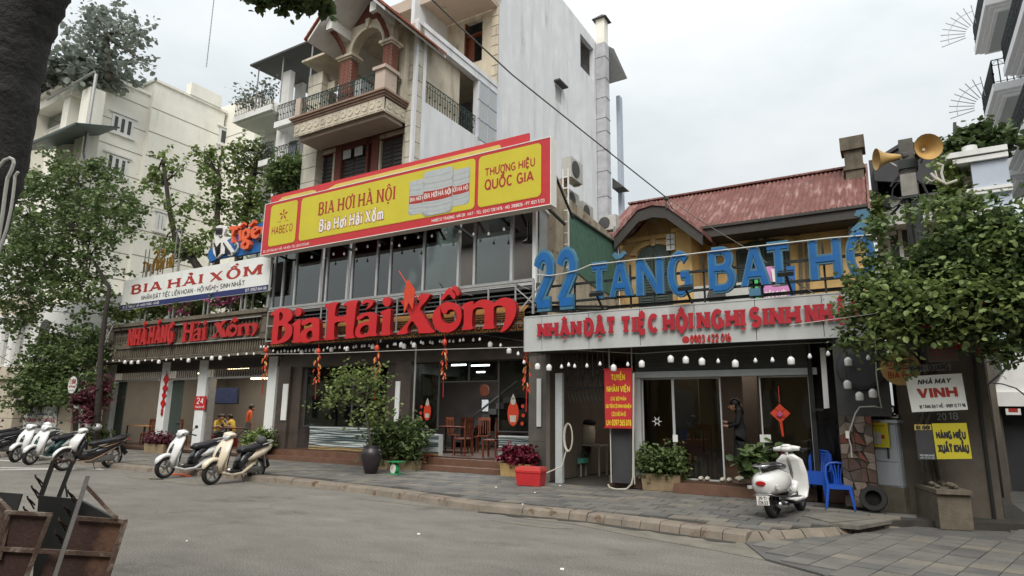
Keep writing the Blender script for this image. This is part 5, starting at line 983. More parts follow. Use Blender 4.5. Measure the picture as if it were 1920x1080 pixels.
p = P(165,262,YC-2); q = P(52,262,YC-2); m = MB(); zz = Z_(110,262,YC-2); m.add([(p.x,YC-2.6,zz-.1),(q.x,YC-2.6,zz-.1),(q.x,YC,zz+1.1),(p.x-1.4,YC,zz+1.1)], [(0,1,2,3)]); m.bar((p.x,YC-2.6,zz-.1),(q.x,YC-2.6,zz-.1), .12); m.bar((p.x,YC-2.6,zz-.1),(p.x-1.4,YC,zz+1.1), .1); build('green_awning', m, M['greeniron'], cb)
m = MB(); m.box(X_(40,320,YC-1),XC-2.5,YC-1.5,YC,zr-8.2,zr-7.9); m.box(X_(40,320,YC-1),XC-2.6,YC-1.4,YC,zr-14,zr-8.2); build('lower_wing', m, M['white'], cb)
YG2 = 15.5; gv = thing('columned_villa', 'old beige villa front with white columns and arches behind the gate, far left', 'villa', (X_(60,620,YG2),YG2,0))
gx0, gx1 = X_(-40,650,YG2), X_(200,650,YG2)
m = MB(); m.box(gx0,gx1,YG2,YG2+5,0,Z_(60,575,YG2)); build('wall', m, M['white'], gv)
m = MB(); m.box(gx0,gx1,YG2-.35,YG2,Z_(30,705,YG2)-.15,Z_(30,688,YG2)); m.box(gx0,X_(70,590,YG2),YG2-.7,YG2,Z_(30,595,YG2),Z_(30,575,YG2)+.3); m.box(gx0,gx1,YG2-.1,YG2,0,Z_(30,705,YG2)-.15); build('cornice', m, M['gatebeige'], gv)
for px in (4,26):
 x = X_(px,640,YG2-.4); m = MB(); m.lathe((x,YG2-.4,Z_(px,690,YG2)), [(.3,0),(.25,.15),(.24,2.4),(.28,2.5),(.38,2.62),(.38,2.75)], 10); build('column', m, M['white'], gv, smooth=False)
for px, w_ in ((13,.42),(78,.55),(-30,.5)):
 x = X_(px,650,YG2-.02); z = Z_(px,680,YG2); m = MB(); m.loops([[(x-w_,YG2-.03,z),(x+w_,YG2-.03,z)]+[(x+w_*math.cos(t*.3927),YG2-.03,z+1.7+w_*math.sin(t*.3927)) for t in range(9)]], (0,.02,0)); build('arched_window', m, M['darkg'], gv)
YH = 13.2; gt = thing('gate', 'beige stone gate piers with sliding gate and a grey canopy behind the parked scooters', 'gate', (X_(60,780,YH),YH,PZ))
for k, (pa, pb) in enumerate(((-3,22),(107,134))):
 x0, x1 = X_(pa,790,YH), X_(pb,790,YH); zt_ = Z_(pa,741,YH)
 for j in range(4): m = MB(); m.box(x0,x1,YH,YH+.8,PZ+(zt_-PZ)*j/4+.015,PZ+(zt_-PZ)*(j+1)/4-.015); build('pier_block', m, M['gatebeige'], gt)
 m = MB(); m.box(x0+.03,x1-.03,YH+.03,YH+.77,PZ,zt_-.01); m.box(x0-.1,x1+.1,YH-.1,YH+.9,zt_,zt_+.18); build('pier_core', m, M['beige'], gt)
m = MB(); m.box(X_(-60,790,YH),X_(-3,790,YH),YH+.3,YH+.5,PZ,2.4); m.box(X_(134,790,YH),X_(160,790,YH),YH+.3,YH+.6,PZ,3.2); build('boundary_wall', m, M['gatebeige'], gt)
m = MB(); x0, x1 = X_(44,750,YH), X_(108,755,YH); zt_ = Z_(70,752,YH); m.box(x0,x1,YH-.2,YH+1,zt_,zt_+.12); build('canopy', m, M['steel'], gt)
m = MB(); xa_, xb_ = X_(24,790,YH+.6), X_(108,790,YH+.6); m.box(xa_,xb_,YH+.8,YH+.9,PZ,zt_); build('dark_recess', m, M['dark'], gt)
m = MB()
for i in range(10): x = X_(28,800,YH)+i*.13; m.box(x,x+.05,YH+.3,YH+.34,PZ+.1,1.6)
m.box(X_(28,800,YH),X_(28,800,YH)+1.3,YH+.28,YH+.36,.3,.4); build('gate_bars', m, M['white'], gt)
a = rb(46,758,106,812,YH-.05); sb = thing('gate_banner', 'white company banner with blue and red Vietnamese lettering hung on the gate', 'banner', (a[0],YH,a[2]));
m = MB(); m.loops([[P(40,812,YH-.06),P(104,813,YH-.06),P(107,762,YH-.06),P(54,764,YH-.06)]], (0,.03,0)); build('panel', m, M['psign'], sb)
Lw = a[1]-a[0]; hh = a[3]-a[2]
m = MB(); lettering('CÔNG TY DU LỊCH', a[0]+Lw*.32, a[1]-Lw*.05, a[2]+hh*.78, hh*.1, YH-.065, t=.22, mb=m); lettering('VÀ THƯƠNG MẠI QUỐC TẾ', a[0]+Lw*.3, a[1]-Lw*.05, a[2]+hh*.6, hh*.1, YH-.065, t=.22, mb=m); lettering('XÂY DỰNG THƯƠNG MẠI DỊCH VỤ', a[0]+Lw*.1, a[1]-Lw*.1, a[2]+hh*.18, hh*.08, YH-.065, t=.22, mb=m); build('lettering', m, M['pnavy'], sb)
m = MB(); lettering('CHI NHÁNH PCTS MIỀN BẮC', a[0]+Lw*.08, a[1]-Lw*.06, a[2]+hh*.36, hh*.14, YH-.065, t=.26, mb=m); build('lettering', m, M['pr'], sb)
m = MB(); m.box(a[0]+Lw*.14,a[0]+Lw*.27,YH-.063,YH-.061,a[2]+hh*.78,a[2]+hh*.95); m.box(a[0]+Lw*.14,a[0]+Lw*.27,YH-.063,YH-.061,a[2]+hh*.57,a[2]+hh*.73); build('logo', m, M['pnavy'], sb)
m = MB(); p, q = P(387,125,120), P(401,0,120); d = q-p; a_ = p+V3((.0,0,0)); m.bar(p, q+d*.6, .22)
for i in range(28): c = p+d*(i/20); m.bar(c+V3((-.35,0,0)), c+V3((.35,0,0)), .12)
solo('radio_mast', m, M['steel'], 'slender distant lattice mast against the clouds', 'mast')
# ============================================================ side wall with air conditioners and green mesh, between restaurant and yellow house
XM = -7.35
mw = thing('peeling_side_wall', 'peeling side wall with green mesh panel between the billboard and the yellow house', 'wall', (XM,15,PZ))
def mxp(px, py, X=XM): return PX(px,py,X)
top = [mxp(1042,330), mxp(1067,372), mxp(1098,398), mxp(1150,444), mxp(1160,452)]
yE = mxp(1160,500).y
m = MB(); m.loops([[V3((XM,top[0].y,PZ))]+top+[V3((XM,yE,top[-1].z-.2)),V3((XM,yE,PZ))]], (-.25,0,0)); build('wall', m, M['oldwall'], mw)
g0, g1, g2, g3 = mxp(1067,400), mxp(1153,458), mxp(1155,545), mxp(1067,560)
zz = mxp(1067,515); m = MB(); m.loops([[V3((XM+.03,p.y,p.z)) for p in (g0, g1, mxp(1157,560), mxp(1110,535), mxp(1067,500))]], (-.02,0,0)); build('green_mesh', m, M['netgr'], mw)
m = MB(); m.bar(g0+V3((.05,0,0)), g1+V3((.05,0,0)), .06); build('mesh_rail', m, M['iron'], mw)
y14 = 15.; m = MB(); m.box(X_(1042,450,y14),X_(1056,450,y14),y14,y14+.3,PZ,Z_(1049,335,y14)); build('front_pier', m, M['oldwall'], mw)
m = MB(); a, b = P(1057,545,14.9), P(1057,322,14.9); x0, x1 = X_(1056,430,14.9), X_(1066,430,14.9); ztl = Z_(1060,317,14.9)
for x in (x0, x1): m.bar((x,14.9,4.2),(x,14.9,ztl), .035)
z = 4.5
while z < ztl: m.bar((x0,14.9,z),(x1,14.9,z), .03); z += .32
solo('ladder', m, M['white'], 'white metal ladder fixed on the wall beside the billboard', 'ladder')
def aircon(loc, rz, label, w=.8, h=.55, d=.3):
 t = thing('air_conditioner', label, 'air conditioner', loc, 'air conditioner units on the peeling wall'); o = V3(loc)
 m = MB(); m.box(o.x-w/2,o.x+w/2,o.y,o.y+d,o.z,o.z+h); m.box(o.x-w/2+.05,o.x-w/2+.12,o.y+.05,o.y+d-.05,o.z-.05,o.z); m.box(o.x+w/2-.12,o.x+w/2-.05,o.y+.05,o.y+d-.05,o.z-.05,o.z); build('casing', m, M['ac'], t)
 m = MB(); m.lathe((o.x-.1,o.y-.01,o.z+h/2), [(h*.4,0),(h*.4,.012),(h*.36,.015),(h*.1,.02)], 14, ax=(0,-1,0)); build('fan_grille', m, M['darkg'], t)
 t.rotation_euler = (0,0,rz); return t
p = P(1049,345,15.3); aircon((XM+.2,p.y,Z_(1050,345,15.3)), R(90), 'air conditioner highest on the wall beside the ladder', .75, .6)
for i, (px, py, lb) in enumerate(((1081,377,'rounded old air conditioner on top of the peeling wall nearest the ladder'), (1108,400,'air conditioner on top of the peeling wall farther from the ladder'))):
 p = mxp(px,py); aircon((XM-.1,p.y,p.z-.25), R(90), lb, .8, .55)
p = P(1145,422,19); aircon((p.x,18.7,Z_(1145,430,18.7)), R(0), 'air conditioner on the roof edge at the corner of yellow house', .6, .5)
m = MB();
for i, (px) in enumerate((1152,1155,1159)): m.tube([P(px-1,425,18.6), P(px+1,450,18.6), P(px+3,480,18.6), P(px+2,540,18.6)], .03, 5)
solo('conduit_pipes', m, M['steel'], 'bundle of pipes running down the corner of the yellow house', 'pipes')
# ============================================================ yellow house
yh = thing('yellow_house', 'old ochre house with rusty red corrugated roof and dark green shutters behind the blue letters', 'house', (-4,19,PZ))
HB = 19.; HX0, HX1 = X_(1161,500,HB), X_(1300,500,HB); HY = 20.2; HX2 = X_(1628,480,HY)
m = MB(); m.box(HX0,HX1-.35,HB,HY+5,PZ,Z_(1230,437,HB)); build('bay_wall', m, M['yellowo'], yh)
m = MB(); m.box(HX1-.33,HX2,HY,HY+5,PZ,Z_(1450,425,HY)+.3); build('main_wall', m, M['yellow'], yh)
a = rb(1266,436,1300,560,HB-.15); m = MB(); m.box(a[0],a[1],HB-.15,HY,PZ,a[3]); m.box(a[0]-.1,a[1]+.1,HB-.25,HY,a[3],a[3]+.12); build('pilaster', m, M['yellow'], yh)
m = MB(); zg = Z_(1230,446,HB); m.box(HX0,HX1-.35,HB-.06,HB,zg-.05,zg+.08); zg2 = Z_(1230,440,HB-.1); build('string_course', m, M['yellow'], yh)
ap = P(1228,372,18.1); fl = P(1150,440,18.1); fr2 = P(1312,432,18.1); zc_ = ap.z
def gab(Y, dz, cut=.45): return [(q.x,Y,q.z+dz) for q in (P(u,v,18.1) for u, v in ((1150,438),(1157,430),(1195,386),(1222,377),(1247,379),(1280,402),(1315,428)))]
g_ = gab(18.1,0); lo_ = gab(18.1,-.13); m = MB()
for i in range(len(g_)-1): m.prism([g_[i],g_[i+1],lo_[i+1],lo_[i]], (0,4.5,0))
build('gable_roof', m, M['redroof'], yh)
g2 = gab(18.15,-.14); l2 = gab(18.15,-.5); m = MB()
for i in range(len(g2)-1): m.prism([g2[i],g2[i+1],l2[i+1],l2[i]], (0,.1,0))
build('bargeboard', m, M['shutter'], yh)
g3_ = gab(19.05,-.2); m = MB(); m.loops([[(p[0],19.02,p[2]) for p in g3_[1:-1]]+[(HX1-.36,19.02,zg),(HX0,19.02,zg)]], (0,.2,0)); build('gable_wall', m, M['yellowo'], yh)
re0 = P(1313,432,19.2); e_y, e_z = 19.2, 7.35; r_y = 22.5; rz_ = Z_(1600,315,r_y); rx0, rx1 = X_(1128,402,r_y), X_(1622,315,r_y)
nsheet = 12; X0, X1 = -8.3, X_(1625,380,e_y)
for s in range(nsheet):
 xa_, xb_ = X0+(X1-X0)*s/nsheet, X0+(X1-X0)*(s+1)/nsheet; nn = 10; m = MB(); vs = []; dz = rnd.uniform(0,.015)
 ext = rnd.uniform(-.05,.04) if s > 3 else 0
 for j in range(2):
  for i in range(nn+1):
   x = xa_+(xb_-xa_)*i/nn; z = (e_z if j == 0 else rz_)+.035*(1 if i % 2 else -1)+dz; vs.append((x, (e_y-ext if j == 0 else r_y), z))
 m.add(vs, [(i, i+1, nn+1+i+1, nn+1+i) for i in range(nn)]); build('roof_sheet', m, M['redroof'], yh)
m = MB(); m.bar((X0,r_y,rz_+.03),(X1,r_y,rz_+.03), .3, .06); m.prism([(X1+.02,e_y,e_z-.1),(X1+.02,r_y,rz_-.1),(X1+.02,r_y,rz_+.08),(X1+.02,e_y,e_z+.08)], (.06,0,0)); build('ridge_cap', m, M['redroof'], yh)
m = MB(); m.add([(X0,r_y,rz_),(X1,r_y,rz_),(X1,26,e_z),(X0,26,e_z)], [(0,1,2,3)]); build('rear_roof', m, M['redroof'], yh)
xe = X_(1313,440,e_y); m = MB(); m.box(xe,X1,e_y+.03,e_y+.1,e_z-.33,e_z-.02); m.box(xe,X1,e_y+.1,HY,e_z-.34,e_z-.30); m.bar((xe,e_y,e_z-.02),(X1,e_y,e_z-.02), .08); build('eave', m, M['shutter'], yh)
cx_ = X_(1603,320,21.8); m = MB(); m.box(cx_-.25,cx_+.25,21.4,21.9,rz_-1.2,rz_+.2); m.box(cx_-.3,cx_+.3,21.35,21.95,rz_-.45,rz_-.35); m.box(cx_-.34,cx_+.34,21.3,22.,rz_+.2,rz_+.62); build('chimney', m, M['oldconc'], yh)
def shutter(px0, px1, pyt, zb, Y, arch=True):
 x0, x1 = X_(px0,pyt+40,Y), X_(px1,pyt+40,Y); zt_ = Z_((px0+px1)/2,pyt,Y); c = (x0+x1)/2; w_ = (x1-x0)/2; n = 8
 m = MB(); m.loops([[(x0-.06,Y-.04,zb),(x1+.06,Y-.04,zb),(x1+.06,Y-.04,zt_-.25)]+[(c+(w_+.06)*math.cos(math.pi*i/n),Y-.04,zt_-.25+.3*math.sin(math.pi*i/n)) for i in range(1,n)]+[(x0-.06,Y-.04,zt_-.25)]], (0,.03,0)); build('shutter_frame', m, M['greensh'], yh)
 for s in (0,1):
  xa_, xb_ = (x0,c-.02) if s == 0 else (c+.02,x1); m = MB(); m.box(xa_,xb_,Y-.06,Y-.042,zb,zt_-.3); m.box(xa_,xa_+.06,Y-.1,Y-.06,zb,zt_-.2); m.box(xb_-.06,xb_,Y-.1,Y-.06,zb,zt_-.2)
  z = zt_-.3
  while z > zb: m.add([(xa_+.06,Y-.09,z-.07),(xb_-.06,Y-.09,z-.07),(xb_-.06,Y-.062,z),(xa_+.06,Y-.062,z)], [(0,1,2,3)]); z -= .085
  build('shutter', m, M['greensh'], yh)
 m = MB(); pts = [(c+(w_+.3)*math.cos(math.pi*i/n),Y-.07,zt_-.2+.42*math.sin(math.pi*i/n)) for i in range(n+1)]; pin = [(c+(w_+.1)*math.cos(math.pi*i/n),Y-.07,zt_-.22+.3*math.sin(math.pi*i/n)) for i in range(n,-1,-1)]; m.loops([pts+pin], (0,.07,0)); m.prism([(c-.1,Y-.1,zt_+.28),(c+.1,Y-.1,zt_+.28),(c+.06,Y-.1,zt_+.02),(c-.06,Y-.1,zt_+.02)], (0,.06,0)); build('arch_moulding', m, M['yellowo'], yh)
shutter(1200,1256,463,3.2,HB); shutter(1385,1478,452,3.2,HY)
a = rb(1249,440,1266,468,HB-.12); m = MB(); m.box(a[0],a[1],HB-.14,HB-.01,a[2],a[3]); vb = build('vent_box', m, M['psign'], yh); m = MB()
for i in range(1,3): z = a[2]+(a[3]-a[2])*i/3; m.box(a[0]+.02,a[1]-.02,HB-.15,HB-.141,z-.01,z+.01)
x = (a[0]+a[1])/2; m.box(x-.01,x+.01,HB-.15,HB-.141,a[2]+.03,a[3]-.03); build('vent_bar', m, M['darkg'], vb)
for px in (1500,1512):
 m = MB(); m.tube([P(px,455,HY-.1), P(px+4,560,HY-.1)], .05, 6); build('downpipe', m, M['old' 'conc'], yh)
m = MB(); m.tube([P(1595,395,HY-.15), P(1596,460,HY-.15)], .09, 7); build('downpipe', m, M['steel'], yh)
m = MB(); m.tube([P(1387,452,HY-.05), P(1440,442,HY-.05), P(1500,440,HY-.05)], .02, 5); m.tube([P(1306,455,HY-.05), P(1390,440,HY-.05)], .015, 5); build('wall_cable', m, M['cable'], yh)
yb = 17.5; bq = thing('pink_banner', 'pink and lilac printed banner standing behind the blue letters', 'banner', (X_(1460,540,yb),yb,4))
m = MB(); m.loops([[P(1436,500,yb),P(1452,499,yb),P(1456,580,yb),P(1430,580,yb)]], (0,.03,0)); m.loops([[P(1430,540,yb-.05),P(1480,535,yb-.05),P(1482,580,yb-.05),P(1428,580,yb-.05)]], (0,.03,0)); build('panel', m, M['ppink'], bq)
m = MB(); m.loops([[P(1412,520,yb),P(1420,519,yb),P(1424,580,yb),P(1416,580,yb)]], (0,.03,0)); build('green_edge', m, M['ppink' if 0 else 'pgreen'], bq)
m = MB(); m.loops([[P(1446,505,yb-.07),P(1466,503,yb-.07),P(1462,534,yb-.07),P(1450,535,yb-.07)]], (0,.02,0)); build('white_panel', m, M['pw'], bq)
m = MB(); p = P(1436,572,yb-.06); lettering('TIỆC CƯỚI', p.x, P(1476,572,yb-.06).x, P(1450,560,yb).z, .16, yb-.09, t=.22, mb=m); lettering('HỘI NGHỊ', p.x, P(1470,572,yb-.06).x, P(1450,575,yb).z, .14, yb-.09, t=.22, mb=m); build('lettering', m, M['pw'], bq)
m = MB(); m.loops([[P(1474,500,yb+.1),P(1490,498,yb+.1),P(1493,580,yb+.1),P(1478,580,yb+.1)]], (0,.05,0)); solo('blue_board', m, M['tblue'], 'narrow blue board standing right of the pink banner', 'board')
p = P(1355,570,17); aircon((p.x,16.8,Z_(1355,575,16.8)), 0, 'air conditioner standing behind the fascia near the letter B', 1.4, .6)
m = MB(); m.box(XM,X_(1640,600,13.2),13.3,18.9,3.35,3.5); solo('flat_roof', m, M['oldconc'], 'flat concrete roof of the right shop behind the blue letters', 'roof')
# ============================================================ right shop under the grey fascia
YSH = 13.0; YFA = 12.2
SX0, SX1 = -6.95, X_(1576,780,YSH)
rs = thing('right_shop', 'open restaurant front with roller shutter box and sliding glass under the grey fascia', 'restaurant', (SX0,YSH,PZ))
zfb, zft = Z_(985,658,YFA), Z_(982,596,YFA); fx0, fx1 = X_(984,630,YFA), X_(1668,600,YFA)
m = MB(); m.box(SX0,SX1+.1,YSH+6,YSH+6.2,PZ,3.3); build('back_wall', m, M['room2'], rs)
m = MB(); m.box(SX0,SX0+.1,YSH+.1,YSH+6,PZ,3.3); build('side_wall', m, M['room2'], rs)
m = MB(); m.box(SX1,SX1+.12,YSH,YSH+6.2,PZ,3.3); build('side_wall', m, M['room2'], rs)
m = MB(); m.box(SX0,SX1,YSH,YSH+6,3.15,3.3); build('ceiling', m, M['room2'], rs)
zfl = .36
m = MB(); m.box(X_(1145,880,YSH),SX1,YSH-.1,YSH+6,PZ+.002,zfl); build('floor', m, M['floor'], rs)
m = MB(); m.box(X_(1262,915,12.6),X_(1478,930,12.6),12.62,YSH-.1,PZ+.002,zfl-.05); build('step', m, M['step'], rs)
zsoff = zfb+.02
m = MB(); m.box(fx0,fx1,YFA+.1,YSH+.3,zsoff,zsoff+.08); build('soffit', m, M['ceil'], rs)
fa = thing('fascia_sign', 'long grey fascia with raised red letters beginning NHẬN ĐẶT TIỆC', 'sign', (fx0,YFA,zfb))
jn = [984,1016,1104,1200,1303,1418,1545,1668]
for a_, b_ in zip(jn, jn[1:]):
 x0, x1 = X_(a_,620,YFA), X_(b_,620,YFA); m = MB(); m.box(x0+.006,x1-.006,YFA,YFA+.05,zfb,zft); build('fascia_panel', m, M['fasc'], fa)
m = MB(); m.box(fx0-.02,fx0,YFA-.005,YFA+.9,zfb-.01,zft+.01); m.box(fx0,fx1,YFA-.01,YFA+.06,zft,zft+.025); m.box(fx0,fx1,YFA-.01,YFA+.06,zfb-.02,zfb); m.box(fx0,fx1,YFA+.052,YFA+.1,zfb,zft); build('fascia_edge', m, M['fasc'], fa)
for w_, a_, b_, yb_, yt_ in (('NHẬN',1011,1091,632,608),('ĐẶT',1098,1156,628,601),('TIỆC',1166,1237,624,597),('HỘI',1246,1300,620,591),('NGHỊ',1310,1398,616,587),('SINH',1408,1502,611,581),('NHẬT',1514,1622,605,573)):
 lettering(w_, X_(a_,620,YFA), X_(b_,610,YFA), Z_(a_,yb_,YFA), Z_(a_,yt_,YFA)-Z_(a_,yb_,YFA), YFA-.045, z1=Z_(a_,yb_,YFA), t=.34, con=.7, serif=.22, depth=.02, gap=.06, each=each_letter(fa, M['fred']))
lettering('0903 422 016', X_(1295,637,YFA), X_(1371,633,YFA), Z_(1295,643,YFA), Z_(1295,630,YFA)-Z_(1295,643,YFA), YFA-.02, t=.2, depth=.015, each=each_letter(fa, M['redold'], 'digit'))
p = P(1286,637,YFA); m = MB(); m.lathe((p.x,YFA-.001,p.z), [(.07,0),(.07,.012),(.05,.013)], 12, ax=(0,-1,0)); build('phone_symbol', m, M['redold'], fa)
YBL = 12.45; bls = thing('blue_letter_sign', 'tall blue channel letters 22 TĂNG BẠT HỔ on dark rails above fascia', 'sign', (X_(1006,570,YBL),YBL,zft))
def boxletter(ch, a_, b_, yt_, yb_, t=.265, con=.75, serif=.0, base=None):
 x0, x1 = X_(a_,(yt_+yb_)/2,YBL), X_(b_,(yt_+yb_)/2,YBL); z0_, z1_ = Z_((a_+b_)/2,yb_,YBL), Z_((a_+b_)/2,yt_,YBL); h = z1_-z0_
 w = glyph(ch)[0]*(1+max(0,t-.17)*1.9); sx_ = ((x1-x0)/h)/(w+t); m = MB(); m.mat(0); putglyph(m, ch, (x0+t/2*sx_*h,YBL,z0_), (1,0,0),(0,0,1),(0,-1,0), h, sx_, t, con, serif, .09, lay=.0015)
 m.mat(1); putglyph(m, ch, (x0+t/2*sx_*h,YBL-.108,z0_+h*.0), (1,0,0),(0,0,1),(0,-1,0), h, sx_, t*.55, con, serif*.6, .0, lay=.0015, wst=t); build('letter', m, [M['blue2'],M['blue']], bls)
for a_ in (('2',1006,1040,482,571),('2',1048,1083,477,567),('T',1110,1143,498,561),('A',1145,1187,492,557),('N',1196,1246,485,554),('G',1255,1299,480,549),('B',1331,1380,472,542),('A',1389,1443,464,537),('T',1437,1486,460,533),('H',1519,1578,450,525),('O',1588,1640,443,518)): boxletter(*a_)
def acc(pts, w=9):
 m = MB(); q = [P(u,v,YBL) for u, v in pts]; L_, R_ = ribbon([(p.x,p.z) for p in q], .09, 1.); m.prism([(u,YBL-.09,v) for u, v in L_]+[(u,YBL-.09,v) for u, v in reversed(R_)], (0,.09,0)); build('letter_accent', m, M['blue2'], bls)
acc([(1153,477),(1159,484),(1166,482),(1174,474)]); acc([(1599,436),(1614,422),(1628,432)]); acc([(1607,408),(1610,401),(1621,399),(1627,406),(1620,413),(1618,419)])
p = P(1417,549,YBL); m = MB(); m.box(p.x-.1,p.x+.1,YBL-.09,YBL,p.z-.07,p.z+.07); build('letter_accent', m, M['blue2'], bls)
m = MB(); zr1, zr2, zr3 = Z_(1310,510,YBL+.12), Z_(1310,545,YBL+.12), Z_(1310,575,YBL+.2); bx0_, bx1_ = X_(1010,560,YBL), X_(1650,500,YBL)
for z in (zr1, zr2): m.bar((bx0_,YBL+.06,z),(bx1_,YBL+.06,z), .05)
m.bar((X_(1130,560,YBL),YBL+.25,zr2-.17),(bx1_,YBL+.25,zr2-.17), .06)
for px in (1075,1180,1319,1412,1428,1548,1640): x = X_(px,540,YBL); m.bar((x,YBL+.08,zft-.1),(x,YBL+.08,zr1+.3), .035)
build('rail_frame', m, M['iron'], bls)
m = MB(); m.tube([P(u,v,YBL-.13) for u, v in ((1006,515),(1030,517),(1052,514),(1083,507),(1106,497),(1150,492),(1200,486),(1240,483),(1331,472),(1400,464),(1515,451),(1560,446),(1640,440))], .014, 5); build('white_wire', m, M['cablew'], bls)
for (px, py, bx_, by_, lb) in ((1118,552,1133,586,'flood lamp on an angled arm below the blue letter T of TĂNG'),(1285,541,1301,575,'flood lamp on an angled arm below the blue letter G'),(1473,514,1489,560,'flood lamp on angled arm in front of the blue T of BẠT')):
 p, q = P(px,py,YBL-.5), P(bx_,by_,YFA+.1); fl_ = thing('flood_lamp', lb, 'lamp', q, 'flood lamps aimed at the blue letters'); m = MB(); m.bar(p, q, .035); m.bar(p+V3((-.12,0,.06)), p+V3((.14,0,.06)), .02); build('arm', m, M['iron'], fl_)
 m = MB(); m.ob(p, (.13,0,0), (0,.07,.02), (0,-.01,.035)); build('lamp_head', m, M['iron'], fl_)
m = MB(); m.bar(P(1083,585,12.4), P(1020,560,12.9), .02); m.bar(P(1000,568,13), P(1140,590,12.4), .02)
for k in range(3): m.bar(P(1005+k*8,575+k*4,12.6+k*.3), P(1140,575+k*6,12.6+k*.3), .05)
solo('loose_brackets', m, M['iron'], 'tangle of steel brackets between the red letters and the fascia left end', 'brackets')
zr_ = Z_(1350,694,YSH)
x0, x1 = X_(1190,690,YSH), X_(1520,680,YSH); m = MB(); n = 8
for i in range(n): z = zr_+.02+(zsoff-zr_)*i/n; m.box(x0,x1,YSH+.02+.015*(i%2),YSH+.06,z,z+(zsoff-zr_)/n-.006)
m.box(x0,x1,YSH+.06,YSH+.08,zr_,zsoff); build('roller_shutter', m, M['rshut'], rs)
zt2 = Z_(1350,706,YSH)
m = MB(); m.box(x0,x1+.1,YSH-.08,YSH+.1,zt2,zr_); build('top_rail', m, M['pgrey'], rs)
xp = X_(1190,800,YSH); m = MB(); m.box(xp,xp+.16,YSH-.05,YSH+.1,zfl,zt2); build('frame_post', m, M['alu'], rs)
def spane(a_, b_, fr='alu'): pane(a_, b_, zfl, zt2-.01, YSH+.02, 'glassd', fr, .025, rs)
spane(1204,1262); spane(1262,1352); spane(1425,1520);
m = MB(); xq_ = X_(1352,800,YSH+.12); m.box(xq_,xq_+.03,YSH+.1,YSH+.14,zfl,zt2); build('sliding_door_edge', m, M['alu'], rs)
for px in (1266,1430,1440): p = P(px,820,YSH-.01); m = MB(); m.box(p.x-.05,p.x+.05,YSH-.01,YSH+.0,p.z-.09,p.z+.05); solo('door_handle', m, M['psign'], {1266:'pale pull plate on the left sliding glass leaf',1430:'pale pull plate on the right glass leaf nearest the doorway',1440:'second pale pull plate on right glass leaf'}[px], 'door handle', 'pull plates on the glass doors')
p = P(1232,790,YSH); m = MB()
for k in range(6): an = R(60*k); m.tube([(p.x+.03*math.cos(an),YSH-.0,p.z+.03*math.sin(an)),(p.x+.1*math.cos(an),YSH-.0,p.z+.1*math.sin(an))], .008, 4)
m.tube([(p.x+.05*math.cos(R(a)),YSH,p.z+.05*math.sin(R(a))) for a in range(0,361,30)], .006, 4, False); solo('snowflake_sticker', m, M['psign'], 'white snowflake sticker on the left shop glass', 'sticker')
m = MB(); m.box(X_(1342,780,15),X_(1350,780,15),14.8,15.2,zfl,3.1); m.box(X_(1395,780,16),X_(1420,780,16),16,16.2,zfl,3.1); m.box(X_(1285,760,15.6)-.3,X_(1310,760,15.6),15.6,15.7,1.2,2.6); build('inner_pillar', m, M['room2'], rs)
l = bpy.data.lights.new('room_fill_right', 'AREA'); l.shape = 'RECTANGLE'; l.size = 3; l.size_y = 2; l.energy = 35; l.color = (1,.85,.7); lo = bpy.data.objects.new('room_fill_right', l); COL.objects.link(lo); lo.location = (-3.5, YSH+3, 3.1)  # unseen fill added to lift the dark right shop, no lamp here
xg0, xg1 = X_(1062,690,YSH), X_(1140,690,YSH); zg0_, zg1_ = Z_(1100,727,YSH), zsoff
m = MB(); m.box(xg0,xg1+.02,YSH,YSH+.03,zg0_-.03,zg0_)
for i in range(9): x = xg0+(xg1-xg0)*i/8; m.box(x-.008,x+.008,YSH,YSH+.02,zg0_,zg1_)
for i in range(4): z = zg0_+(zg1_-zg0_)*i/4; m.box(xg0,xg1,YSH,YSH+.02,z-.006,z+.006)
for i in range(11):
 x = xg0+(xg1-xg0)*(i+.5)/11; m.tube([(x+.03*math.sin(t*1.3),YSH+.04,zg0_+.45-.07*t) for t in range(12)], .012, 4)
build('security_grille', m, M['iron'], rs)
m = MB(); a = rb(1043,700,1056,876,12.9); m.box(a[0],a[1],12.85,12.95,PZ,a[3]); build('gate_post', m, M['pgrey'], rs)
m = MB(); x = X_(1035,750,13.3); m.tube([(x,13.3,PZ),(x,13.3,zsoff)], .05, 8); build('downpipe', m, M['steel'], rs)
a = rb(1146,803,1186,903,12.75); m = MB(); m.box(a[0],a[1],12.78,YSH+.3,PZ+.1,a[3]); build('dark_cabinet_panel', m, M['cabd'], rs)
m = MB();
for px in (1144.5,1187.5): x = X_(px,800,12.72); m.bar((x,12.72,PZ+.1),(x,12.72,zsoff), .02)
build('side_tube', m, M['cablew'], rs)
yb_ = 12.6; a = rb(1133,694,1187,801,yb_); rbn = thing('recruitment_banner', 'red vertical banner with yellow lettering TUYỂN NHÂN VIÊN', 'banner', (a[0],yb_,a[2])); m = MB(); m.box(a[0],a[1],yb_,yb_+.02,a[2],a[3]); build('panel', m, M['bred'], rbn)
m = MB(); m.box(a[0]-.02,a[1]+.02,yb_-.01,yb_+.03,a[3],a[3]+.03); m.box(a[0]-.02,a[1]+.02,yb_-.01,yb_+.03,a[2]-.03,a[2]); build('batten', m, M['redold'], rbn)
w_, h_ = a[1]-a[0], a[3]-a[2]; m = MB()
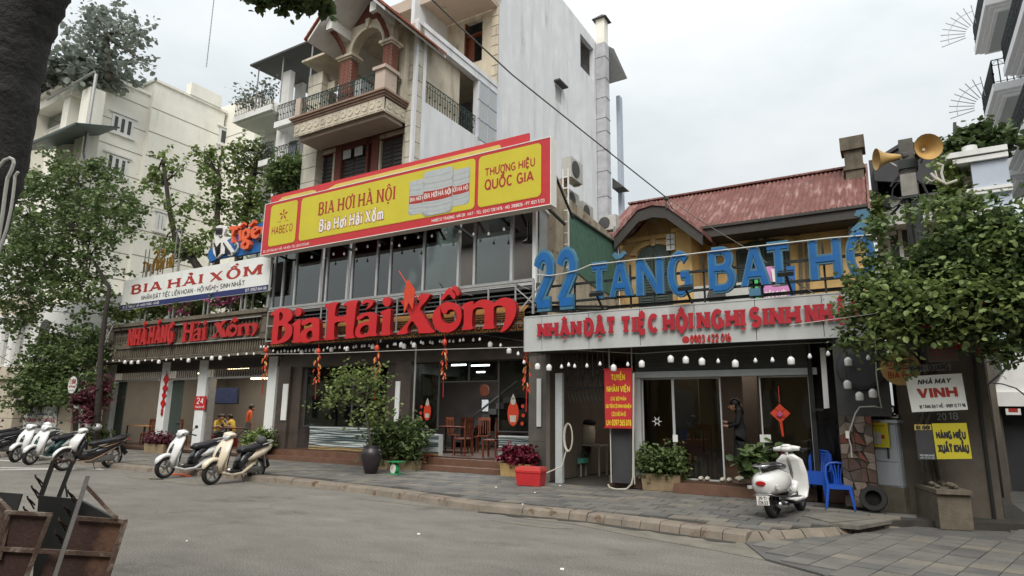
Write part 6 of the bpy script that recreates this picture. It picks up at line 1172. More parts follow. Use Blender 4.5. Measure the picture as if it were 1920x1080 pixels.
for tx, z_, hh_, x0_, x1_ in (('TUYỂN',.82,.095,.25,.75),('NHÂN VIÊN',.61,.1,.08,.92),('CÁC BỘ PHẬN',.46,.055,.22,.78),('ƯU TIÊN CÓ KINH NGHIỆM',.33,.058,.04,.96),('CÓ CHỖ ĂN Ở',.19,.06,.25,.75),('LH: 0397.565.078',.03,.085,.06,.94)): lettering(tx, a[0]+w_*x0_, a[0]+w_*x1_, a[2]+h_*z_, h_*hh_, yb_-.004, t=.2, mb=m)
build('lettering', m, M['py'], rbn)
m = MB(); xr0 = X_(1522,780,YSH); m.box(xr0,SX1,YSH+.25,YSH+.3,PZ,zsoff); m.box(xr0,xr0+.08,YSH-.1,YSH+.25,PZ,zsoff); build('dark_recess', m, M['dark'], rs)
m = MB(); m.add([P(1537,652,12.7),P(1547,652,12.7),P(1555,765,12.7),P(1545,766,12.7)]+[v+V3((0,.08,0)) for v in (P(1537,652,12.7),P(1547,652,12.7),P(1555,765,12.7),P(1545,766,12.7))], [(0,1,2,3),(0,4,5,1),(1,5,6,2),(2,6,7,3),(3,7,4,0)]); solo('vertical_lamp_housing', m, M['white'], 'unlit white tube lamp housing hanging upright beside the right glass', 'lamp')
m = MB(); x = X_(1572,700,12.6); m.bar((x,12.6,zfl),(x,12.6,zsoff), .05); m.bar((X_(1521,768,12.8),12.8,Z_(1521,768,12.8)),(X_(1545,768,12.8),12.8,Z_(1521,768,12.8)), .04); solo('dark_door_post', m, M['iron'], 'dark vertical post at the right end of the shop front', 'post')
for i, (px, py, mt_, w_, lb) in enumerate(((1537,790,'cblack',.15,'grey coat hanging left in the dark recess'),(1552,785,'cblack',.2,'black padded coat hanging in the middle of the dark recess'),(1566,795,'cgrey',.16,'striped grey jacket hanging right beside the door post'))):
 p = P(px,py,13.12+.03*i); m = MB(); rings = [(.05,.0),(w_*.8,-.05),(w_,-.12),(w_*1.05,-.5),(w_*1.15,-.85)]
 m.lathe(p, [(r_*.8, h_) for r_, h_ in rings], 12, ry=.4);
 for s in (-1,1): m.tube([p+V3((s*w_*.8,0,-.1)), p+V3((s*w_*1.25,-.03,-.4)), p+V3((s*w_*1.2,-.04,-.7))], [.06,.055,.045], 6)
 solo('hanging_coat', m, M[mt_], lb, 'coat', 'coats hanging in the recess', smooth=True)
YCL = 12.25; xc0, xc1 = X_(1578,860,YCL), X_(1641,860,YCL)
cw = thing('stone_clad_wall', 'short wall clad with irregular red brown stones left of the grey cabinet', 'wall', (xc0,YCL,PZ)); zcl = Z_(1600,780,YCL)
m = MB(); m.box(xc0,xc1,YCL,YCL+1.2,PZ,zcl); build('base', m, M['joint'], cw)
m = MB(); m.box(xc0,xc1+.3,YCL+.05,YCL+1.2,zcl,zsoff); build('upper_wall', m, M['darkg'], cw)
rr = random.Random(5); nc_, nr_ = 4, 10
gp = [[(xc0+(xc1-xc0)*min(1,max(0,i/nc_+(rr.uniform(-.09,.09) if 0 < i < nc_ else 0))), PZ+.03+(zcl-PZ-.03)*(j/nr_)+(rr.uniform(-.05,.05) if 0 < j < nr_ else 0)) for i in range(nc_+1)] for j in range(nr_+1)]
for j in range(nr_):
 for i in range(nc_):
  q = [gp[j][i], gp[j][i+1], gp[j+1][i+1], gp[j+1][i]]; q = [(a, b) if rr.random() < .6 or not (0 < i < nc_-1) else ((a+q[(k+1)%4][0])/2, b) for k, (a, b) in enumerate(q)]; cx, cz = sum(a for a, b in q)/4, sum(b for a, b in q)/4
  m = MB(); m.prism([(cx+(a-cx)*.93, YCL-.02-rr.uniform(0,.02), cz+(b-cz)*.93) for a, b in q], (0,.045,0)); build('stone', m, M[rr.choice(('cloth','cloth','clad2','terra','granite','clad2'))], cw)
m = MB(); m.tube([P(u,v,YCL-.05) for u, v in ((1640,600),(1643,700),(1648,740),(1653,765),(1640,762),(1612,763),(1604,775),(1592,812),(1591,820),(1596,838),(1597,858))], .012, 5); solo('hanging_cable', m, M['cablew'], 'white cable drooping down the dark wall to a small switch', 'cable')
a = rb(1585,808,1593,822,YCL-.06); m = MB(); m.box(a[0],a[1],YCL-.08,YCL-.03,a[2],a[3]); solo('socket_box', m, M['cream'], 'small cream socket on the stone clad wall', 'socket')
m = MB(); p = P(1615,690,YCL); m.lathe((p.x,YCL+.02,p.z), [(.38,0),(.36,.03),(.3,.05)], 18, ax=(0,-1,0)); solo('round_dark_panel', m, M['cabd'], 'large dark round panel on the wall below the bulbs', 'panel')
p = P(1688,690,12.0); yd = thing('round_yellow_sign', 'round ochre yellow advertising sign half hidden by leaves', 'sign', p); m = MB(); m.lathe((p.x,12.0,p.z), [(.28,0),(.28,.04)], 20, ax=(0,-1,0)); build('disc', m, M['horn'], yd); m = MB(); m.box(p.x-.16,p.x+.16,11.95,11.958,p.z-.02,p.z+.0); lettering('ĐẠI LÝ', p.x-.18, p.x+.18, p.z+.03, .09, 11.955, t=.18, mb=m); lettering('BIA HƠI', p.x-.18, p.x+.18, p.z-.16, .09, 11.955, t=.18, mb=m); build('lettering', m, M['pr'], yd)
# ============================================================ corner wall with signs
A_, B_ = G(1706,972,.03), G(1885,985,.03); wd = (B_-A_).normalized(); wn_ = V3((wd.y,-wd.x,0)); Lw_ = (B_-A_).length
cwl = thing('corner_wall', 'weathered grey brown end wall of the street corner under the leafy tree', 'wall', A_); ztop = Z_(1840,560,11.6)
m = MB(); m.add([A_, B_, B_-wn_*1.0, A_-wn_*1.0]+[v+V3((0,0,ztop)) for v in (A_, B_, B_-wn_*1.0, A_-wn_*1.0)], [(0,1,5,4),(1,2,6,5),(2,3,7,6),(3,0,4,7),(4,5,6,7)]); build('wall', m, M['wallr'], cwl)
m = MB(); m.bar(B_+wn_*.01+V3((-.12,-.02,0))*1, B_+wn_*.01+V3((-.12,-.02,ztop)), .04); m.bar(B_-wn_*.3+wd*.02, B_-wn_*.3+wd*.02+V3((0,0,ztop)), .06); build('edge_pipe', m, M['iron'], cwl)
def onwall(px, py, off=.02):
 d = ray(px,py); O = V3((0,0,CH)); t = ((A_+wn_*off-O).dot(wn_))/d.dot(wn_); return O+d*t
def wallsign(name, quad, mats, lab, lines, col, off=.03, extra=None):
 q = [onwall(u,v,off) for u, v in quad]; t = thing(name, lab, 'sign', q[0]); m = MB(); m.loops([q], tuple(-wn_*.015)); build('panel', m, M[mats], t)
 for j, (tx, u0, u1, v, h, c_, kw) in enumerate(lines):
  o = q[0]+(q[1]-q[0])*u0+(q[3]-q[0])*(1-v); U = q[1]-q[0]; Vv = q[0]-q[3]; m = MB(); lettering(tx, 0, U.length*(u1-u0), 0, Vv.length*h, O=o+wn_*.003, U=U, V=Vv, N=wn_, mb=m, **kw); build('lettering', m, M[c_], t)
 return t, q
wallsign('tailor_sign', ((1697,706),(1803,700),(1815,768),(1710,773)), 'psign', 'white tailor sign reading NHÀ MAY VINH in black and red', [('NHÀ MAY',.2,.78,.76,.13,'pk',dict(t=.24,ital=.25)),('VINH',.16,.86,.38,.26,'pr',dict(t=.34,con=.8)),('18 TĂNG BẠT HỔ - 0989 12 77 98',.15,.95,.1,.08,'pk',dict(t=.2))], 0, .85)
wallsign('yellow_cloth_sign', ((1747,794),(1812,793),(1823,860),(1757,861)), 'byel', 'yellow sign reading HÀNG HIỆU XUẤT KHẨU in black', [('HÀNG HIỆU',.08,.92,.58,.18,'pk',dict(t=.26)),('XUẤT KHẨU',.08,.95,.2,.2,'pk',dict(t=.26))], 0, .72)
wallsign('fashion_poster', ((1716,806),(1750,806),(1758,862),(1722,862)), 'cabd', 'dark poster with pale flower left of the yellow HÀNG HIỆU sign', [('THỜI TRANG NAM NỮ',.1,.9,.12,.06,'pgrey',dict(t=.2)),('MỚI VỀ HÀ NỘI',.1,.9,.04,.05,'pgrey',dict(t=.2))], 0, .7)
wallsign('small_yellow_strip', ((1714,796),(1746,796),(1747,806),(1715,807)), 'byelo', 'small yellow strip sign with black letters above the dark poster', [('NEW FASHION',.1,.9,.2,.6,'pk',dict(t=.26))], 0, .7)
wallsign('quang_sign', ((1700,685),(1782,681),(1784,694),(1702,698)), 'graniteg', 'narrow grey strip sign reading VINH - QUANG above the tailor sign', [('VINH - QUANG',.05,.95,.15,.7,'pk',dict(t=.26))], 0, .8)
wallsign('upper_tailor_board', ((1735,648),(1790,643),(1799,676),(1742,680)), 'graniteg', 'greyed board with faint red lines partly hidden by leaves above the tailor sign', [('CHUYÊN MAY ĐO',.08,.95,.62,.13,'pr',dict(t=.2)),('QUẦN ÂU - SƠ MI',.08,.95,.36,.13,'pr',dict(t=.2)),('VESTON NAM NỮ',.08,.95,.12,.1,'pr',dict(t=.2))], 0, .8)
m = MB(); o = onwall(1757,787,.012); lettering('20', 0, .13, 0, .1, O=o, U=wd, V=(0,0,1), N=wn_, t=.14, mb=m); o = onwall(1779,786,.012); lettering('18', 0, .13, 0, .1, O=o, U=wd, V=(0,0,1), N=wn_, t=.14, mb=m); build('house_numbers', m, M['pgrey'], cwl)
for i, (px, py) in enumerate(((1802,641),(1851,649))):
 q = onwall(px,py,.25); f_ = thing('party_flag' if i == 0 else 'national_flag', ('red flag with a yellow hammer and sickle hanging under the leafy tree' if i == 0 else 'red flag hanging farthest right beneath the leaves'), 'flag', q); m = MB(); w_, h_ = .26, .24; n = 6
 for k in range(n): a_ = q+wd*(-w_/2+w_*k/n)+wn_*.03*math.sin(k*1.3); b_ = q+wd*(-w_/2+w_*(k+1)/n)+wn_*.03*math.sin((k+1)*1.3); m.quad(a_-V3((0,0,h_/2)), b_-V3((0,0,h_/2)), b_+V3((0,0,h_/2)), a_+V3((0,0,h_/2)))
 build('cloth', m, M['red'], f_)
 if i == 0:
  c = q+wn_*.05; m = MB(); m.tube([c+wd*(.05*math.cos(R(a)))+V3((0,0,.05*math.sin(R(a)))) for a in range(-120,91,30)], .009, 4); m.bar(c+wd*-.045+V3((0,0,.03)), c+wd*.04+V3((0,0,-.05)), .012); m.bar(c+wd*-.05+V3((0,0,.01)), c+wd*-.02+V3((0,0,.045)), .02); build('emblem', m, M['py'], f_)
 else:
  c = q+wn_*.05; m = MB(); m.prism([c+wd*(r_*math.sin(R(36*k)))+V3((0,0,r_*math.cos(R(36*k)))) for k in range(10) for r_ in [.07 if k % 2 == 0 else .028]], tuple(wn_*.002)); build('star', m, M['py'], f_)
E0, E1 = G(1643,962,.05), G(1699,970,.05); ed = (E1-E0).normalized(); en = V3((-ed.y,ed.x,0)); we = (E1-E0).length; de = .3
cab = thing('electrical_cabinet', 'grey street electrical cabinet on a mossy concrete base with a small yellow poster', 'electrical cabinet', E0)
def obx(o, u, v, w, d, z0, z1, mb=None):
 m = mb or MB(); a = o+ed*u+en*v; c = a+ed*(w/2)+en*(d/2); m.ob((c.x,c.y,(z0+z1)/2), ed*(w/2), en*(d/2), (0,0,(z1-z0)/2)); return m
hb_ = .5; zcab = Z_(1665,793,E0.y+.1)
build('concrete_base', obx(E0, -.03, -.03, we+.06, de+.06, .0, hb_), M['oldconc'], cab)
build('body', obx(E0, 0, 0, we, de, hb_, zcab), M['cab'], cab); build('roof', obx(E0, -.05, -.05, we+.1, de+.1, zcab, zcab+.05), M['cab'], cab)
build('lower_door', obx(E0, .02, -.012, we-.04, .012, hb_+.02, hb_+.38), M['cab'], cab)
m = obx(E0, .02, -.012, we-.04, .012, hb_+.40, zcab-.03); build('upper_door', m, M['cab'], cab)
m = MB(); obx(E0, .06, -.03, .03, .02, hb_+.45, zcab-.2, m); obx(E0, we*.62, -.03, .03, .02, hb_+.45, zcab-.2, m); build('door_rib', m, M['cabd'], cab)
build('side_panel', obx(E0, we, .02, .008, de-.04, hb_+.03, zcab-.04), M['cab'], cab)
c = E0+ed*(we*.38)+en*(-.05); pz0, pz1 = hb_+.62, hb_+1.02
cp = thing('cabinet_poster', 'yellow poster with cartons hung on the front of the grey cabinet', 'poster', c); m = MB(); m.ob((c.x,c.y,(pz0+pz1)/2), ed*.19, en*.005, (0,0,(pz1-pz0)/2)); build('sheet', m, M['byel'], cp)
m = MB(); o = c-ed*.13-en*.008; m.ob((c.x-en.x*.008,c.y-en.y*.008,pz0+.17), ed*.12, en*.001, (0,0,.03)); lettering('BIA HỘP', 0, .16, 0, .03, O=o+ed*.05+V3((0,0,pz1-.05)), U=ed, V=(0,0,1), N=-en, t=.25, mb=m); lettering('UỐNG LÀ NHỚ', 0, .26, 0, .025, O=o+V3((0,0,pz1-.11)), U=ed, V=(0,0,1), N=-en, t=.25, mb=m); build('lettering', m, M['pr'], cp)
m = MB()
for k in range(3): m.ob((c.x-en.x*.01+ed.x*(k-1)*.045,c.y-en.y*.01+ed.y*(k-1)*.045,pz0+.15), ed*.018, en*.001, (0,0,.09+.02*(k==1)))
build('printed_cans', m, M['pgrey'], cp); m = MB(); m.tube([c-ed*.05+V3((0,0,pz1)), c-ed*.05+V3((0,0,pz1+.12))], .006, 4); m.tube([c+ed*.07+V3((0,0,pz1)), c+ed*.07+V3((0,0,pz1+.15))], .006, 4); build('string', m, M['cable'], cp)
m = MB(); p = E0+ed*(we*.5)+en*(de*.5); m.ob((p.x,p.y,zcab+.11), ed*.28, en*.14, (0,0,.03)); m.ob((p.x,p.y,zcab+.075), ed*.2, en*.1, (0,0,.025)); m.ell((p.x+.1,p.y,zcab+.22), (.045,.045,.08)); solo('kitchen_items', m, M['chrome'], 'stainless pan and flask lying on top of the grey cabinet', 'pan')
P0, P1 = G(1709,967,.03), G(1764,992,.03); u_ = (P1-P0); v_ = V3((-u_.y,u_.x,0)).normalized()*.42; hp = .5
pl = thing('concrete_planter', 'rough square concrete planter box at the foot of the leafy tree', 'planter', P0); m = MB()
ctr = P0+u_/2+v_/2; m.ob((ctr.x,ctr.y,.03+hp/2), u_/2, v_/2, (0,0,hp/2)); m.ob((ctr.x,ctr.y,.05+hp), u_*.54, v_*.54, (0,0,.03)); build('box', m, M['oldconc'], pl)
m = MB()
for k in range(26): a_ = ctr+u_*rnd.uniform(-.4,.4)+v_*rnd.uniform(-.4,.4); m.ell((a_.x,a_.y,.6+rnd.uniform(0,.03)), (rnd.uniform(.03,.07),rnd.uniform(.03,.07),.035), 6, 4)
build('rubble', m, M['oldconc'], pl, kind='stuff')
PLC = ctr
m = MB(); p = P(1640,945,12.0); m.lathe((p.x,12.02,.13+.2), [(.19,0),(.2,.05),(.19,.1),(.12,.1),(.12,0)], 16, ax=(-.1,-1,.25)); solo('black_tyre', m, M['rubber'], 'black tyre leaning at the foot of the stone clad wall', 'tyre')
# ============================================================ utility pole with loudspeakers
YPO = 12.9; pc = P(1701,300,YPO); up_ = thing('utility_pole', 'square concrete utility pole with box and tangled black cables above the tree', 'utility pole', (pc.x,YPO,PZ)); ztp = Z_(1700,264,YPO)
m = MB(); m.add([(pc.x-.16,YPO-.16,PZ),(pc.x+.16,YPO-.16,PZ),(pc.x+.16,YPO+.16,PZ),(pc.x-.16,YPO+.16,PZ),(pc.x-.11,YPO-.11,ztp),(pc.x+.11,YPO-.11,ztp),(pc.x+.11,YPO+.11,ztp),(pc.x-.11,YPO+.11,ztp)], [(0,1,5,4),(1,2,6,5),(2,3,7,6),(3,0,4,7),(4,5,6,7)]); build('shaft', m, M['cpole'], up_)
z = Z_(1700,316,YPO); m = MB(); m.box(pc.x-.15,pc.x+.15,YPO-.15,YPO+.15,z-.04,z+.12); build('band', m, M['iron'], up_)
a = rb(1687,331,1722,372,YPO-.25); m = MB(); m.box(a[0],a[1],YPO-.35,YPO-.1,a[2]+.05,a[3]); build('junction_box', m, M['boxw'], up_)
m = MB(); m.box(a[0]-.01,a[1]+.01,YPO-.36,YPO-.09,a[2],a[2]+.05); m.box(pc.x-.03,pc.x+.12,YPO-.3,YPO-.12,a[2]-.8,a[2]); build('lower_box', m, M['iron'], up_)
m = MB(); y_ = YPO-.3
m.tube([P(u,v,y_) for u, v in ((1718,337),(1730,345),(1738,362),(1741,385),(1738,410),(1730,440))], .022, 6)
m.tube([P(u,v,y_) for u, v in ((1700,318),(1688,325),(1676,340),(1670,350))], .018, 5); m.tube([P(u,v,y_) for u, v in ((1703,318),(1692,322),(1685,335),(1678,342))], .018, 5)
for k in range(4): m.tube([P(u,v,y_-.03*k) for u, v in ((1692,374),(1675,368+2*k),(1660+2*k,372),(1655+3*k,383),(1662,393-2*k),(1675,390),(1690,380))], .012, 5)
m.tube([P(u,v,y_) for u, v in ((1695,378),(1685,388),(1676,398),(1672,403))], .02, 5); m.tube([P(u,v,y_) for u, v in ((1690,376),(1682,390),(1669,402))], .014, 5)
m.tube([P(u,v,y_) for u, v in ((1700,372),(1702,400),(1705,430),(1710,455),(1716,500))], .035, 6); m.tube([P(u,v,y_) for u, v in ((1672,372),(1674,355),(1682,345),(1688,343))], .012, 5)
build('cable_tangle', m, M['cable'], up_)
def hornm(mouth, axis, r, L, lb, back):
 t = thing('loudspeaker', lb, 'loudspeaker', mouth, 'horn loudspeakers on the utility pole'); ax_ = V3(axis).normalized(); m = MB()
 m.lathe(mouth, [(r,0),(r*1.02,.015),(r*.97,-.005),(r*.8,-.0),(r*.45,-L*.35),(r*.25,-L*.55),(r*.05,-L*.6)][:1]+[(r*1.03,-.01)], 20, ax=ax_) if 0 else None
 prof_out = [(r,0),(r*.86,-.04),(r*.62,-L*.25),(r*.42,-L*.5),(r*.3,-L*.8),(r*.22,-L)]; prof_in = [(r*.97,.004),(r*.8,-.05),(r*.55,-L*.25),(r*.3,-L*.45),(r*.12,-L*.5)]
 n = 20; z = ax_; a = z.orthogonal().normalized(); b = z.cross(a); c = V3(mouth)
 for pr_ in (prof_out, prof_in):
  vs = [c+z*h+(a*math.cos(2*math.pi*j/n)+b*math.sin(2*math.pi*j/n))*q for q, h in pr_ for j in range(n)]; m.add(vs, [(i*n+j, i*n+(j+1)%n, (i+1)*n+(j+1)%n, (i+1)*n+j) for i in range(len(pr_)-1) for j in range(n)])
 build('horn', m, M['horn'], t, smooth=True); m = MB(); m.lathe(c-z*(L*.5), [(r*.12,0),(r*.12,.03),(.01,.04)], 8, ax=ax_); build('phase_plug', m, M['cream'], t)
 m = MB(); m.lathe(c-z*(L+.14), [(r*.4,0),(r*.45,.03),(r*.45,.14),(r*.3,.16)], 12, ax=ax_); build('driver', m, M['darkg'], t); m = MB(); m.bar(c-z*L*.9, V3(back), .03); m.bar(c-z*L*.5+V3((0,0,-r*.4)), c-z*L*.8+V3((0,0,-r*.9)), .025); build('bracket', m, M['steel'], t)
hornm(P(1643,299,YPO-.2), (-.93,-.32,-.05), .2, .42, 'ochre horn loudspeaker pointing left from the utility pole', (pc.x,YPO,Z_(1700,293,YPO)))
hornm(P(1741,275,YPO-.35), (.35,-.9,-.12), .235, .42, 'ochre horn loudspeaker facing the viewer right of the utility pole', (pc.x,YPO,Z_(1700,290,YPO)))
# ============================================================ buildings right of the pole
YD = 25.; dh = thing('dark_eaved_house', 'old house with a deep dark eave and white balcony wall behind the utility pole', 'house', (X_(1710,400,YD),YD,0))
x0, x1 = X_(1641,420,YD), X_(1800,420,YD); m = MB(); m.box(x0,x1,YD,YD+5,0,Z_(1700,412,YD)); build('wall', m, M['white'], dh)
zb_, zt_ = Z_(1700,412,YD-.8), Z_(1700,373,YD-.8); m = MB(); m.box(x0-.02,x1,YD-.8,YD-.65,zb_,zt_); m.box(x0,x1,YD-.9,YD,zb_-.15,zb_); m.box(x0-.05,x1,YD-.85,YD-.6,zt_,zt_+.08); build('balcony_wall', m, M['white'], dh)
for i in range(6):
 px = 1729+i*9; m = MB(); a = rb(px,370,px+5,386,YD-.81); m.box(a[0],a[1],YD-.82,YD-.80,a[2],a[3]); build('balcony_slot', m, M['darkg'], dh)
m = MB(); m.box(x0,x1,YD+1.5,YD+1.7,zt_-1,Z_(1700,290,YD)); m.box(x0,x0+.2,YD-.6,YD+1.5,zb_,Z_(1700,300,YD)); m.box(x1-.2,x1,YD-.6,YD+1.5,zb_,Z_(1700,300,YD)); build('veranda_wall', m, M['darkg'], dh)
y_ = YD-1.6; ap_ = P(1697,262,y_); l_ = P(1636,300,y_); r_ = P(1800,290,y_); m = MB()
for a_, b_ in ((l_,ap_),(ap_,r_)): m.prism([a_, b_, b_-V3((0,0,.12)), a_-V3((0,0,.12))], (0,5,0))
m.prism([l_-V3((0,-.1,.15)), ap_-V3((0,-.1,.15)), r_-V3((0,-.1,.15)), r_-V3((0,-.1,1.0)), l_-V3((0,-.1,.7))], (0,.1,0)); build('dark_eave', m, M['cabd'], dh)
a = rb(1662,422,1681,460,YD); m = MB(); m.box(a[0],a[1]+.5,YD-.04,YD-.001,a[2]-.5,a[3]); w_ = build('window', m, M['whitep'], dh)
for k in range(2): m = MB(); xx = a[0]+.06+k*(a[1]-a[0]+.5)/2; m.box(xx,xx+(a[1]-a[0]+.5)/2-.12,YD-.06,YD-.041,a[2]-.45,a[3]-.06); build('pane', m, M['darkg'], w_)
m = MB(); m.box(x0-.1,x0+.6,YD-.3,YD,Z_(1650,440,YD)-.1,Z_(1650,440,YD)); build('sill', m, M['white'], dh)
YW2 = 19.; sp_ = thing('stepped_white_terrace', 'white moulded terrace wall topped with potted shrubs, between the utility pole and the hotel', 'building', (X_(1840,400,YW2),YW2,0))
zt_ = Z_(1840,280,YW2); x0, x1 = X_(1817,400,YW2), X_(1897,350,YW2)
m = MB(); m.box(x0+.25,x1,YW2+.1,YW2+6,0,zt_-.1); build('wall', m, M['bluew'], sp_)
for k, (z_, o_, h__) in enumerate(((zt_-.14,-.32,.14),(zt_-.3,-.2,.12),(zt_-1.08,.0,.08),(zt_-1.16,.08,.07),(zt_-1.62,.03,.06),(zt_-1.7,.1,.07))):
 m = MB(); m.box(x0+o_,x1+.02,YW2+o_*.3-.02*(k>1),YW2+.3,z_,z_+h__); m.box(x0+o_,x0+.3,YW2+.3,YW2+5.5,z_,z_+h__); build('moulding', m, M['white'], sp_)
m = MB(); m.box(x0+.17,x1,YW2+.04,YW2+.2,zt_-1.0,zt_-.32); m.box(x0+.24,x1,YW2+.06,YW2+.2,0,zt_-1.75); build('raised_panel', m, M['bluew'], sp_)
m = MB(); p = P(1818,281,YW2+.3); m.lathe((p.x,p.y,zt_-.02), [(.12,0),(.17,.1),(.17,.24),(.14,.24)], 12); solo('flower_pot', m, M['white'], 'round white flower pot on the moulded terrace wall', 'flower pot')
ya_ = YW2+2; a_, b_ = P(1788,262,ya_), P(1862,205,ya_); m = MB(); m.prism([P(1790,250,ya_),P(1852,222,ya_),P(1862,222,ya_),P(1862,262,ya_),P(1790,275,ya_)], (0,.2,0)); m.bar(P(1790,230,ya_), P(1790,285,ya_), .08); m.bar(P(1792,237,ya_), P(1812,247,ya_), .06); solo('terrace_awning', m, M['darkg'], 'dark sagging awning over the planted terrace at right', 'awning')
HXw = 5.4; ht = thing('balcony_hotel', 'white hotel with stacked moulded balconies and black iron railings at the right edge', 'building', (HXw,24,0))
m = MB(); m.box(HXw,HXw+8,18,31,0,22); build('wall', m, M['whitep'], ht)
for k in range(5):
 for yy in (19.2,23.5,28.2):
  m = MB(); m.box(HXw-.04,HXw-.001,yy,yy+1.3,4.2+3.1*k,6.4+3.1*k); w_ = build('window', m, M['whitep'], ht); m = MB(); m.box(HXw-.06,HXw-.041,yy+.1,yy+1.2,4.3+3.1*k,6.3+3.1*k); build('pane', m, M['darkg'], w_)
def balc(X0_, ya, yb, z, fan=False):
 m = MB()
 for k, (o_, h0, h1) in enumerate(((0,.14,.42),(.14,.05,.14),(.28,-.06,.05))): m.box(X0_+o_,HXw,ya+o_*.8,yb-o_*.8,z+h0,z+h1)
 build('balcony_slab', m, M['hotelw'], ht); m = MB(); m.box(X0_+.4,HXw,ya+.35,yb-.35,z-.075,z-.061); build('balcony_soffit', m, M['pgrey'], ht); m = MB(); m.lathe((X0_+.9,(ya+yb)/2,z-.12), [(.16,0),(.16,.04)], 10); build('ceiling_lamp', m, M['white'], ht)
 m = MB(); zz = z+.42
 railing(m, (X0_+.06,ya+.06,zz), (X0_+.06,yb-.06,zz), .95, step=.17, r=.02); railing(m, (X0_+.06,ya+.06,zz), (HXw,ya+.06,zz), .95, step=.17, r=.02); railing(m, (X0_+.06,yb-.06,zz), (HXw,yb-.06,zz), .95, step=.17, r=.02); build('railing', m, M['iron'], ht)
 if fan:
  m = MB(); c = V3((X0_+.05,yb-1.2,z+.45))
  for i in range(9): an = R(95+12*i); d_ = V3((math.cos(an)*1.25,0,math.sin(an)*1.25)); m.bar(c+d_*.35+V3((0,.0,0)), c+d_, .025); m.bar(c+d_+V3((0,-.05,-.04)), c+d_*1.0+V3((0,.05,.05)), .02)
  m.tube([c+V3((math.cos(R(95+6*i))*1.0,0,math.sin(R(95+6*i))*1.0)) for i in range(17)], .012, 4); build('spike_fan', m, M['steel'], ht)
balc(4., 26.4, 30.1, 16.25, True); balc(4., 27.2, 30.4, 13.25, True); balc(4.1, 20.2, 25.6, 13.0); balc(4.2, 19.5, 25.6, 16.4); balc(4.1, 21.5, 27.6, 10.3); balc(4.1, 27.9, 30.6, 10.2)
YA = 18.2; al = thing('alley_gateway', 'white canopied gateway with a dark entrance down the alley at far right', 'gateway', (X_(1890,760,YA),YA,0))
a = rb(1868,735,1990,762,YA); m = MB(); m.box(a[0],a[1],YA,YA+.6,a[2],a[3]); build('white_beam', m, M['white'], al)
q = [P(1862,735,YA+.1),P(1905,662,YA+.1),P(1990,655,YA+.1),P(1990,735,YA+.1)]; m = MB(); m.prism(q, (0,.4,0)); build('tent_canopy', m, M['white'], al)
m = MB(); m.box(X_(1865,800,YA+.3),X_(1881,800,YA+.3),YA+.3,YA+.8,0,a[2]); m.box(X_(1950,800,YA+.3),X_(1990,800,YA+.3),YA+.3,YA+.8,0,a[2]); build('gate_post', m, M['wallr'], al)
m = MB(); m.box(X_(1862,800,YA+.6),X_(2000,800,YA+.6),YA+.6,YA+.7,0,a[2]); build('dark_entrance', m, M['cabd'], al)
a = rb(1885,766,1915,778,YA-.1); m = MB(); m.box(a[0],a[1],YA-.1,YA-.06,a[2],a[3]); gs_ = solo('gateway_name_board', m, M['psign'], 'small white board with a red strip under the gateway beam', 'sign'); m = MB(); m.box(a[0]+.05,a[1]-.05,YA-.104,YA-.101,a[2]+.06,a[2]+.14); build('red_strip', m, M['pr'], gs_)
m = MB(); x = X_(1852,700,16); m.box(x,x+.1,16,18.1,0,3.2); m.box(4.6,4.75,8,17.9,0,5); m.box(x+.1,4.6,24,24.2,0,4); solo('alley_side_wall', m, M['wallr'], 'dim brown wall lining the alley at the right edge', 'wall')
# ============================================================ scooters
def sweep(mb, path, half, y0=0., n=12, pw=2.4, cap=True):
 """elliptical section swept along a path in the x-z plane"""
 k = len(path); vs = []
 for i, (x, z) in enumerate(path):
  a = path[max(i-1,0)]; b = path[min(i+1,k-1)]; dx, dz = b[0]-a[0], b[1]-a[1]; l = math.hypot(dx,dz) or 1; nx, nz = -dz/l, dx/l; hy, hn = half[i]
  for j in range(n):
   t = 2*math.pi*j/n; c, s = math.cos(t), math.sin(t); c = math.copysign(abs(c)**(2/pw), c); s = math.copysign(abs(s)**(2/pw), s)
   vs.append((x+nx*hn*s, y0+hy*c, z+nz*hn*s))
 fs = [(i*n+j, i*n+(j+1)%n, (i+1)*n+(j+1)%n, (i+1)*n+j) for i in range(k-1) for j in range(n)]
 if cap: fs += [tuple(range(n-1,-1,-1)), tuple((k-1)*n+j for j in range(n))]
 return mb.add(vs, fs)
def sw(parent, name, mt_, path, half, y0=0., smooth=True, mirror=False, **k):
 m = MB(); sweep(m, path, half, y0, **k)
 if mirror: sweep(m, path, half, -y0, **k)
 return build(name, m, M[mt_], parent, smooth=smooth)
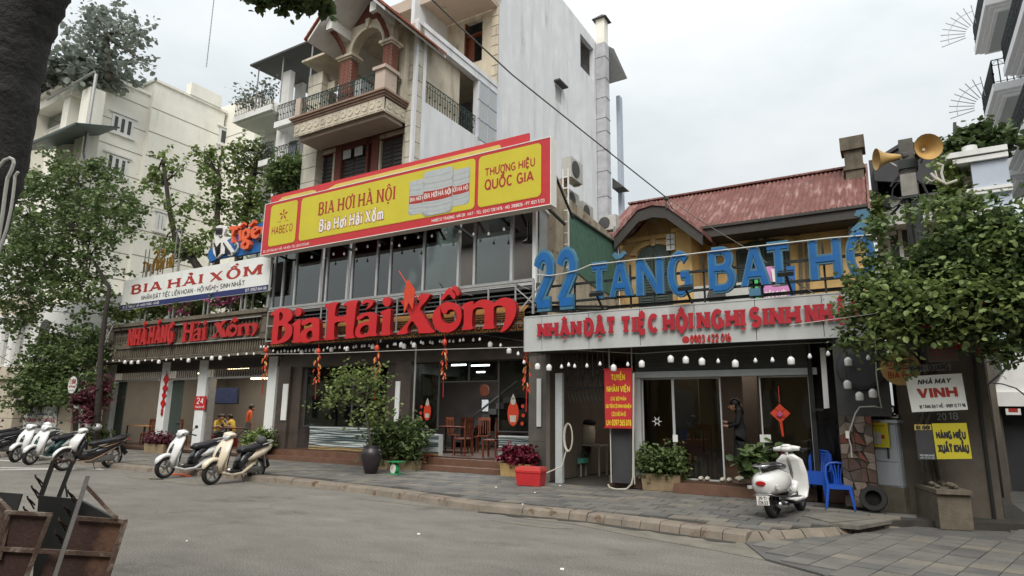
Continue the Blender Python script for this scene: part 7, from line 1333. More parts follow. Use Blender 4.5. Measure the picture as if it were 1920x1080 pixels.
def wheel(root, name, x, r, w, y=0.):
 m = MB(); n = 24; sec = [(r-.07,w*.8),(r-.03,w),(r-.008,w*.7),(r,w*.25),(r,-w*.25),(r-.008,-w*.7),(r-.03,-w),(r-.07,-w*.8)]
 vs = [(x+q*math.cos(2*math.pi*j/n), y+h, r+q*math.sin(2*math.pi*j/n)) for q, h in sec for j in range(n)]; k = len(sec)
 m.add(vs, [(i*n+j, i*n+(j+1)%n, ((i+1)%k)*n+(j+1)%n, ((i+1)%k)*n+j) for i in range(k) for j in range(n)]); t = build(name, m, M['rubber'], root, smooth=True)
 m = MB(); m.lathe((x,y,r), [(.05,-w*.9),(.05,w*.9)], 12, ax=(0,1,0)); m.lathe((x,y,r), [(r-.075,-w*.5),(r-.065,-w*.5),(r-.065,w*.5),(r-.075,w*.5)], 24, ax=(0,1,0)) if 0 else None
 vs = [];
 for q, h in ((r-.068,-w*.6),(r-.09,-w*.5),(r-.09,w*.5),(r-.068,w*.6)): vs += [(x+q*math.cos(2*math.pi*j/n), y+h, r+q*math.sin(2*math.pi*j/n)) for j in range(n)]
 m.add(vs, [(i*n+j, i*n+(j+1)%n, (i+1)*n+(j+1)%n, (i+1)*n+j) for i in range(3) for j in range(n)])
 for s in range(5): an = 2*math.pi*s/5; m.bar((x+.03*math.cos(an),y,r+.03*math.sin(an)), (x+(r-.08)*math.cos(an+.25),y,r+(r-.08)*math.sin(an+.25)), .03, w*.5, upv=(0,1,0))
 build('rim', m, M['silver'], t)
def arcp(cx, cz, r, a0, a1, n=8): return [(cx+r*math.cos(R(a0+(a1-a0)*i/n)), cz+r*math.sin(R(a0+(a1-a0)*i/n))) for i in range(n+1)]
def mirrors(t, x, z, s=1.):
 for sgn in (-1,1):
  m = MB(); m.tube([(x,sgn*.2,z),(x-.02,sgn*.27,z+.1),(x-.03,sgn*.33,z+.15)], .008, 5); m.ell((x-.03,sgn*.36,z+.18), (.018,.06,.042), 10, 6); build('mirror', m, M['plast'], t, smooth=True)
def scooter(label, col='swhite', col2='sdark', kind='modern', rear=True):
 t = thing('motor_scooter', label, 'motor scooter', (0,0,0), 'motor scooters parked along the kerb'); vespa = kind == 'vespa'
 r = .215 if vespa else (.29 if kind == 'under' else .255); fx = .60 if not vespa else .58; rx = -.66
 wheel(t, 'front_wheel', fx, r, .055); wheel(t, 'rear_wheel', rx, r, .06)
 m = MB();
 for s in (-1,1): m.tube([(fx,s*.065,r),(fx-.1,s*.065,r+.28),(fx-.2,s*.03,.72)], .017, 6)
 m.tube([(fx-.14,0,.5),(fx-.3,0,.98)], .03, 8); build('fork', m, M['silver'], t, smooth=True)
 if vespa:
  sw(t, 'front_fender', col, arcp(fx-.01,r+.02,r+.05,-5,165), [(.04,.01)]+[(.075,.05)]*7+[(.05,.02)])
  sw(t, 'leg_shield', col, [(.30,.2),(.42,.24),(.445,.4),(.41,.62),(.35,.84),(.31,.93)], [(.16,.015),(.2,.018),(.235,.022),(.25,.025),(.22,.03),(.10,.05)], pw=3)
  sw(t, 'floorboard', col, [(.42,.235),(.2,.22),(-.12,.23)], [(.18,.03),(.17,.035),(.17,.04)], pw=4); sw(t, 'floor_mat', 'plast', [(.34,.262),(.15,.26),(-.1,.268)], [(.13,.006)]*3, pw=4)
  sw(t, 'side_skirt', 'plast', [(.3,.19),(.0,.18),(-.2,.22)], [(.185,.02)]*3, pw=4)
  sw(t, 'rear_cowl', col, [(-.05,.3),(-.16,.46),(-.32,.53),(-.55,.54),(-.78,.52),(-.93,.50),(-.985,.48)], [(.13,.06),(.17,.16),(.235,.2),(.265,.205),(.235,.19),(.16,.16),(.1,.12)], n=18, pw=2.3)
  sw(t, 'cowl_trim', 'chrome', [(-.2,.335),(-.55,.325),(-.9,.35),(-.98,.38)], [(.262,.012),(.272,.012),(.2,.012),(.12,.01)], pw=2.2)
  sw(t, 'seat', 'seat', [(-.02,.72),(-.12,.755),(-.35,.785),(-.6,.79),(-.82,.77),(-.9,.75)], [(.05,.02),(.11,.045),(.135,.05),(.145,.05),(.11,.045),(.06,.02)], pw=2.6)
  m = MB(); m.tube([(-.45,.15,.79),(-.75,.16,.81),(-.95,.12,.80),(-1.0,0,.79),(-.95,-.12,.80),(-.75,-.16,.81),(-.45,-.15,.79)], .013, 6); m.tube([(-.97,0,.79),(-.94,0,.68)], .015, 5); build('grab_rail', m, M['chrome'], t, smooth=True)
  sw(t, 'headset', col, [(.24,1.0),(.30,1.035),(.37,1.03),(.42,.99)], [(.06,.03),(.11,.06),(.1,.065),(.05,.04)], n=14); m = MB(); m.tube([(.30,-.22,1.02),(.33,-.1,1.03),(.33,.1,1.03),(.30,.22,1.02)], [.035,.05,.05,.035], 10); m.ell((.30,0,1.07), (.06,.09,.035)); build('handlebar_cover', m, M[col], t, smooth=True)
  m = MB(); m.lathe((.425,0,.99), [(.065,-.02),(.065,0),(.04,.015)], 14, ax=(1,0,-.1)); build('headlight', m, M['lampc'], t, smooth=True)
  m = MB(); m.ell((-.985,0,.545), (.045,.095,.055), 14, 8); build('tail_light', m, M['lampred'], t)
  m = MB(); m.ob((.375,0,.80), (.01,0,-.004), (0,.04,0), (0.006,0,.025)); build('red_reflector', m, M['lampred'], t)
  m = MB(); m.ob((-1.0,0,.29), (.006,0,0), (0,.095,0), (.0,0,.07)); pl_ = build('number_plate', m, M['pw'], t)
  m = MB(); lettering('29-T1', 0, .12, 0, .045, O=(-1.008,.06,.30), U=(0,-1,0), V=(0,0,1), N=(-1,0,0), t=.2, mb=m); lettering('226.53', 0, .15, 0, .045, O=(-1.008,.075,.235), U=(0,-1,0), V=(0,0,1), N=(-1,0,0), t=.2, mb=m); build('plate_lettering', m, M['pk'], pl_)
  m = MB(); sweep(m, [(-.9,.37),(-.97,.33)], [(.1,.03),(.09,.02)]); build('plate_bracket', m, M[col], t)
  m = MB(); m.lathe((-.62,-.13,.2), [(.03,-.25),(.065,-.2),(.07,.0),(.06,.1),(.03,.14)], 12, ax=(-1,-.05,.1)); build('exhaust', m, M['chrome'], t, smooth=True)
  m = MB(); m.ell((-.5,.08,.25), (.2,.1,.1)); build('engine', m, M['plast'], t); m = MB(); m.ell((-.35,.0,.1), (.02,.02,.02)); m.tube([(-.28,.1,.2),(-.3,.17,.02),(-.36,.2,.01)], .012, 5); build('side_stand', m, M['plast'], t)
  for s in (-1,1): m = MB(); m.tube([(.30,s*.22,1.02),(.28,s*.34,1.0)], .018, 8); m.bar((.33,s*.22,1.03),(.37,s*.36,1.02), .012); build('grip', m, M['plast'], t)
  for s in (-1,1): m = MB(); m.ob((-.88,s*.2,.48), (.05,-s*.03,0), (.01,s*.02,0), (0,0,.025)); build('turn_signal', m, M['porange' if 0 else 'lampc'], t)
  m = MB(); lettering('Vespa', 0, .15, 0, .04, O=(-.32,-.262,.47), U=(-1,.05,0), V=(0,0,1), N=(0,-1,0), t=.12, mb=m, ital=.3); build('badge', m, M['steel'], t)
 elif kind == 'modern':
  sw(t, 'front_fender', col, arcp(fx+.0,r,r+.035,20,165), [(.04,.01)]+[(.075,.045)]*7+[(.05,.015)])
  sw(t, 'front_shield', col, [(.46,.26),(.50,.42),(.475,.58),(.42,.76),(.33,.93),(.27,.99)], [(.10,.05),(.17,.07),(.215,.08),(.22,.075),(.17,.05),(.1,.03)], n=16, pw=1.9)
  sw(t, 'shield_vee', col2, [(.555,.58),(.54,.68),(.49,.80)], [(.06,.012),(.05,.014),(.02,.01)], pw=1.4)
  sw(t, 'inner_leg_shield', col2, [(.38,.3),(.37,.6),(.28,.9)], [(.17,.03),(.185,.035),(.13,.03)], pw=3)
  sw(t, 'leg_shield_edge', col, [(.40,.29),(.43,.5),(.40,.66)], [(.19,.02),(.2,.02),(.2,.015)], pw=3)
  sw(t, 'floorboard', col2, [(.40,.29),(.2,.25),(-.05,.26),(-.2,.34)], [(.15,.03),(.155,.04),(.15,.05),(.13,.06)], pw=3.5)
  sw(t, 'lower_skirt', col, [(.42,.27),(.2,.2),(-.1,.22),(-.35,.36),(-.55,.48)], [(.17,.035),(.18,.04),(.175,.045),(.165,.045),(.12,.03)], pw=3)
  sw(t, 'under_seat_body', col2, [(-.08,.3),(-.14,.45),(-.24,.58),(-.5,.6),(-.7,.64)], [(.13,.1),(.15,.12),(.155,.14),(.14,.12),(.1,.09)])
  sw(t, 'side_panel', col, [(-.2,.52),(-.42,.58),(-.66,.66),(-.9,.76),(-1.0,.80)], [(.155,.07),(.19,.115),(.18,.105),(.115,.07),(.05,.03)], n=14, pw=2.)
  sw(t, 'seat', 'seat', [(-.02,.68),(-.12,.72),(-.35,.745),(-.5,.79),(-.8,.84),(-.88,.84)], [(.07,.04),(.12,.07),(.15,.07),(.155,.065),(.13,.055),(.06,.03)], pw=2.6)
  m = MB(); m.tube([(-.6,.14,.83),(-.85,.13,.88),(-1.0,.05,.90),(-1.0,-.05,.90),(-.85,-.13,.88),(-.6,-.14,.83)], .016, 6); build('grab_rail', m, M['steel'], t, smooth=True)
  sw(t, 'handlebar_cover', col, [(.20,1.02),(.28,1.08),(.36,1.07),(.40,1.01)], [(.14,.03),(.17,.055),(.13,.05),(.06,.03)], n=14, pw=2.); sw(t, 'headlight', 'lampc', [(.36,1.06),(.40,1.01),(.415,.96)], [(.11,.03),(.1,.035),(.05,.02)])
  sw(t, 'tail_light', 'lampred', [(-.9,.74),(-1.0,.78)], [(.08,.03),(.05,.025)])
  for s in (-1,1): m = MB(); m.tube([(.24,s*.15,1.05),(.18,s*.34,1.03)], .018, 8); m.bar((.29,s*.18,1.05),(.26,s*.36,1.04), .012); build('grip', m, M['plast'], t);
  m = MB(); sweep(m, arcp(rx,r,r+.04,60,170,5), [(.05,.008)]*6); m.bar((rx-.25,0,r+.2),(rx-.36,0,r+.02), .015, .11); build('rear_fender', m, M['plast'], t)
  m = MB(); m.lathe((-.66,-.13,.27), [(.03,-.24),(.055,-.2),(.06,.05),(.03,.12)], 12, ax=(-1,0,.15)); build('exhaust', m, M['sdark'], t, smooth=True); m = MB(); m.ell((-.5,.09,.27), (.24,.05,.08)); m.box(-.5,-.2,-.06,.08,.2,.34); build('engine', m, M['silver'], t)
  m = MB(); m.bar((-.82,.1,.32),(-.7,.1,.62), .035); build('shock_absorber', m, M['steel'], t); m = MB(); m.tube([(-.12,.1,.2),(-.14,.2,.015)], .012, 5); build('side_stand', m, M['plast'], t); mirrors(t, .26, 1.06)
 else:
  sw(t, 'front_fender', col, arcp(fx+.0,r,r+.035,10,160), [(.03,.008)]+[(.06,.03)]*7+[(.04,.01)])
  sw(t, 'front_shield', col, [(.40,.50),(.46,.62),(.42,.78),(.33,.92),(.24,1.0)], [(.1,.05),(.17,.08),(.2,.08),(.17,.05),(.1,.03)], n=16, pw=1.9)
  sw(t, 'leg_fairing', col2, [(.38,.38),(.34,.5),(.25,.7),(.2,.85)], [(.14,.06),(.17,.09),(.16,.08),(.1,.05)]); sw(t, 'centre_tunnel', col2, [(.3,.42),(.05,.36),(-.2,.42),(-.35,.52)], [(.13,.12),(.12,.13),(.13,.12),(.13,.1)])
  sw(t, 'lower_stripe', 'schamp', [(.25,.25),(.0,.25),(-.25,.36),(-.6,.56),(-.95,.74)], [(.14,.012),(.145,.02),(.155,.025),(.15,.022),(.07,.012)], pw=3)
  sw(t, 'side_panel', col2, [(-.1,.44),(-.4,.52),(-.7,.64),(-1.0,.78)], [(.13,.09),(.15,.1),(.13,.08),(.06,.03)], n=14); sw(t, 'side_trim', 'schamp', [(-.3,.60),(-.6,.68),(-.95,.80)], [(.153,.012),(.145,.015),(.07,.01)], pw=3)
  sw(t, 'seat', 'seat', [(.05,.66),(-.1,.71),(-.35,.74),(-.55,.78),(-.85,.84),(-.95,.83)], [(.06,.04),(.12,.06),(.14,.06),(.14,.055),(.12,.045),(.05,.02)], pw=2.6)
  m = MB(); m.tube([(-.6,.14,.80),(-.9,.13,.88),(-1.05,.05,.92),(-1.05,-.05,.92),(-.9,-.13,.88),(-.6,-.14,.80)], .016, 6); build('grab_rail', m, M['plast'], t, smooth=True)
  sw(t, 'handlebar_cover', col, [(.17,1.02),(.25,1.08),(.33,1.06),(.38,.99)], [(.12,.03),(.15,.05),(.12,.05),(.05,.03)], n=14, pw=2.); sw(t, 'headlight', 'lampc', [(.46,.72),(.48,.64),(.46,.57)], [(.13,.03),(.12,.04),(.06,.02)]); sw(t, 'tail_light', 'lampred', [(-.98,.74),(-1.05,.79)], [(.07,.03),(.04,.02)])
  for s in (-1,1): m = MB(); m.tube([(.22,s*.13,1.05),(.15,s*.34,1.03)], .018, 8); build('grip', m, M['plast'], t)
  m = MB(); m.bar((rx-.15,0,r+.36),(rx-.4,0,r+.08), .02, .12); sweep(m, arcp(rx,r,r+.04,60,150,5), [(.05,.008)]*6); build('rear_fender', m, M['plast'], t); m = MB(); m.ell((-.45,.09,.3), (.26,.05,.09)); m.box(-.4,.05,-.07,.07,.18,.34); build('engine', m, M['silver'], t)
  m = MB(); m.lathe((-.66,-.13,.3), [(.03,-.24),(.055,-.2),(.06,.05),(.03,.12)], 12, ax=(-1,0,.2)); build('exhaust', m, M['sdark'], t, smooth=True); m = MB(); m.bar((-.84,.1,.34),(-.72,.1,.66), .035); build('shock_absorber', m, M['chrome'], t); m = MB(); m.tube([(-.1,.1,.2),(-.12,.2,.015)], .012, 5); build('side_stand', m, M['plast'], t); mirrors(t, .24, 1.06)
 return t
def park(t, front, rearp, lean=5.):
 f, r_ = V3(front), V3(rearp); c = (f+r_)/2; d = f-r_; t.location = (c.x, c.y, min(f.z, r_.z)); t.rotation_mode = 'ZXY' if 0 else 'XYZ'
 t.rotation_euler = (R(lean), math.atan2(r_.z-f.z, 1.26), math.atan2(d.y, d.x))
 t.location = (c.x, c.y, (f.z+r_.z)/2)
def proj_(v):
 v = V3(v)-V3((0,0,CH)); w = v.dot(fw); return 960+FPX*v.dot(rt)/w, 540-FPX*v.dot(up)/w
def park2(t, pf, pr, z=0., lean=6., wb=1.26, k=1.):
 f = G(pf[0],pf[1],z); best = None
 for i in range(360):
  a = R(i); r_ = f+V3((math.cos(a),math.sin(a),0))*wb*k; q = proj_(r_); e = abs(q[0]-pr[0])+.5*abs(q[1]-pr[1])
  if best is None or e < best[0]: best = (e, a)
 a = best[1]+math.pi; c = f-V3((math.cos(a),math.sin(a),0))*.6*k; t.location = (c.x,c.y,z); t.rotation_euler = (R(-lean),0,a); t.scale = (k,)*3
def headingpark(t, front, ang, z=0., lean=6.):   # front wheel contact and heading (degrees, 0 = +x)
 a = R(ang); c = V3(front)-V3((math.cos(a),math.sin(a),0))*.6; t.location = (c.x,c.y,z); t.rotation_euler = (R(-lean),0,a)
v1 = scooter('white retro scooter with red tail lamp and plate, standing beside the blue chairs', 'swhite', 'plast', 'vespa')
f_, r_ = G(1508,955,.13), G(1449,972,.13); a_ = math.atan2(f_.y-r_.y, f_.x-r_.x); c_ = r_+V3((math.cos(a_),math.sin(a_),0))*.66; v1.location = (c_.x,c_.y,.13); v1.rotation_euler = (R(-4),0,a_); v1.scale = (.94,)*3
s1 = scooter('cream scooter with helmet on its seat, right one of the parked pair', 'scream', 'sdark', 'modern'); park2(s1, (394,909), (477,903))
s2 = copyt(s1, (0,0,0), 0, 'glossy white scooter, left one of the pair parked by the restaurant kerb', swap={'scooter_cream': M['swhite']}); park2(s2, (306,897), (393,893))
s3 = scooter('white and black motor scooter with champagne side trim, nearest of the left cluster', 'swhite', 'sdark', 'under'); park2(s3, (117,883), (206,880), k=.98)
s4 = copyt(s2, (0,0,0), 0, 'dark green and white scooter between two white ones in the left cluster', swap={'scooter_cream': M['sgreen'], 'scooter_black': M['sgreen']}); park2(s4, (54,872), (122,866))
s5 = copyt(s2, (0,0,0), 0, 'plain white scooter at the left of the dark green one'); park2(s5, (27,867), (88,860))
s6 = copyt(s3, (0,0,0), 0, 'black motorbike at the left picture edge, facing away', swap={'scooter_white': M['sdark'], 'scooter_champagne': M['sdark']}); park2(s6, (-52,860), (24,856))
s7 = copyt(s6, (0,0,0), 0, 'second black motorbike behind the one at left picture edge'); park2(s7, (-62,850), (10,848))
def helmet(p, lb, mt_='darkg', s=1.):
 t = thing('helmet', lb, 'helmet', p, 'helmets left on scooters'); m = MB(); p = V3(p); m.ell(p+V3((0,0,.08)), (.13*s,.11*s,.1*s), 14, 8); build('shell', m, M[mt_], t, smooth=True); m = MB(); m.ob(p+V3((-.11,0,.05)), (.05,0,-.01), (0,.08,0), (0,0,.006)); build('peak', m, M[mt_], t)
c = s1.location; helmet((c.x+.62,c.y+.2,.86), 'dark half helmet resting on the rear seat of the cream scooter')
c = s4.location; helmet((c.x-.2,c.y-.05,1.02), 'white helmet hung on the dark green scooter', 'whitep'); c = s3.location; helmet((c.x-.1,c.y+.2,1.02), 'grey helmet hung on the handlebar of the white and black scooter', 'steel')
m = MB(); g = G(340,892,.0);
for k in range(5): m.ob((g.x-.3+.15*k,g.y+.1*math.sin(k),.02), (.09,0,0), (.02,.06,0), (0,0,.01))
solo('orange_rag', m, M['porange'], 'orange rag lying on the road under the glossy white scooter', 'rag')
# ============================================================ blue chairs
def chair(label, loc, rz, z0=0):
 t = thing('plastic_chair', label, 'chair', loc, 'blue plastic chairs beside the white retro scooter'); L = V3(loc); s_ = .21
 m = MB(); pts = [(L.x-.2,L.y-.2),(L.x+.2,L.y-.2),(L.x+.19,L.y+.2),(L.x-.19,L.y+.2)]; m.loops([[(x,y,L.z+.44) for x, y in pts]], (0,0,-.035)); m.box(L.x-.2,L.x+.2,L.y-.215,L.y-.2,L.z+.37,L.z+.44); m.box(L.x-.215,L.x-.2,L.y-.2,L.y+.2,L.z+.38,L.z+.44); m.box(L.x+.2,L.x+.215,L.y-.2,L.y+.2,L.z+.38,L.z+.44); build('seat', m, M['chair'], t)
 for sx_ in (-1,1):
  for sy_ in (-1,1): m = MB(); m.tube([(L.x+sx_*.19,L.y+sy_*.19,L.z+.42),(L.x+sx_*.22,L.y+sy_*.225,L.z+.2),(L.x+sx_*.245,L.y+sy_*.255,L.z)], [.035,.028,.02], 6); build('leg', m, M['chair'], t)
 yb = L.y+.2; m = MB(); fr_ = [(L.x-.19,yb,L.z+.42),(L.x-.215,yb+.04,L.z+.6),(L.x-.2,yb+.08,L.z+.76),(L.x-.13,yb+.1,L.z+.83),(L.x,yb+.105,L.z+.845),(L.x+.13,yb+.1,L.z+.83),(L.x+.2,yb+.08,L.z+.76),(L.x+.215,yb+.04,L.z+.6),(L.x+.19,yb,L.z+.42)]
 m.tube(fr_, .028, 6); build('back_frame', m, M['chair'], t)
 for k in (-1.5,-.5,.5,1.5): m = MB(); m.tube([(L.x+k*.035,yb+.0,L.z+.44),(L.x+k*.04,yb+.05,L.z+.62),(L.x+k*.075,yb+.095,L.z+.8)], [.018,.014,.018], 5); build('back_slat', m, M['chair'], t)
 t.rotation_euler = (0,0,rz); return t
g = G(1574,955,.13); ch0 = chair('single blue plastic chair right of the stacked ones', (g.x,g.y+.2,.13), R(6)); ch0.scale = (.84,)*3
g = G(1531,947,.13)
for k, lb in enumerate(('lowest blue plastic chair of the stack of four','second from bottom blue chair of the stack of four','third from bottom blue chair of the stack of four','topmost blue chair of the stack of four')): copyt(ch0, (g.x,g.y+.4,.13+.05*k), R(-14), lb, scale=.86)
# ============================================================ things on the footpath
g = G(989,912,.13); cl = thing('cool_box', 'red plastic cool box with faded lid in front of the stone column', 'cool box', g); w_ = .27
ca_, sa_ = math.cos(R(8)), math.sin(R(8)); ux, uy = V3((ca_,sa_,0)), V3((-sa_,ca_,0))
def cb_(z0_, z1_, a, b, k=1.): m = MB(); c = g+uy*.2; vs = [];
def boxo(c, a, b, z0_, z1_, k0=1., k1=1.):
 m = MB(); m.add([c+ux*(sx_*a*k)+uy*(sy_*b*k)+V3((0,0,z-c.z)) for z, k in ((z0_,k0),(z1_,k1)) for sx_, sy_ in ((-1,-1),(1,-1),(1,1),(-1,1))], [(3,2,1,0),(4,5,6,7),(0,1,5,4),(1,2,6,5),(2,3,7,6),(3,0,4,7)]); return m
c = g+uy*.2; build('tub', boxo(c, .28, .19, .14, .43, .9, 1.), M['cooler'], cl); build('rim', boxo(c, .29, .2, .40, .44), M['cooler'], cl); build('lid', boxo(c, .285, .195, .441, .51, 1., .96), M['coolerl'], cl)
g = G(684,889,.13); pt = thing('glazed_pot', 'big dark brown glazed jar holding a small leafy tree', 'pot', g); hp_ = .66; m = MB(); m.lathe((g.x,g.y+.2,.13), [(.13,0),(.15,.02),(.2,.18),(.26,.38),(.265,.48),(.23,.57),(.19,.61),(.21,.65),(.2,.66),(.17,.62),(.17,.55)], 24); build('jar', m, M['pot'], pt, smooth=True); POT = V3((g.x,g.y+.2,.7)); m = MB(); m.lathe((g.x,g.y+.2,.13), [(.266,.46),(.27,.465),(.266,.47)], 24); build('ridge', m, M['pot'], pt)
def trough(px0, px1, pyb, dep, h, lb, mt_='planter', z=.13):
 a = G(px0,pyb,z); b = G(px1,pyb,z); yy = min(a.y,b.y); x0, x1 = X_(px0,pyb,yy), X_(px1,pyb,yy); m = MB()
 m.add([(x0+.03,yy+.02,z),(x1-.03,yy+.02,z),(x1-.03,yy+dep-.02,z),(x0+.03,yy+dep-.02,z),(x0,yy,z+h),(x1,yy,z+h),(x1,yy+dep,z+h),(x0,yy+dep,z+h),(x0+.03,yy+.03,z+h),(x1-.03,yy+.03,z+h),(x1-.03,yy+dep-.03,z+h),(x0+.03,yy+dep-.03,z+h),(x0+.03,yy+.03,z+h-.04),(x1-.03,yy+.03,z+h-.04),(x1-.03,yy+dep-.03,z+h-.04),(x0+.03,yy+dep-.03,z+h-.04)],
      [(3,2,1,0),(0,1,5,4),(1,2,6,5),(2,3,7,6),(3,0,4,7),(4,5,9,8),(5,6,10,9),(6,7,11,10),(7,4,8,11),(8,9,13,12),(9,10,14,13),(10,11,15,14),(11,8,12,15),(12,13,14,15)])
 t = thing('planter_trough', lb, 'planter', ((x0+x1)/2,yy+dep/2,z), 'stone planter troughs along the shop fronts'); build('trough', m, M[mt_], t); return t, x0, x1, yy
TR1 = trough(1202,1276,918,.32,.32,'stone planter trough with a trimmed green shrub before the right shop'); TR2 = trough(268,305,848,.35,.3,'small stone trough with red leaved plants by the annexe posts')
TR3 = trough(727,778,879,.3,.24,'right one of two long troughs with slim leafy shrubs behind the jar'); TR4 = trough(696,726,879,.3,.24,'left one of two long troughs, half hidden behind the jar'); TR5 = trough(936,994,892,.3,.3,'ochre trough with red flowers against the wave tiles right of the doorway', 'tiley')
g = G(735,890,.13); sc_ = thing('kitchen_scale', 'green dial kitchen scale with flat pan on the footpath beside the jar', 'scale', g); m = MB(); m.box(g.x-.12,g.x+.16,g.y,g.y+.2,.13,.16); m.lathe((g.x,g.y+.1,.26), [(.13,-.04),(.13,.05)], 18, ax=(-.3,-1,0)); m.tube([(g.x+.03,g.y+.1,.3),(g.x+.03,g.y+.1,.42)], .03, 6); build('body', m, M['green'], sc_); m = MB(); m.lathe((g.x-.015,g.y+.05,.26), [(.115,0),(.115,.012)], 18, ax=(-.3,-1,0)); build('dial', m, M['pw'], sc_); m = MB(); m.bar((g.x-.06,g.y+.03,.26),(g.x,g.y+.01,.31), .008); build('pointer', m, M['pr'], sc_); m = MB(); m.box(g.x-.17,g.x+.22,g.y-.03,g.y+.25,.42,.435); build('pan', m, M['green'], sc_)
g = G(787,880,.13); st_ = thing('plastic_stool', 'low dark red plastic stool beside the trough', 'stool', g); m = MB(); m.box(g.x-.17,g.x+.17,g.y,g.y+.34,.46,.5); build('seat', m, M['stool'], st_)
for sx_ in (0,1):
 for sy_ in (0,1): m = MB(); x = g.x-.16+.27*sx_; y = g.y+.01+.27*sy_; m.box(x,x+.05,y,y+.05,.13,.46); build('leg', m, M['stool'], st_)
m = MB(); m.box(g.x-.11,g.x+.11,g.y+.0,g.y+.02,.2,.25); m.box(g.x-.11,g.x+.11,g.y,g.y+.02,.38,.46); build('apron', m, M['stool'], st_)
g = G(1073,893,.13); bn_ = thing('low_bench', 'low grey stand under the green crate at the alcove', 'stand', g); x0, x1 = X_(1036,870,g.y), X_(1108,870,g.y); m = MB(); m.box(x0,x1-.25,g.y,g.y+.35,.42,.45); build('top', m, M['graniteg'], bn_)
for x in (x0+.03, x1-.3):
 for y in (g.y+.02, g.y+.3): m = MB(); m.box(x,x+.04,y,y+.04,.13,.42); build('leg', m, M['steel'], bn_)
cr_ = thing('green_crate', 'translucent green basket on the low stand beside the grey post', 'crate', (x0+.3,g.y+.15,.45)); m = MB(); xx0, xx1 = x0+.08, x1-.2; m.box(xx0,xx1,g.y+.02,g.y+.3,.45,.56); build('basin', m, M['crate'], cr_); m = MB()
for i in range(9): x = xx0+(xx1-xx0)*i/8; m.bar((x,g.y+.01,.56),(x,g.y+.01,.66), .012)
m.bar((xx0,g.y+.01,.66),(xx1,g.y+.01,.66), .02); m.bar((xx0,g.y+.31,.66),(xx1,g.y+.31,.66), .02); build('basket_rim', m, M['greeniron'], cr_)
p = P(1094,840,14.9); dr = thing('drum_on_table', 'pale round drum with dark top standing on a steel table inside the alcove', 'drum', (p.x,15.1,.9)); m = MB(); m.lathe((p.x,15.1,.88), [(.2,0),(.22,.3),(.19,.5)], 16); build('drum', m, M['pipe'], dr, smooth=True); m = MB(); m.ell((p.x,15.1,1.4), (.26,.22,.09)); build('cover', m, M['cblack'], dr)
tb = thing('steel_table', 'steel table in the dark alcove below the drum', 'table', (p.x,15.1,PZ)); m = MB(); m.box(p.x-.35,p.x+.45,14.85,15.4,.84,.88); build('top', m, M['steel'], tb)
for x in (p.x-.32, p.x+.4):
 for y in (14.88, 15.35): m = MB(); m.box(x,x+.035,y,y+.035,PZ,.84); build('leg', m, M['steel'], tb)
m = MB(); c = P(1068,820,12.88)
for k in range(3): m.tube([(c.x+(.09+.01*k)*math.cos(R(a)),12.82-.01*k,c.z+(.28+.01*k)*math.sin(R(a))) for a in range(0,361,24)], .013, 5, False)
m.tube([(c.x-.05,12.8,c.z-.3),(c.x-.1,12.7,.5),(c.x-.6,12.4,.25),(c.x-.9,12.2,.16)], .014, 5); solo('hose_coil', m, M['pipe'], 'coiled pale hose hanging on the grey post and trailing to the cool box', 'hose')
m = MB(); m.tube([P(u,v,12.55) for u, v in ((1140,908),(1143,914),(1155,918),(1175,917),(1184,908),(1187,895),(1188,700))], .02, 6); solo('looped_pipe', m, M['pipe'], 'pale pipe looping along the ground below the recruitment banner', 'pipe')
def wchair(label, loc, rz=0, grp='dark red wooden chairs inside the restaurants'):
 t = thing('wooden_chair', label, 'chair', loc, grp); L = V3(loc); m = MB(); m.box(L.x-.2,L.x+.2,L.y-.2,L.y+.2,L.z+.42,L.z+.46); build('seat', m, M['wood'], t)
 for sx_ in (-1,1):
  for sy_ in (-1,1): m = MB(); x, y = L.x+sx_*.18, L.y+sy_*.18; m.box(x-.02,x+.02,y-.02,y+.02,L.z,L.z+(.42 if sy_ < 0 else 1.0)); build('leg', m, M['wood'], t)
 m = MB(); m.box(L.x-.2,L.x+.2,L.y+.165,L.y+.195,L.z+.92,L.z+1.02)
 for k in range(4): x = L.x-.12+.08*k; m.box(x-.015,x+.015,L.y+.17,L.y+.19,L.z+.5,L.z+.92)
 build('backrest', m, M['wood'], t); t.rotation_euler = (0,0,rz); return t
zm = PZ+.34
w1 = wchair('wooden chair left in the middle doorway with its back to the right', (X_(868,860,14.9),14.9,zm), R(-90))
copyt(w1, (X_(922,860,14.7),14.7,zm), R(-80), 'wooden chair right in the middle doorway'); copyt(w1, (X_(880,850,16.2),16.2,zm), R(180), 'wooden chair farther inside behind the table')
for k, (px, Y_, z_, a_, lb) in enumerate(((236,15.6,PZ+.1,0,'chair at near side of the far pale table in the annexe'),(252,15.9,PZ+.1,170,'chair beside the far pale table in the annexe'),(275,14.9,PZ+.1,10,'chair in front of the near pale table in the annexe'),(335,15.5,PZ+.1,90,'chair seen between the two white posts of the annexe'),(850,17.2,zm,90,'chair deep inside left of the middle doorway'),(905,17.5,zm,20,'chair deep inside right of the middle doorway'),(690,16,zm,0,'chair behind the left glass of the middle building'),(640,16.3,zm,40,'second chair behind the left glass of middle building'))): copyt(w1, (X_(px,840,Y_),Y_,z_), R(a_), lb)
copyt(w1, (X_(1322,870,13.5),13.5,zfl), R(180), 'tall slatted wooden chair beside the red cloth table', scale=1.05)
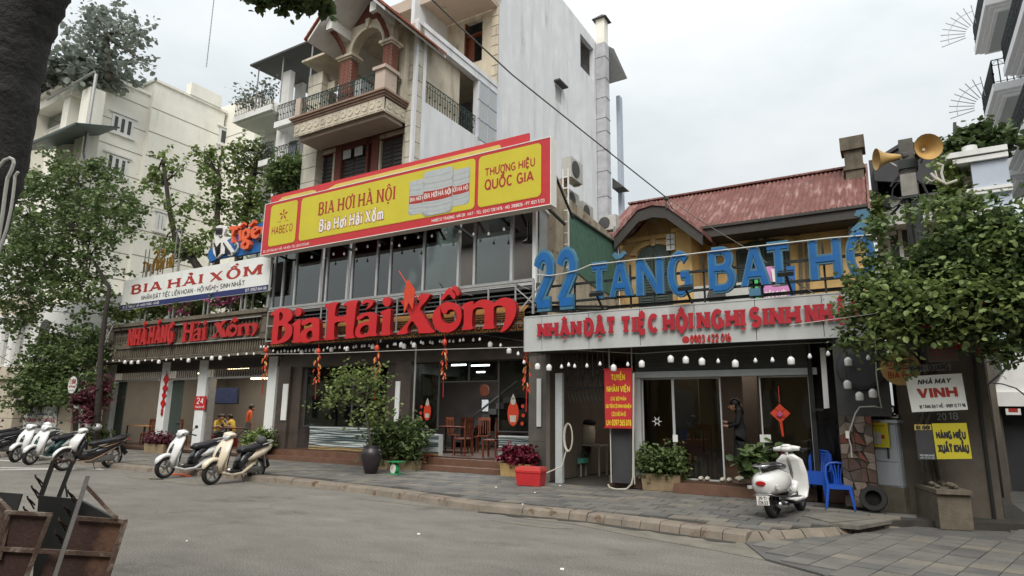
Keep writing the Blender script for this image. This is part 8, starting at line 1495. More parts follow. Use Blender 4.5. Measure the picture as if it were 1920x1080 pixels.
def table(lb, loc, w, d, h, cloth=None, mt_='woodl'):
 t = thing('dining_table', lb, 'table', loc, 'dining tables inside the restaurants'); L = V3(loc); m = MB(); m.box(L.x-w/2,L.x+w/2,L.y-d/2,L.y+d/2,L.z+h-.04,L.z+h); build('tabletop', m, M[mt_], t)
 for sx_ in (-1,1):
  for sy_ in (-1,1): m = MB(); x, y = L.x+sx_*(w/2-.05), L.y+sy_*(d/2-.05); m.box(x-.02,x+.02,y-.02,y+.02,L.z,L.z+h-.04); build('leg', m, M['iron'], t)
 return t
tx_ = X_(1285,860,13.5); table('table hidden under red checked cloth just inside the right shop', (tx_,13.6,zfl), .8, .8, .75); m = MB(); x0, x1, y0, y1, z1_ = tx_-.42, tx_+.42, 13.18, 14.02, zfl+.76; m.box(x0,x1,y0,y1,z1_-.01,z1_+.003); m.box(x0,x1,y0-.006,y0,z1_-.3,z1_)
m.prism([(x1,y0,z1_),(x1,y0,z1_-.3),(x1,y0+.1,z1_-.52),(x1,y0+.25,z1_-.3),(x1,y1,z1_-.25),(x1,y1,z1_)], (.006,0,0)); solo('tablecloth', m, M['ccloth'], 'red checked tablecloth draped with a hanging corner in right shop', 'tablecloth')
m = MB(); p = V3((tx_-.0,13.4,z1_)); m.ob(p+V3((0,0,.1)), (.09,0,0), (0,.02,0), (0,.03,.11)); solo('blue_menu_stand', m, M['chair'], 'blue stand propped on the red checked tablecloth', 'menu stand')
table('dark table with bowls inside the middle doorway', (X_(850,830,16),16,zm), 1.2, .8, .75, mt_='wood')
t1 = table('pale wooden table at far left of the annexe', (X_(240,830,16),16.0,PZ+.1), 1.4,.8,.75); table('pale wooden table nearer in the leftmost annexe bay', (X_(268,830,15.2),15.2,PZ+.1), 1.4,.8,.75); TBL = (X_(425,830,15.8),15.8,PZ+.1); table('round ended eating table where the people in yellow sit', TBL, 1.3,.8,.75, mt_='wood')
m = MB()
for dx_ in (-.4,.05,.35): m.lathe((TBL[0]+dx_,TBL[1]-.2,TBL[2]+.76), [(.04,0),(.09,.05),(.09,.06)], 10)
solo('rice_bowls', m, M['whitep'], 'white bowls on the table of the people in yellow', 'bowls', kind='stuff')
a = rb(1210,784,1,1,14) if 0 else None
for i, (px, py, lb) in enumerate(((1350,893,'pair of shoes left on the step beside the chair'),(1362,904,'beige sandals on the edge of step in the doorway'))):
 g = G(px,py,.33); m = MB()
 for k in (0,1): m.ell((g.x+.12*k,13.0+.03*k,zfl+.04), (.05,.12,.045), 8, 5)
 solo('shoes', m, M['pipe'], lb, 'shoes', 'pairs of shoes on the step', smooth=True)
# ============================================================ bulbs and wires
def bulbproto(kind, p):
 t = thing('light_bulb', 'x', 'light bulb', p, 'unlit white bulbs strung under the canopies'); p = V3(p); m = MB()
 if kind == 'big': m.lathe(p, [(.015,.05),(.03,.042),(.058,.012),(.062,-.01),(.06,-.08),(.05,-.095),(.015,-.1)], 12)
 else: m.lathe(p, [(.014,.03),(.022,.01),(.035,-.02),(.032,-.045),(.014,-.06)], 10)
 build('globe', m, M['bulb'], t, smooth=True); m = MB(); m.lathe(p, [(.014,.045 if kind == 'big' else .025),(.014,.085 if kind == 'big' else .06)], 6); m.tube([p+V3((0,0,.06)), p+V3((0,0,.2))], .005, 3); build('socket', m, M['plast'], t); return t
BP = {}
def bulb(kind, p, lb):
 if kind not in BP: BP[kind] = bulbproto(kind, p); BP[kind]['label'] = lb; return
 copyt(BP[kind], p, 0, lb)
BL = [('big',0,540,13.25,[(940,550),(988,553),(1038,550),(1192,548),(1415,537),(1590,520),(1653,518)],'large white bulb hanging under the annexe parapet'),
 ('small',0,540,13.25,[(805,548),(850,543),(897,543),(1090,540),(1142,540),(1248,535),(1305,533),(1360,530),(1472,523),(1530,520),(1718,503),(1785,495),(1850,490),(1905,490)],'small white bulb hanging under the annexe parapet'),
 ('big',480,540,13.3,[(345,475),(455,465),(567,455),(685,450),(877,433),(1090,420),(1112,430),(1186,422),(1757,416),(1898,463)],'large white bulb under the orange fretwork'),
 ('small',480,540,13.3,[(37,438),(60,438),(90,440),(130,468),(163,478),(190,472),(215,468),(240,472),(267,470),(293,468),(320,462),(375,465),(403,465),(430,460),(508,462),(537,446),(592,442),(628,442),(665,448),(733,440),(752,434),(795,432),(815,430),(850,428),(935,392),(987,433),(1035,418),(1048,418),(1165,407),(1238,402),(1253,410),(1307,402),(1325,407),(1380,395),(1398,397),(1452,394),(1480,395),(1530,388),(1555,384),(1630,384),(1678,380),(1835,425)],'small white bulb under the orange fretwork'),
 ('big',960,540,12.3,[(192,580),(278,588),(762,590),(973,560),(1190,523),(1303,530),(1424,542),(1674,557)],'large white bulb hanging below the grey fascia'),
 ('small',960,540,12.3,[(46,487),(90,550),(372,585),(425,570),(470,580),(562,577),(660,563),(868,567),(1546,542),(1825,538)],'small white bulb hanging below the grey fascia'),
 ('big',1440,540,12.1,[(172,535),(600,540),(595,712),(685,800),(785,778)],'large white bulb beside the corner tree'),
 ('small',1440,540,12.1,[(33,533),(313,505),(450,485),(752,515)],'small white bulb beside the corner tree'),
 ('small',480,270,13.35,[(418,845),(583,822),(662,820),(752,785),(838,765),(927,755),(1020,740),(1075,757),(1118,700),(1218,695),(1320,685),(1425,658),(1527,652),(1632,672),(1745,670),(1860,635)],'small bulb under the billboard before upper windows')]
def ORD(n):
 o = 'first second third fourth fifth sixth seventh eighth ninth tenth eleventh twelfth thirteenth fourteenth fifteenth sixteenth seventeenth eighteenth nineteenth'.split()
 if n < 20: return o[n-1]
 t = ('twentieth','thirtieth','fortieth')[n//10-2]; return t if n % 10 == 0 else ('twenty','thirty','forty')[n//10-2]+'-'+o[n%10-1]
for kind, ox, oy, Y, L_, lb in BL:
 for i, (u, v) in enumerate(sorted(L_)): a_, b_ = lb.split(' bulb', 1); bulb(kind, P(ox+u/4, oy+v/4, Y), '%s bulb%s, %s from its left end' % (a_, b_, ORD(i+1)))
def wire(pts, r, lb, mt_='cable', nm='wire', cat='wire'): m = MB(); m.tube(pts, r, 5); return solo(nm, m, M[mt_], lb, cat)
wire([P(u,v,13.25) for u, v in ((196,676),(300,672),(400,664),(500,656))], .012, 'thin dark wire carrying bulbs along the annexe parapet')
wire([P(u,v,13.3) for u, v in ((485,643),(560,646),(640,643),(720,640),(800,632),(900,627),(985,640))], .01, 'thin dark wire carrying bulbs under the fretwork')
wire([P(u,v,12.6) for u, v in ((490,664),(600,663),(760,657),(980,651),(1200,663),(1380,650),(1480,645),(1590,640))], .008, 'pale thin line crossing in front of both shop fronts', 'cablew')
wire([P(u,v,Y) for u, v, Y in ((790,-20,9),(860,48,10.5),(960,140,12.5),(1100,252,15),(1250,371,18.1))], .02, 'thick diagonal service cable from the top to the gable of the yellow house', 'cpole')
wire([P(1250,371,18.1), P(1320,418,16), P(1400,466,14), P(1470,515,12.8), P(1545,562,12.2)], .012, 'cable continuing from the gable insulator down to the tree', 'cpole')
m = MB(); p = P(1249,372,18.1); m.ell(p, .08, 8, 6); m.tube([p, P(1249,392,18.1)], .02, 4); m.tube([p, P(1262,392,18.1)], .015, 4); solo('insulator', m, M['darkg'], 'small insulator holding the cable above the gable', 'insulator')
wire([P(u,v,12.5) for u, v in ((1708,372),(1800,382),(1920,392),(2000,398))], .01, 'dark wire running right from the utility pole box'); wire([P(u,v,11) for u, v in ((1480,610),(1640,588),(1760,570),(1850,560),(1990,548))], .006, 'pale thin line crossing the leafy tree', 'cablew')
wire([P(u,v,14) for u, v in ((1845,680),(1880,670),(1930,664))], .015, 'upper dark wire over the alley'); wire([P(u,v,14) for u, v in ((1850,722),(1870,705),(1895,682),(1930,674))], .02, 'thick dark wire sagging over the alley'); wire([P(u,v,14) for u, v in ((1846,716),(1880,720),(1905,728),(1930,748))], .012, 'lower wire over the alley by the canopy')
wire([P(u,v,11) for u, v in ((118,0),(104,60),(92,125))], .008, 'thin wire against the sky beside the big trunk', 'cpole'); wire([P(u,v,13) for u, v in ((0,575),(70,580),(160,590),(205,585))], .012, 'thin wire passing in front of the columned villa'); wire([P(u,v,13) for u, v in ((0,600),(100,605),(190,628))], .01, 'second thin wire by the vine tree at left'); wire([P(u,v,13) for u, v in ((0,668),(30,685),(60,700))], .014, 'dark cable sloping down at the far left edge')
wire([P(u,v,13.1) for u, v in ((212,610),(198,640),(186,665),(180,690),(178,720))], .02, 'pale pipe cable from parapet corner down to the tree trunk', 'cablew')
# ============================================================ firecracker strings
def fireproto(p, h):
 t = thing('firecracker_string', 'x', 'decoration', p, 'red firecracker garlands hanging before the restaurants'); p = V3(p); m = MB(); rr = random.Random(2)
 n = int(h/.032)
 for k in range(n):
  f = k/n; z = p.z-.12-h*f; a = rr.uniform(0,6.28); ex = .035+.05*math.sin(min(f*3.2,3.1)); c = V3((p.x+ex*math.cos(a),p.y+ex*.6*math.sin(a),z)); m.mat(rr.choice((0,0,1))).tube([c, c+V3((.05*math.cos(a),.03*math.sin(a),-.085))], .019, 5)
 build('crackers', m, [M['fire'],M['firegold']], t, kind='stuff'); m = MB(); m.ell(p+V3((0,0,-.02)), (.07,.06,.1), 10, 6); build('knot', m, M['fire'], t, smooth=True); m = MB(); m.tube([p+V3((0,0,.2)), p], .006, 4); m.tube([p+V3((0,0,-h-.1)), p+V3((.01,0,-h-.6))], .012, 4); build('tassel', m, M['redold'], t); return t
Y_ = 13.0; a = P(499,655,Y_); f0 = fireproto(a, .8); f0['label'] = 'firecracker garland at the corner post left of the middle building'
copyt(f0, P(597,658,Y_), .4, 'firecracker garland in front of the left glass pane, second from left'); copyt(f0, P(707,652,Y_), 1.1, 'firecracker garland above the potted tree, third from left'); copyt(f0, P(834,641,Y_), 2., 'firecracker garland before the middle doorway, fourth from left'); copyt(f0, P(988,655,12.5), 3., 'firecracker garland by the fascia left end, farthest right')
def sticker(px, py, lb, s=1.):
 p = P(px,py,YF+.0); t = thing('new_year_sticker', lb, 'sticker', p, 'new year figure stickers on the shop glass'); m = MB(); m.prism([(p.x+.17*s*math.cos(a),YF+.0,p.z+.32*s*math.sin(a)) for a in [k*.5236 for k in range(12)]], (0,.004,0)); build('robe', m, M['fire'], t)
 m = MB(); m.prism([(p.x+.08*s*math.cos(a),YF-.006,p.z+.3*s+.09*s*math.sin(a)) for a in [k*.628 for k in range(10)]], (0,.004,0)); m.prism([(p.x-.07*s,YF-.006,p.z+.36*s),(p.x+.07*s,YF-.006,p.z+.36*s),(p.x,YF-.006,p.z+.5*s)], (0,.004,0)); m.prism([(p.x-.1*s,YF-.006,p.z-.05),(p.x+.1*s,YF-.006,p.z-.05),(p.x+.08*s,YF-.006,p.z-.22*s),(p.x-.08*s,YF-.006,p.z-.22*s)], (0,.004,0)); build('face_and_scroll', m, M['ccloth' if 0 else 'pipe'], t)
 for dx_, dz_ in ((.28,.18),(.3,-.05),(.27,-.25)): m = MB(); m.prism([(p.x+(dx_ if px > 900 else -dx_)*s+.05*math.cos(a),YF-.003,p.z+dz_*s+.05*math.sin(a)) for a in [k*.785 for k in range(8)]], (0,.003,0)); build('coin', m, M['fire'], t)
sticker(801,772, 'small new year figure sticker on the glass left of the doorway', .75); sticker(962,775, 'larger new year figure sticker on the glass right of the doorway')
p = P(1463,775,12.9); kn = thing('lucky_knot', 'red diamond lucky ornament hanging on the right shop glass', 'ornament', p); m = MB()
for k in range(4): an = R(90*k); m.prism([(p.x+.09*math.cos(an)+.085*math.cos(an+b)*1.0,12.9-.01*k,p.z+.09*math.sin(an)+.085*math.sin(an+b)) for b in (0,1.57,3.14,4.71)], (0,.02,0))
build('diamond', m, M['fire'], kn); m = MB(); m.lathe((p.x,12.84,p.z-.02), [(.05,0),(.04,.02)], 10, ax=(0,-1,0)); build('flower', m, M['petal'], kn); m = MB(); m.tube([(p.x,12.9,p.z-.16),(p.x+.02,12.9,p.z-.42)], [.03,.02], 6); m.tube([(p.x,12.9,p.z+.2),(p.x,12.9,p.z+.5)], .008, 4); build('tassel', m, M['fire'], kn)
p = P(765,530,YR-.1); m = MB(); m.prism([p+V3((-.02,0,.1)),p+V3((.25,0,-.22)),p+V3((.2,0,-.75)),p+V3((.05,0,-.55)),p+V3((-.1,0,-.85)),p+V3((-.12,0,-.2))], (0,.02,0)); m.tube([P(748,508,YR), P(768,540,YR-.05), P(786,562,YR)], .014, 5); solo('red_pennant', m, M['fire'], 'small red pennant furled on a stick above the letter X', 'pennant')
p = P(142,722,12.6); cs_ = thing('round_rice_sign', 'round white sign with red letters CƠM hanging before the vine tree', 'sign', p); m = MB(); m.lathe((p.x,12.6,p.z), [(.36,0),(.36,.1)], 24, ax=(0,-1,0)); build('rim', m, M['cabd'], cs_); m = MB(); m.lathe((p.x,12.49,p.z), [(.33,0),(.33,.01)], 24, ax=(0,-1,0)); build('disc', m, M['psign'], cs_)
m = MB(); lettering('CƠM', p.x-.22, p.x+.22, p.z+.04, .17, 12.475, t=.26, con=.7, serif=.1, mb=m); lettering('Hà Phương', p.x-.25, p.x+.25, p.z-.1, .09, 12.475, t=.2, mb=m); build('lettering', m, M['pr'], cs_); m = MB(); lettering('cơm văn phòng', p.x-.2, p.x+.2, p.z-.23, .07, 12.475, t=.18, mb=m); build('lettering', m, M['pgrey'], cs_)
m = MB(); q = P(163,700,12.7); m.tube([V3((q.x,12.7,PZ)), V3((q.x,12.7,q.z))], .03, 6); m.bar((p.x,12.62,p.z+.3),(q.x,12.7,q.z), .03); build('post', m, M['cablew'], cs_)
# ============================================================ rusty cart in the foreground
def Q(px, py, d): return V3((0,0,CH))+ray(px,py)*d
ct = thing('rusty_cart', 'rusty steel cart with open bins, grey pipe and wire hooks, bottom left foreground', 'cart', (Q(120,1050,3.)).xy.to_3d())
def pan_(quad, mt_='rusty', nm='panel', th=.012): m = MB(); n_ = (quad[1]-quad[0]).cross(quad[3]-quad[0]).normalized()*th; m.loops([quad], tuple(n_)); build(nm, m, M[mt_], ct)
dF, dB = 3.0, 3.55
pan_([Q(15,962,dF),Q(95,967,dF),Q(48,1090,dF-.1),Q(-30,1090,dF-.1)]); pan_([Q(145,972,dF),Q(233,978,dF),Q(196,1095,dF-.1),Q(98,1095,dF-.1)]); pan_([Q(96,1030,dF-.01),Q(145,1030,dF-.01),Q(98,1150,dF-.12),Q(48,1150,dF-.12)])
pan_([Q(-30,1088,dF-.1),Q(198,1094,dF-.1),Q(120,1420,dF-.35),Q(-60,1420,dF-.35)])
pan_([Q(72,929,dB),Q(146,936,dB),Q(150,1100,dB-.1),Q(60,1100,dB-.1)], 'plast', 'rear_plate'); pan_([Q(146,936,dB),Q(208,969,dF+.1),Q(200,1080,dF),Q(150,1100,dB-.1)], 'plast', 'rear_plate'); pan_([Q(-10,922,dB),Q(41,926,dB),Q(30,960,dB-.05),Q(-10,960,dB-.05)], 'plast', 'rear_plate')
pan_([Q(-5,936,dF+.3),Q(18,960,dF),Q(-4,1050,dF-.1),Q(-30,1050,dF+.2)], 'rustf', 'side_panel')
def cbar(a, b, w=.016, mt_='rustf', nm='frame_bar', h=None): m = MB(); m.bar(Q(*a), Q(*b), w, h); build(nm, m, M[mt_], ct)
cbar((10,960,dF-.02),(97,965,dF-.02)); cbar((143,971,dF-.02),(237,978,dF-.02), .018); cbar((95,964,dF-.02),(46,1090,dF-.12)); cbar((235,976,dF-.02),(196,1098,dF-.12), .018); cbar((-20,1028,dF-.07),(215,1040,dF-.07), .018); cbar((16,961,dF-.02),(-12,1050,dF-.08)); cbar((-5,936,dF+.28),(17,959,dF), .02)
cbar((196,1098,dF-.12),(110,1430,dF-.4)); cbar((46,1090,dF-.12),(20,1430,dF-.4)); cbar((161,911,dF-.05),(218,972,dF-.03), .014); cbar((217,972,dF),(208,966,dB-.2), .02)
cbar((165,892,dF-.1),(100,1090,dF-.22), .017, 'rustp', 'grey_pipe', .017); cbar((101,864,dB+.1),(75,935,dB+.05), .02, 'plast', 'upright'); cbar((136,866,dB+.1),(107,940,dB+.05), .017, 'plast', 'upright'); cbar((122,905,dB+.2),(126,932,dB+.2), .008, 'plast', 'upright')
m = MB(); m.tube([Q(98,866,dB+.1),Q(108,860,dB+.1),Q(118,865,dB+.1),Q(130,862,dB+.1),Q(139,866,dB+.1)], .009, 6); m.tube([Q(100,875,dB+.1),Q(108,868,dB+.1),Q(116,866,dB+.1)], .006, 5); build('top_bar', m, M['rusty'], ct)
for (u, v) in ((66,890),(59,910),(51,930),(44,949),(127,918),(119,944),(110,971),(103,995)):
 m = MB(); m.tube([Q(u,v,dB-.2),Q(u+1,v+5,dB-.2),Q(u+8,v+10,dB-.17),Q(u+14,v+17,dB-.1)], .0045, 5); m.tube([Q(u+1,v+5,dB-.2),Q(u+6,v+12,dB-.15),Q(u+13,v+24,dB-.1)], .004, 5); build('hook', m, M['rusty'], ct)
# ============================================================ foliage
def leaves(mb, pts, size, up_bias=.5, rr=None, asp=.45):
 rr = rr or rnd
 for p in pts:
  a = rr.uniform(0, 6.283); el = rr.gauss(-.25, .45); d = V3((math.cos(a)*math.cos(el), math.sin(a)*math.cos(el), math.sin(el))); s = size*rr.uniform(.6, 1.3)
  n = V3((rr.gauss(0,.6), rr.gauss(0,.6), 1)).normalized(); w = d.cross(n).normalized()*s*asp; n = w.cross(d).normalized(); b = V3(p); m_ = b+d*s*.5; k = len(mb.v)
  q1 = b+d*s*.28; q2 = b+d*s*.68-n*s*.05; mb.v += [tuple(b), tuple(q1+w*.85+n*s*.07), tuple(q2+w*.8+n*s*.03), tuple(b+d*s-n*s*.16), tuple(q2-w*.8+n*s*.03), tuple(q1-w*.85+n*s*.07)]; mb.f += [[k,k+1,k+2,k+3],[k,k+3,k+4,k+5]]; mb.m += [mb.c,mb.c]
def cloud(blobs, n, rr, clump=.28, dens=14):
 """clumped points in a set of ellipsoids (centre, radii)"""
 tot = sum(b[1][0]*b[1][1]*b[1][2] for b in blobs); out = []
 for c, r in blobs:
  k = int(n*r[0]*r[1]*r[2]/tot); nc = max(3, k//dens)
  for _ in range(nc):
   u = V3((rr.gauss(0,1),rr.gauss(0,1),rr.gauss(0,1))).normalized()*(rr.uniform(.15,1)**.5); cc = V3((c[0]+u.x*r[0], c[1]+u.y*r[1], c[2]+u.z*r[2])); cs = clump*rr.uniform(.5,1.3); d = (V3((u.x,u.y,u.z*.6+.1))+V3((rr.gauss(0,.6),rr.gauss(0,.6),rr.gauss(0,.5)))).normalized()*cs*3
   for _ in range(dens): f = rr.uniform(-.4,1); g = cs*.42; out.append((cc.x+d.x*f+rr.gauss(0,g), cc.y+d.y*f+rr.gauss(0,g), cc.z+d.z*f-.25*cs*f*f+rr.gauss(0,g*.8)))
 return out
def bpx(px, py, Y, r, ry=None, fx=1.):
 c = P(px,py,Y); q = P(px,py-(ry or r),Y); k = (q.z-c.z)/(ry or r); return (c, (k*r*fx, k*r, k*(ry or r)))
def crown(parent, name, blobs, n, size, mt_, seed=1, clump=.28, dens=14, asp=.45): rr = random.Random(seed); m = MB(); leaves(m, cloud(blobs, n, rr, clump, dens), size, rr=rr, asp=asp); return build(name, m, M[mt_], parent)
def limb(mb, a, b, r0, r1, rr, seg=5, wob=.08):
 a, b = V3(a), V3(b); L = (b-a).length; pts = [a];
 for i in range(1, seg): pts.append(a.lerp(b, i/seg)+V3((rr.gauss(0,wob),rr.gauss(0,wob),rr.gauss(0,wob)))*L*.3)
 pts.append(b); mb.tube(pts, [r0+(r1-r0)*i/seg for i in range(seg+1)], 7); return pts
def tree(label, trunkpts, rad, blobs, n, size, mt_='leaf', bark='bark', seed=1, nb=10, cat='tree', nm='street_tree', clump=.28, dens=14, group=None, asp=.45):
 rr = random.Random(seed); t = thing(nm, label, cat, trunkpts[0], group); m = MB(); k = len(trunkpts); m.tube(trunkpts, [rad*(1-.6*i/(k-1)) for i in range(k)], 9)
 tops = [V3(p) for p in trunkpts[k//2:]]
 for i in range(nb):
  c, r = rr.choice(blobs); tgt = V3((c[0]+rr.uniform(-.7,.7)*r[0], c[1]+rr.uniform(-.7,.7)*r[1], c[2]+rr.uniform(-.4,.8)*r[2])); st = min(tops, key=lambda q: (q-tgt).length+rr.uniform(0,1)); ps = limb(m, st, tgt, rad*.3, rad*.06, rr)
  for _ in range(2): q = rr.choice(ps[2:]); limb(m, q, q+V3((rr.gauss(0,1),rr.gauss(0,1),rr.gauss(.3,.7)))*.35*r[2], rad*.08, rad*.02, rr, 3)
 build('trunk', m, M[bark], t, smooth=True); crown(t, 'crown', blobs, n, size, mt_, seed, clump, dens, asp); return t
Y = 12.4
tree('big dark green street tree with leaning trunk beside the annexe', [V3((P(188,780,Y).x,Y,PZ)), P(187,720,Y), P(190,650,Y), P(198,590,Y), P(205,540,Y), P(170,480,Y), P(150,430,Y)], .12,
  [bpx(60,400,Y,75), bpx(150,350,Y+.5,62), bpx(205,430,Y,56), bpx(120,480,Y,80), bpx(30,490,Y-.3,70), bpx(200,380,Y+.3,46), bpx(235,420,Y,34), bpx(60,560,Y,55,45), bpx(150,560,Y,55,35), bpx(20,580,Y,50,40), bpx(140,310,Y,40,25), bpx(60,340,Y,45,30)], 19000, .155, 'leafm', seed=3, nb=26, clump=.27, dens=34)
Y = 13.
tree('dense vine covered small tree over the gate at street level, left', [V3((P(150,800,Y).x,Y,PZ)), P(140,740,Y), P(130,680,Y)], .12, [bpx(110,690,Y,60,45), bpx(160,650,Y,40,30), bpx(70,720,Y,50,35), bpx(130,735,Y,60,28), bpx(100,640,Y,40,25), bpx(180,690,Y,25,55), bpx(60,760,Y,40,18), bpx(175,620,Y,25,20)], 15000, .13, 'leafm', seed=5, nb=10, nm='vine_tree', clump=.2, dens=26)
m = MB();
for k, (px, py) in enumerate(((148,765),(165,800))):
 p = P(px,py-6,12.3); t = thing('hanging_planter', ('upper hanging white pot with purple leaves under the vine tree' if k == 0 else 'lower hanging white pot with pink and purple leaves by the trunk'), 'planter', p, 'hanging pots by the left tree'); m = MB(); m.lathe((p.x,12.3,p.z-.18), [(.06,0),(.14,.06),(.17,.16),(.18,.18)], 12); build('pot', m, M['psign'], t); m = MB(); m.tube([p, p+V3((0,0,1.2))], .008, 4); build('hanger', m, M['cable'], t); crown(t, 'foliage', [((p.x,12.3,p.z+.12),(.2,.2,.16)), ((p.x+.1,12.3,p.z+.35),(.15,.15,.12))], 420, .12, 'leafp', seed=8+k, clump=.08)
Y = 12.6; tree('purple leaved shrub and dark leaves crowding the trunk below the round sign', [V3((P(165,820,Y).x,Y,PZ)), P(166,780,Y), P(168,740,Y)], .04, [bpx(172,750,Y,22,22), bpx(185,735,Y,15,25)], 1500, .12, 'leafp', seed=12, nb=4, cat='shrub', nm='purple_shrub', clump=.15)
g = G(176,832,.13); t = thing('low_shrub', 'low green bushes at the foot of the left tree behind the scooters', 'shrub', (g.x,13.2,PZ)); m = MB(); m.lathe((P(178,830,13.2).x,13.2,PZ), [(.2,0),(.25,.3)], 10); build('pot', m, M['planter'], t); crown(t, 'foliage', [bpx(178,812,13.2,20,9), bpx(160,815,13.2,15,8)], 1500, .14, 'leafm', seed=14, clump=.1)
Y = 18.
tree('slim pollarded tree with tufts of leaves along its leaning stem', [P(385,520,Y), P(360,485,Y), P(336,465,Y), P(325,430,Y), P(317,390,Y), P(311,340,Y), P(305,300,Y)], .2, [bpx(305,310,Y,20,28), bpx(335,320,Y,14,12), bpx(300,345,Y,18,18), bpx(325,385,Y,22,16), bpx(330,420,Y,20,14), bpx(290,330,Y,10,14), bpx(345,470,Y,40,16), bpx(375,455,Y,22,20), bpx(310,462,Y,22,14)], 1700, .2, 'leafl', 'bark', seed=21, nb=12, nm='pollarded_tree', clump=.2)
Y = 19.
tree('airy pale green tree rising behind the long banner, left of the small house', [P(400,540,Y), P(408,470,Y), P(408,400,Y), P(412,330,Y)], .2, [bpx(395,300,Y,28,24), bpx(405,350,Y,26,22), bpx(395,390,Y,24,20), bpx(420,430,Y,26,18), bpx(385,340,Y,14,14)], 1300, .19, 'leafl', 'bark', seed=22, nb=14, clump=.22, nm='pale_tree')
tree('taller pale green tree with twin stems, close to the small white house', [P(440,540,Y+1), P(452,460,Y+1), P(468,380,Y+1), P(478,320,Y+1), P(482,280,Y+1)], .22, [bpx(475,290,Y+1,30,28), bpx(450,330,Y+1,26,24), bpx(490,350,Y+1,24,26), bpx(460,380,Y+1,34,24), bpx(485,410,Y+1,28,22), bpx(440,400,Y+1,24,18), bpx(440,275,Y+1,18,16)], 2600, .19, 'leafl', 'bark', seed=23, nb=18, clump=.22, nm='pale_tree')
Y = 18.5; tree('round dark bush between the white house and the villa', [P(540,420,Y), P(541,380,Y), P(541,340,Y)], .1, [bpx(541,322,Y,24,26), bpx(530,345,Y,20,16), bpx(555,310,Y,14,16)], 3400, .18, 'leafm', seed=24, nb=4, cat='bush', nm='bush', clump=.2)
Y = 14.2; t = thing('terrace_plants', 'pale green climbing plants with pink flowers on the annexe roof terrace', 'plants', P(340,590,Y)); crown(t, 'foliage', [bpx(240,585,Y,35,10), bpx(300,580,Y,40,12), bpx(370,575,Y,35,14), bpx(430,565,Y,30,14)], 4200, .12, 'leafl', seed=31, clump=.14); crown(t, 'foliage', [bpx(425,563,Y-.3,26,12), bpx(345,580,Y-.3,30,8)], 320, .12, 'petal', seed=32, clump=.12, dens=5)
Y = 15.5; t = thing('banana_like_plant', 'darker shrub behind the right end of the long banner', 'shrub', P(470,570,Y)); crown(t, 'foliage', [bpx(470,548,Y,26,18), bpx(440,520,Y,14,14), bpx(490,530,Y,12,12)], 1900, .2, 'leaf', seed=33, clump=.2)
Y = YC; t = thing('roof_garden', 'overgrown shrubs and creepers spilling over the roof of the cream building', 'roof garden', P(150,190,Y)); crown(t, 'foliage', [bpx(150,150,Y,60,20), bpx(110,160,Y,45,22), bpx(190,145,Y,30,16), bpx(90,185,Y,20,16), bpx(225,150,Y+1.5,22,8), bpx(255,165,Y+3,18,6)], 5200, .4, 'leafg', seed=41, clump=.4)
tree('wispy tree growing on the roof of the cream building', [P(205,150,Y), P(202,110,Y), P(200,70,Y), P(195,30,Y)], .22, [bpx(210,25,Y,28,22), bpx(175,50,Y,24,16), bpx(240,60,Y,26,16), bpx(200,80,Y,34,22), bpx(265,75,Y,20,14), bpx(270,50,Y,14,12), bpx(140,55,Y,18,10), bpx(230,105,Y,26,16), bpx(165,100,Y,26,16), bpx(275,115,Y,14,12), bpx(140,95,Y,18,9)], 1500, .28, 'leafg', 'barkg', seed=42, nb=26, nm='rooftop_tree', clump=.3, dens=10)
Y = YW; t = thing('deck_climber', 'straggly climbing plant on the roof deck of the small white house', 'plant', P(470,190,Y)); m = MB(); rr = random.Random(3)
for k in range(14): a = P(462+k*4,208,Y-.2); limb(m, a, a+V3((rr.uniform(-.6,.5),0,rr.uniform(.6,1.6))), .02, .006, rr, 4)
build('stems', m, M['barkg'], t); crown(t, 'foliage', [bpx(470,185,Y,24,16), bpx(500,165,Y,16,18), bpx(465,300,Y,20,20), bpx(500,280,Y,14,18)], 600, .16, 'leafg', seed=44, clump=.25, dens=6)
Y = 11.4; tb_ = [V3((PLC.x-.1,PLC.y,.5)), P(1738,860,12.5), P(1734,780,12.4), P(1736,700,12.3), P(1752,620,12.), P(1780,540,Y)]
rt_ = tree('leafy tree with broad glossy leaves spreading over the corner wall and fascia', tb_, .05, [bpx(1690,560,Y,60,45), bpx(1780,500,Y,70,60), bpx(1860,510,Y,75,65), bpx(1655,580,Y,38,28), bpx(1745,590,Y,70,40), bpx(1850,590,Y,70,40), bpx(1725,505,Y,40,24), bpx(1830,430,Y,46,32), bpx(1900,430,Y,50,45), bpx(1620,560,Y,20,12), bpx(1950,560,Y,60,70), bpx(1675,615,Y,30,12), bpx(1655,525,Y,22,16), bpx(1900,640,Y,40,12), bpx(1765,620,Y,50,12), bpx(1930,500,Y,40,60)], 25000, .085, 'leaf', 'barkg', seed=51, nb=34, clump=.11, dens=22, nm='corner_tree', asp=.42)
crown(rt_, 'light_sprays', [bpx(1690,560,Y-.5,80,60), bpx(1800,440,Y-.4,60,40), bpx(1650,620,Y-.5,50,50), bpx(1880,480,Y-.5,60,60), bpx(1800,570,Y-.6,90,60)], 2600, .09, 'leafl', seed=52, clump=.15, dens=9, asp=.42)
sp_b = []
for k, (px, py, r_) in enumerate(((1650,430,14),(1700,400,10),(1745,395,10),(1640,485,14),(1600,545,14),(1590,640,14),(1600,600,14),(1820,385,16),(1690,672,12),(1650,672,10),(1860,660,14),(1890,650,14),(1620,520,14),(1765,380,10))): sp_b.append(bpx(px,py,Y-.2,r_,r_*1.5))
crown(rt_, 'foliage', sp_b, 1700, .09, 'leafm', seed=60, clump=.1, dens=9, asp=.42)
m = MB(); rr = random.Random(9)
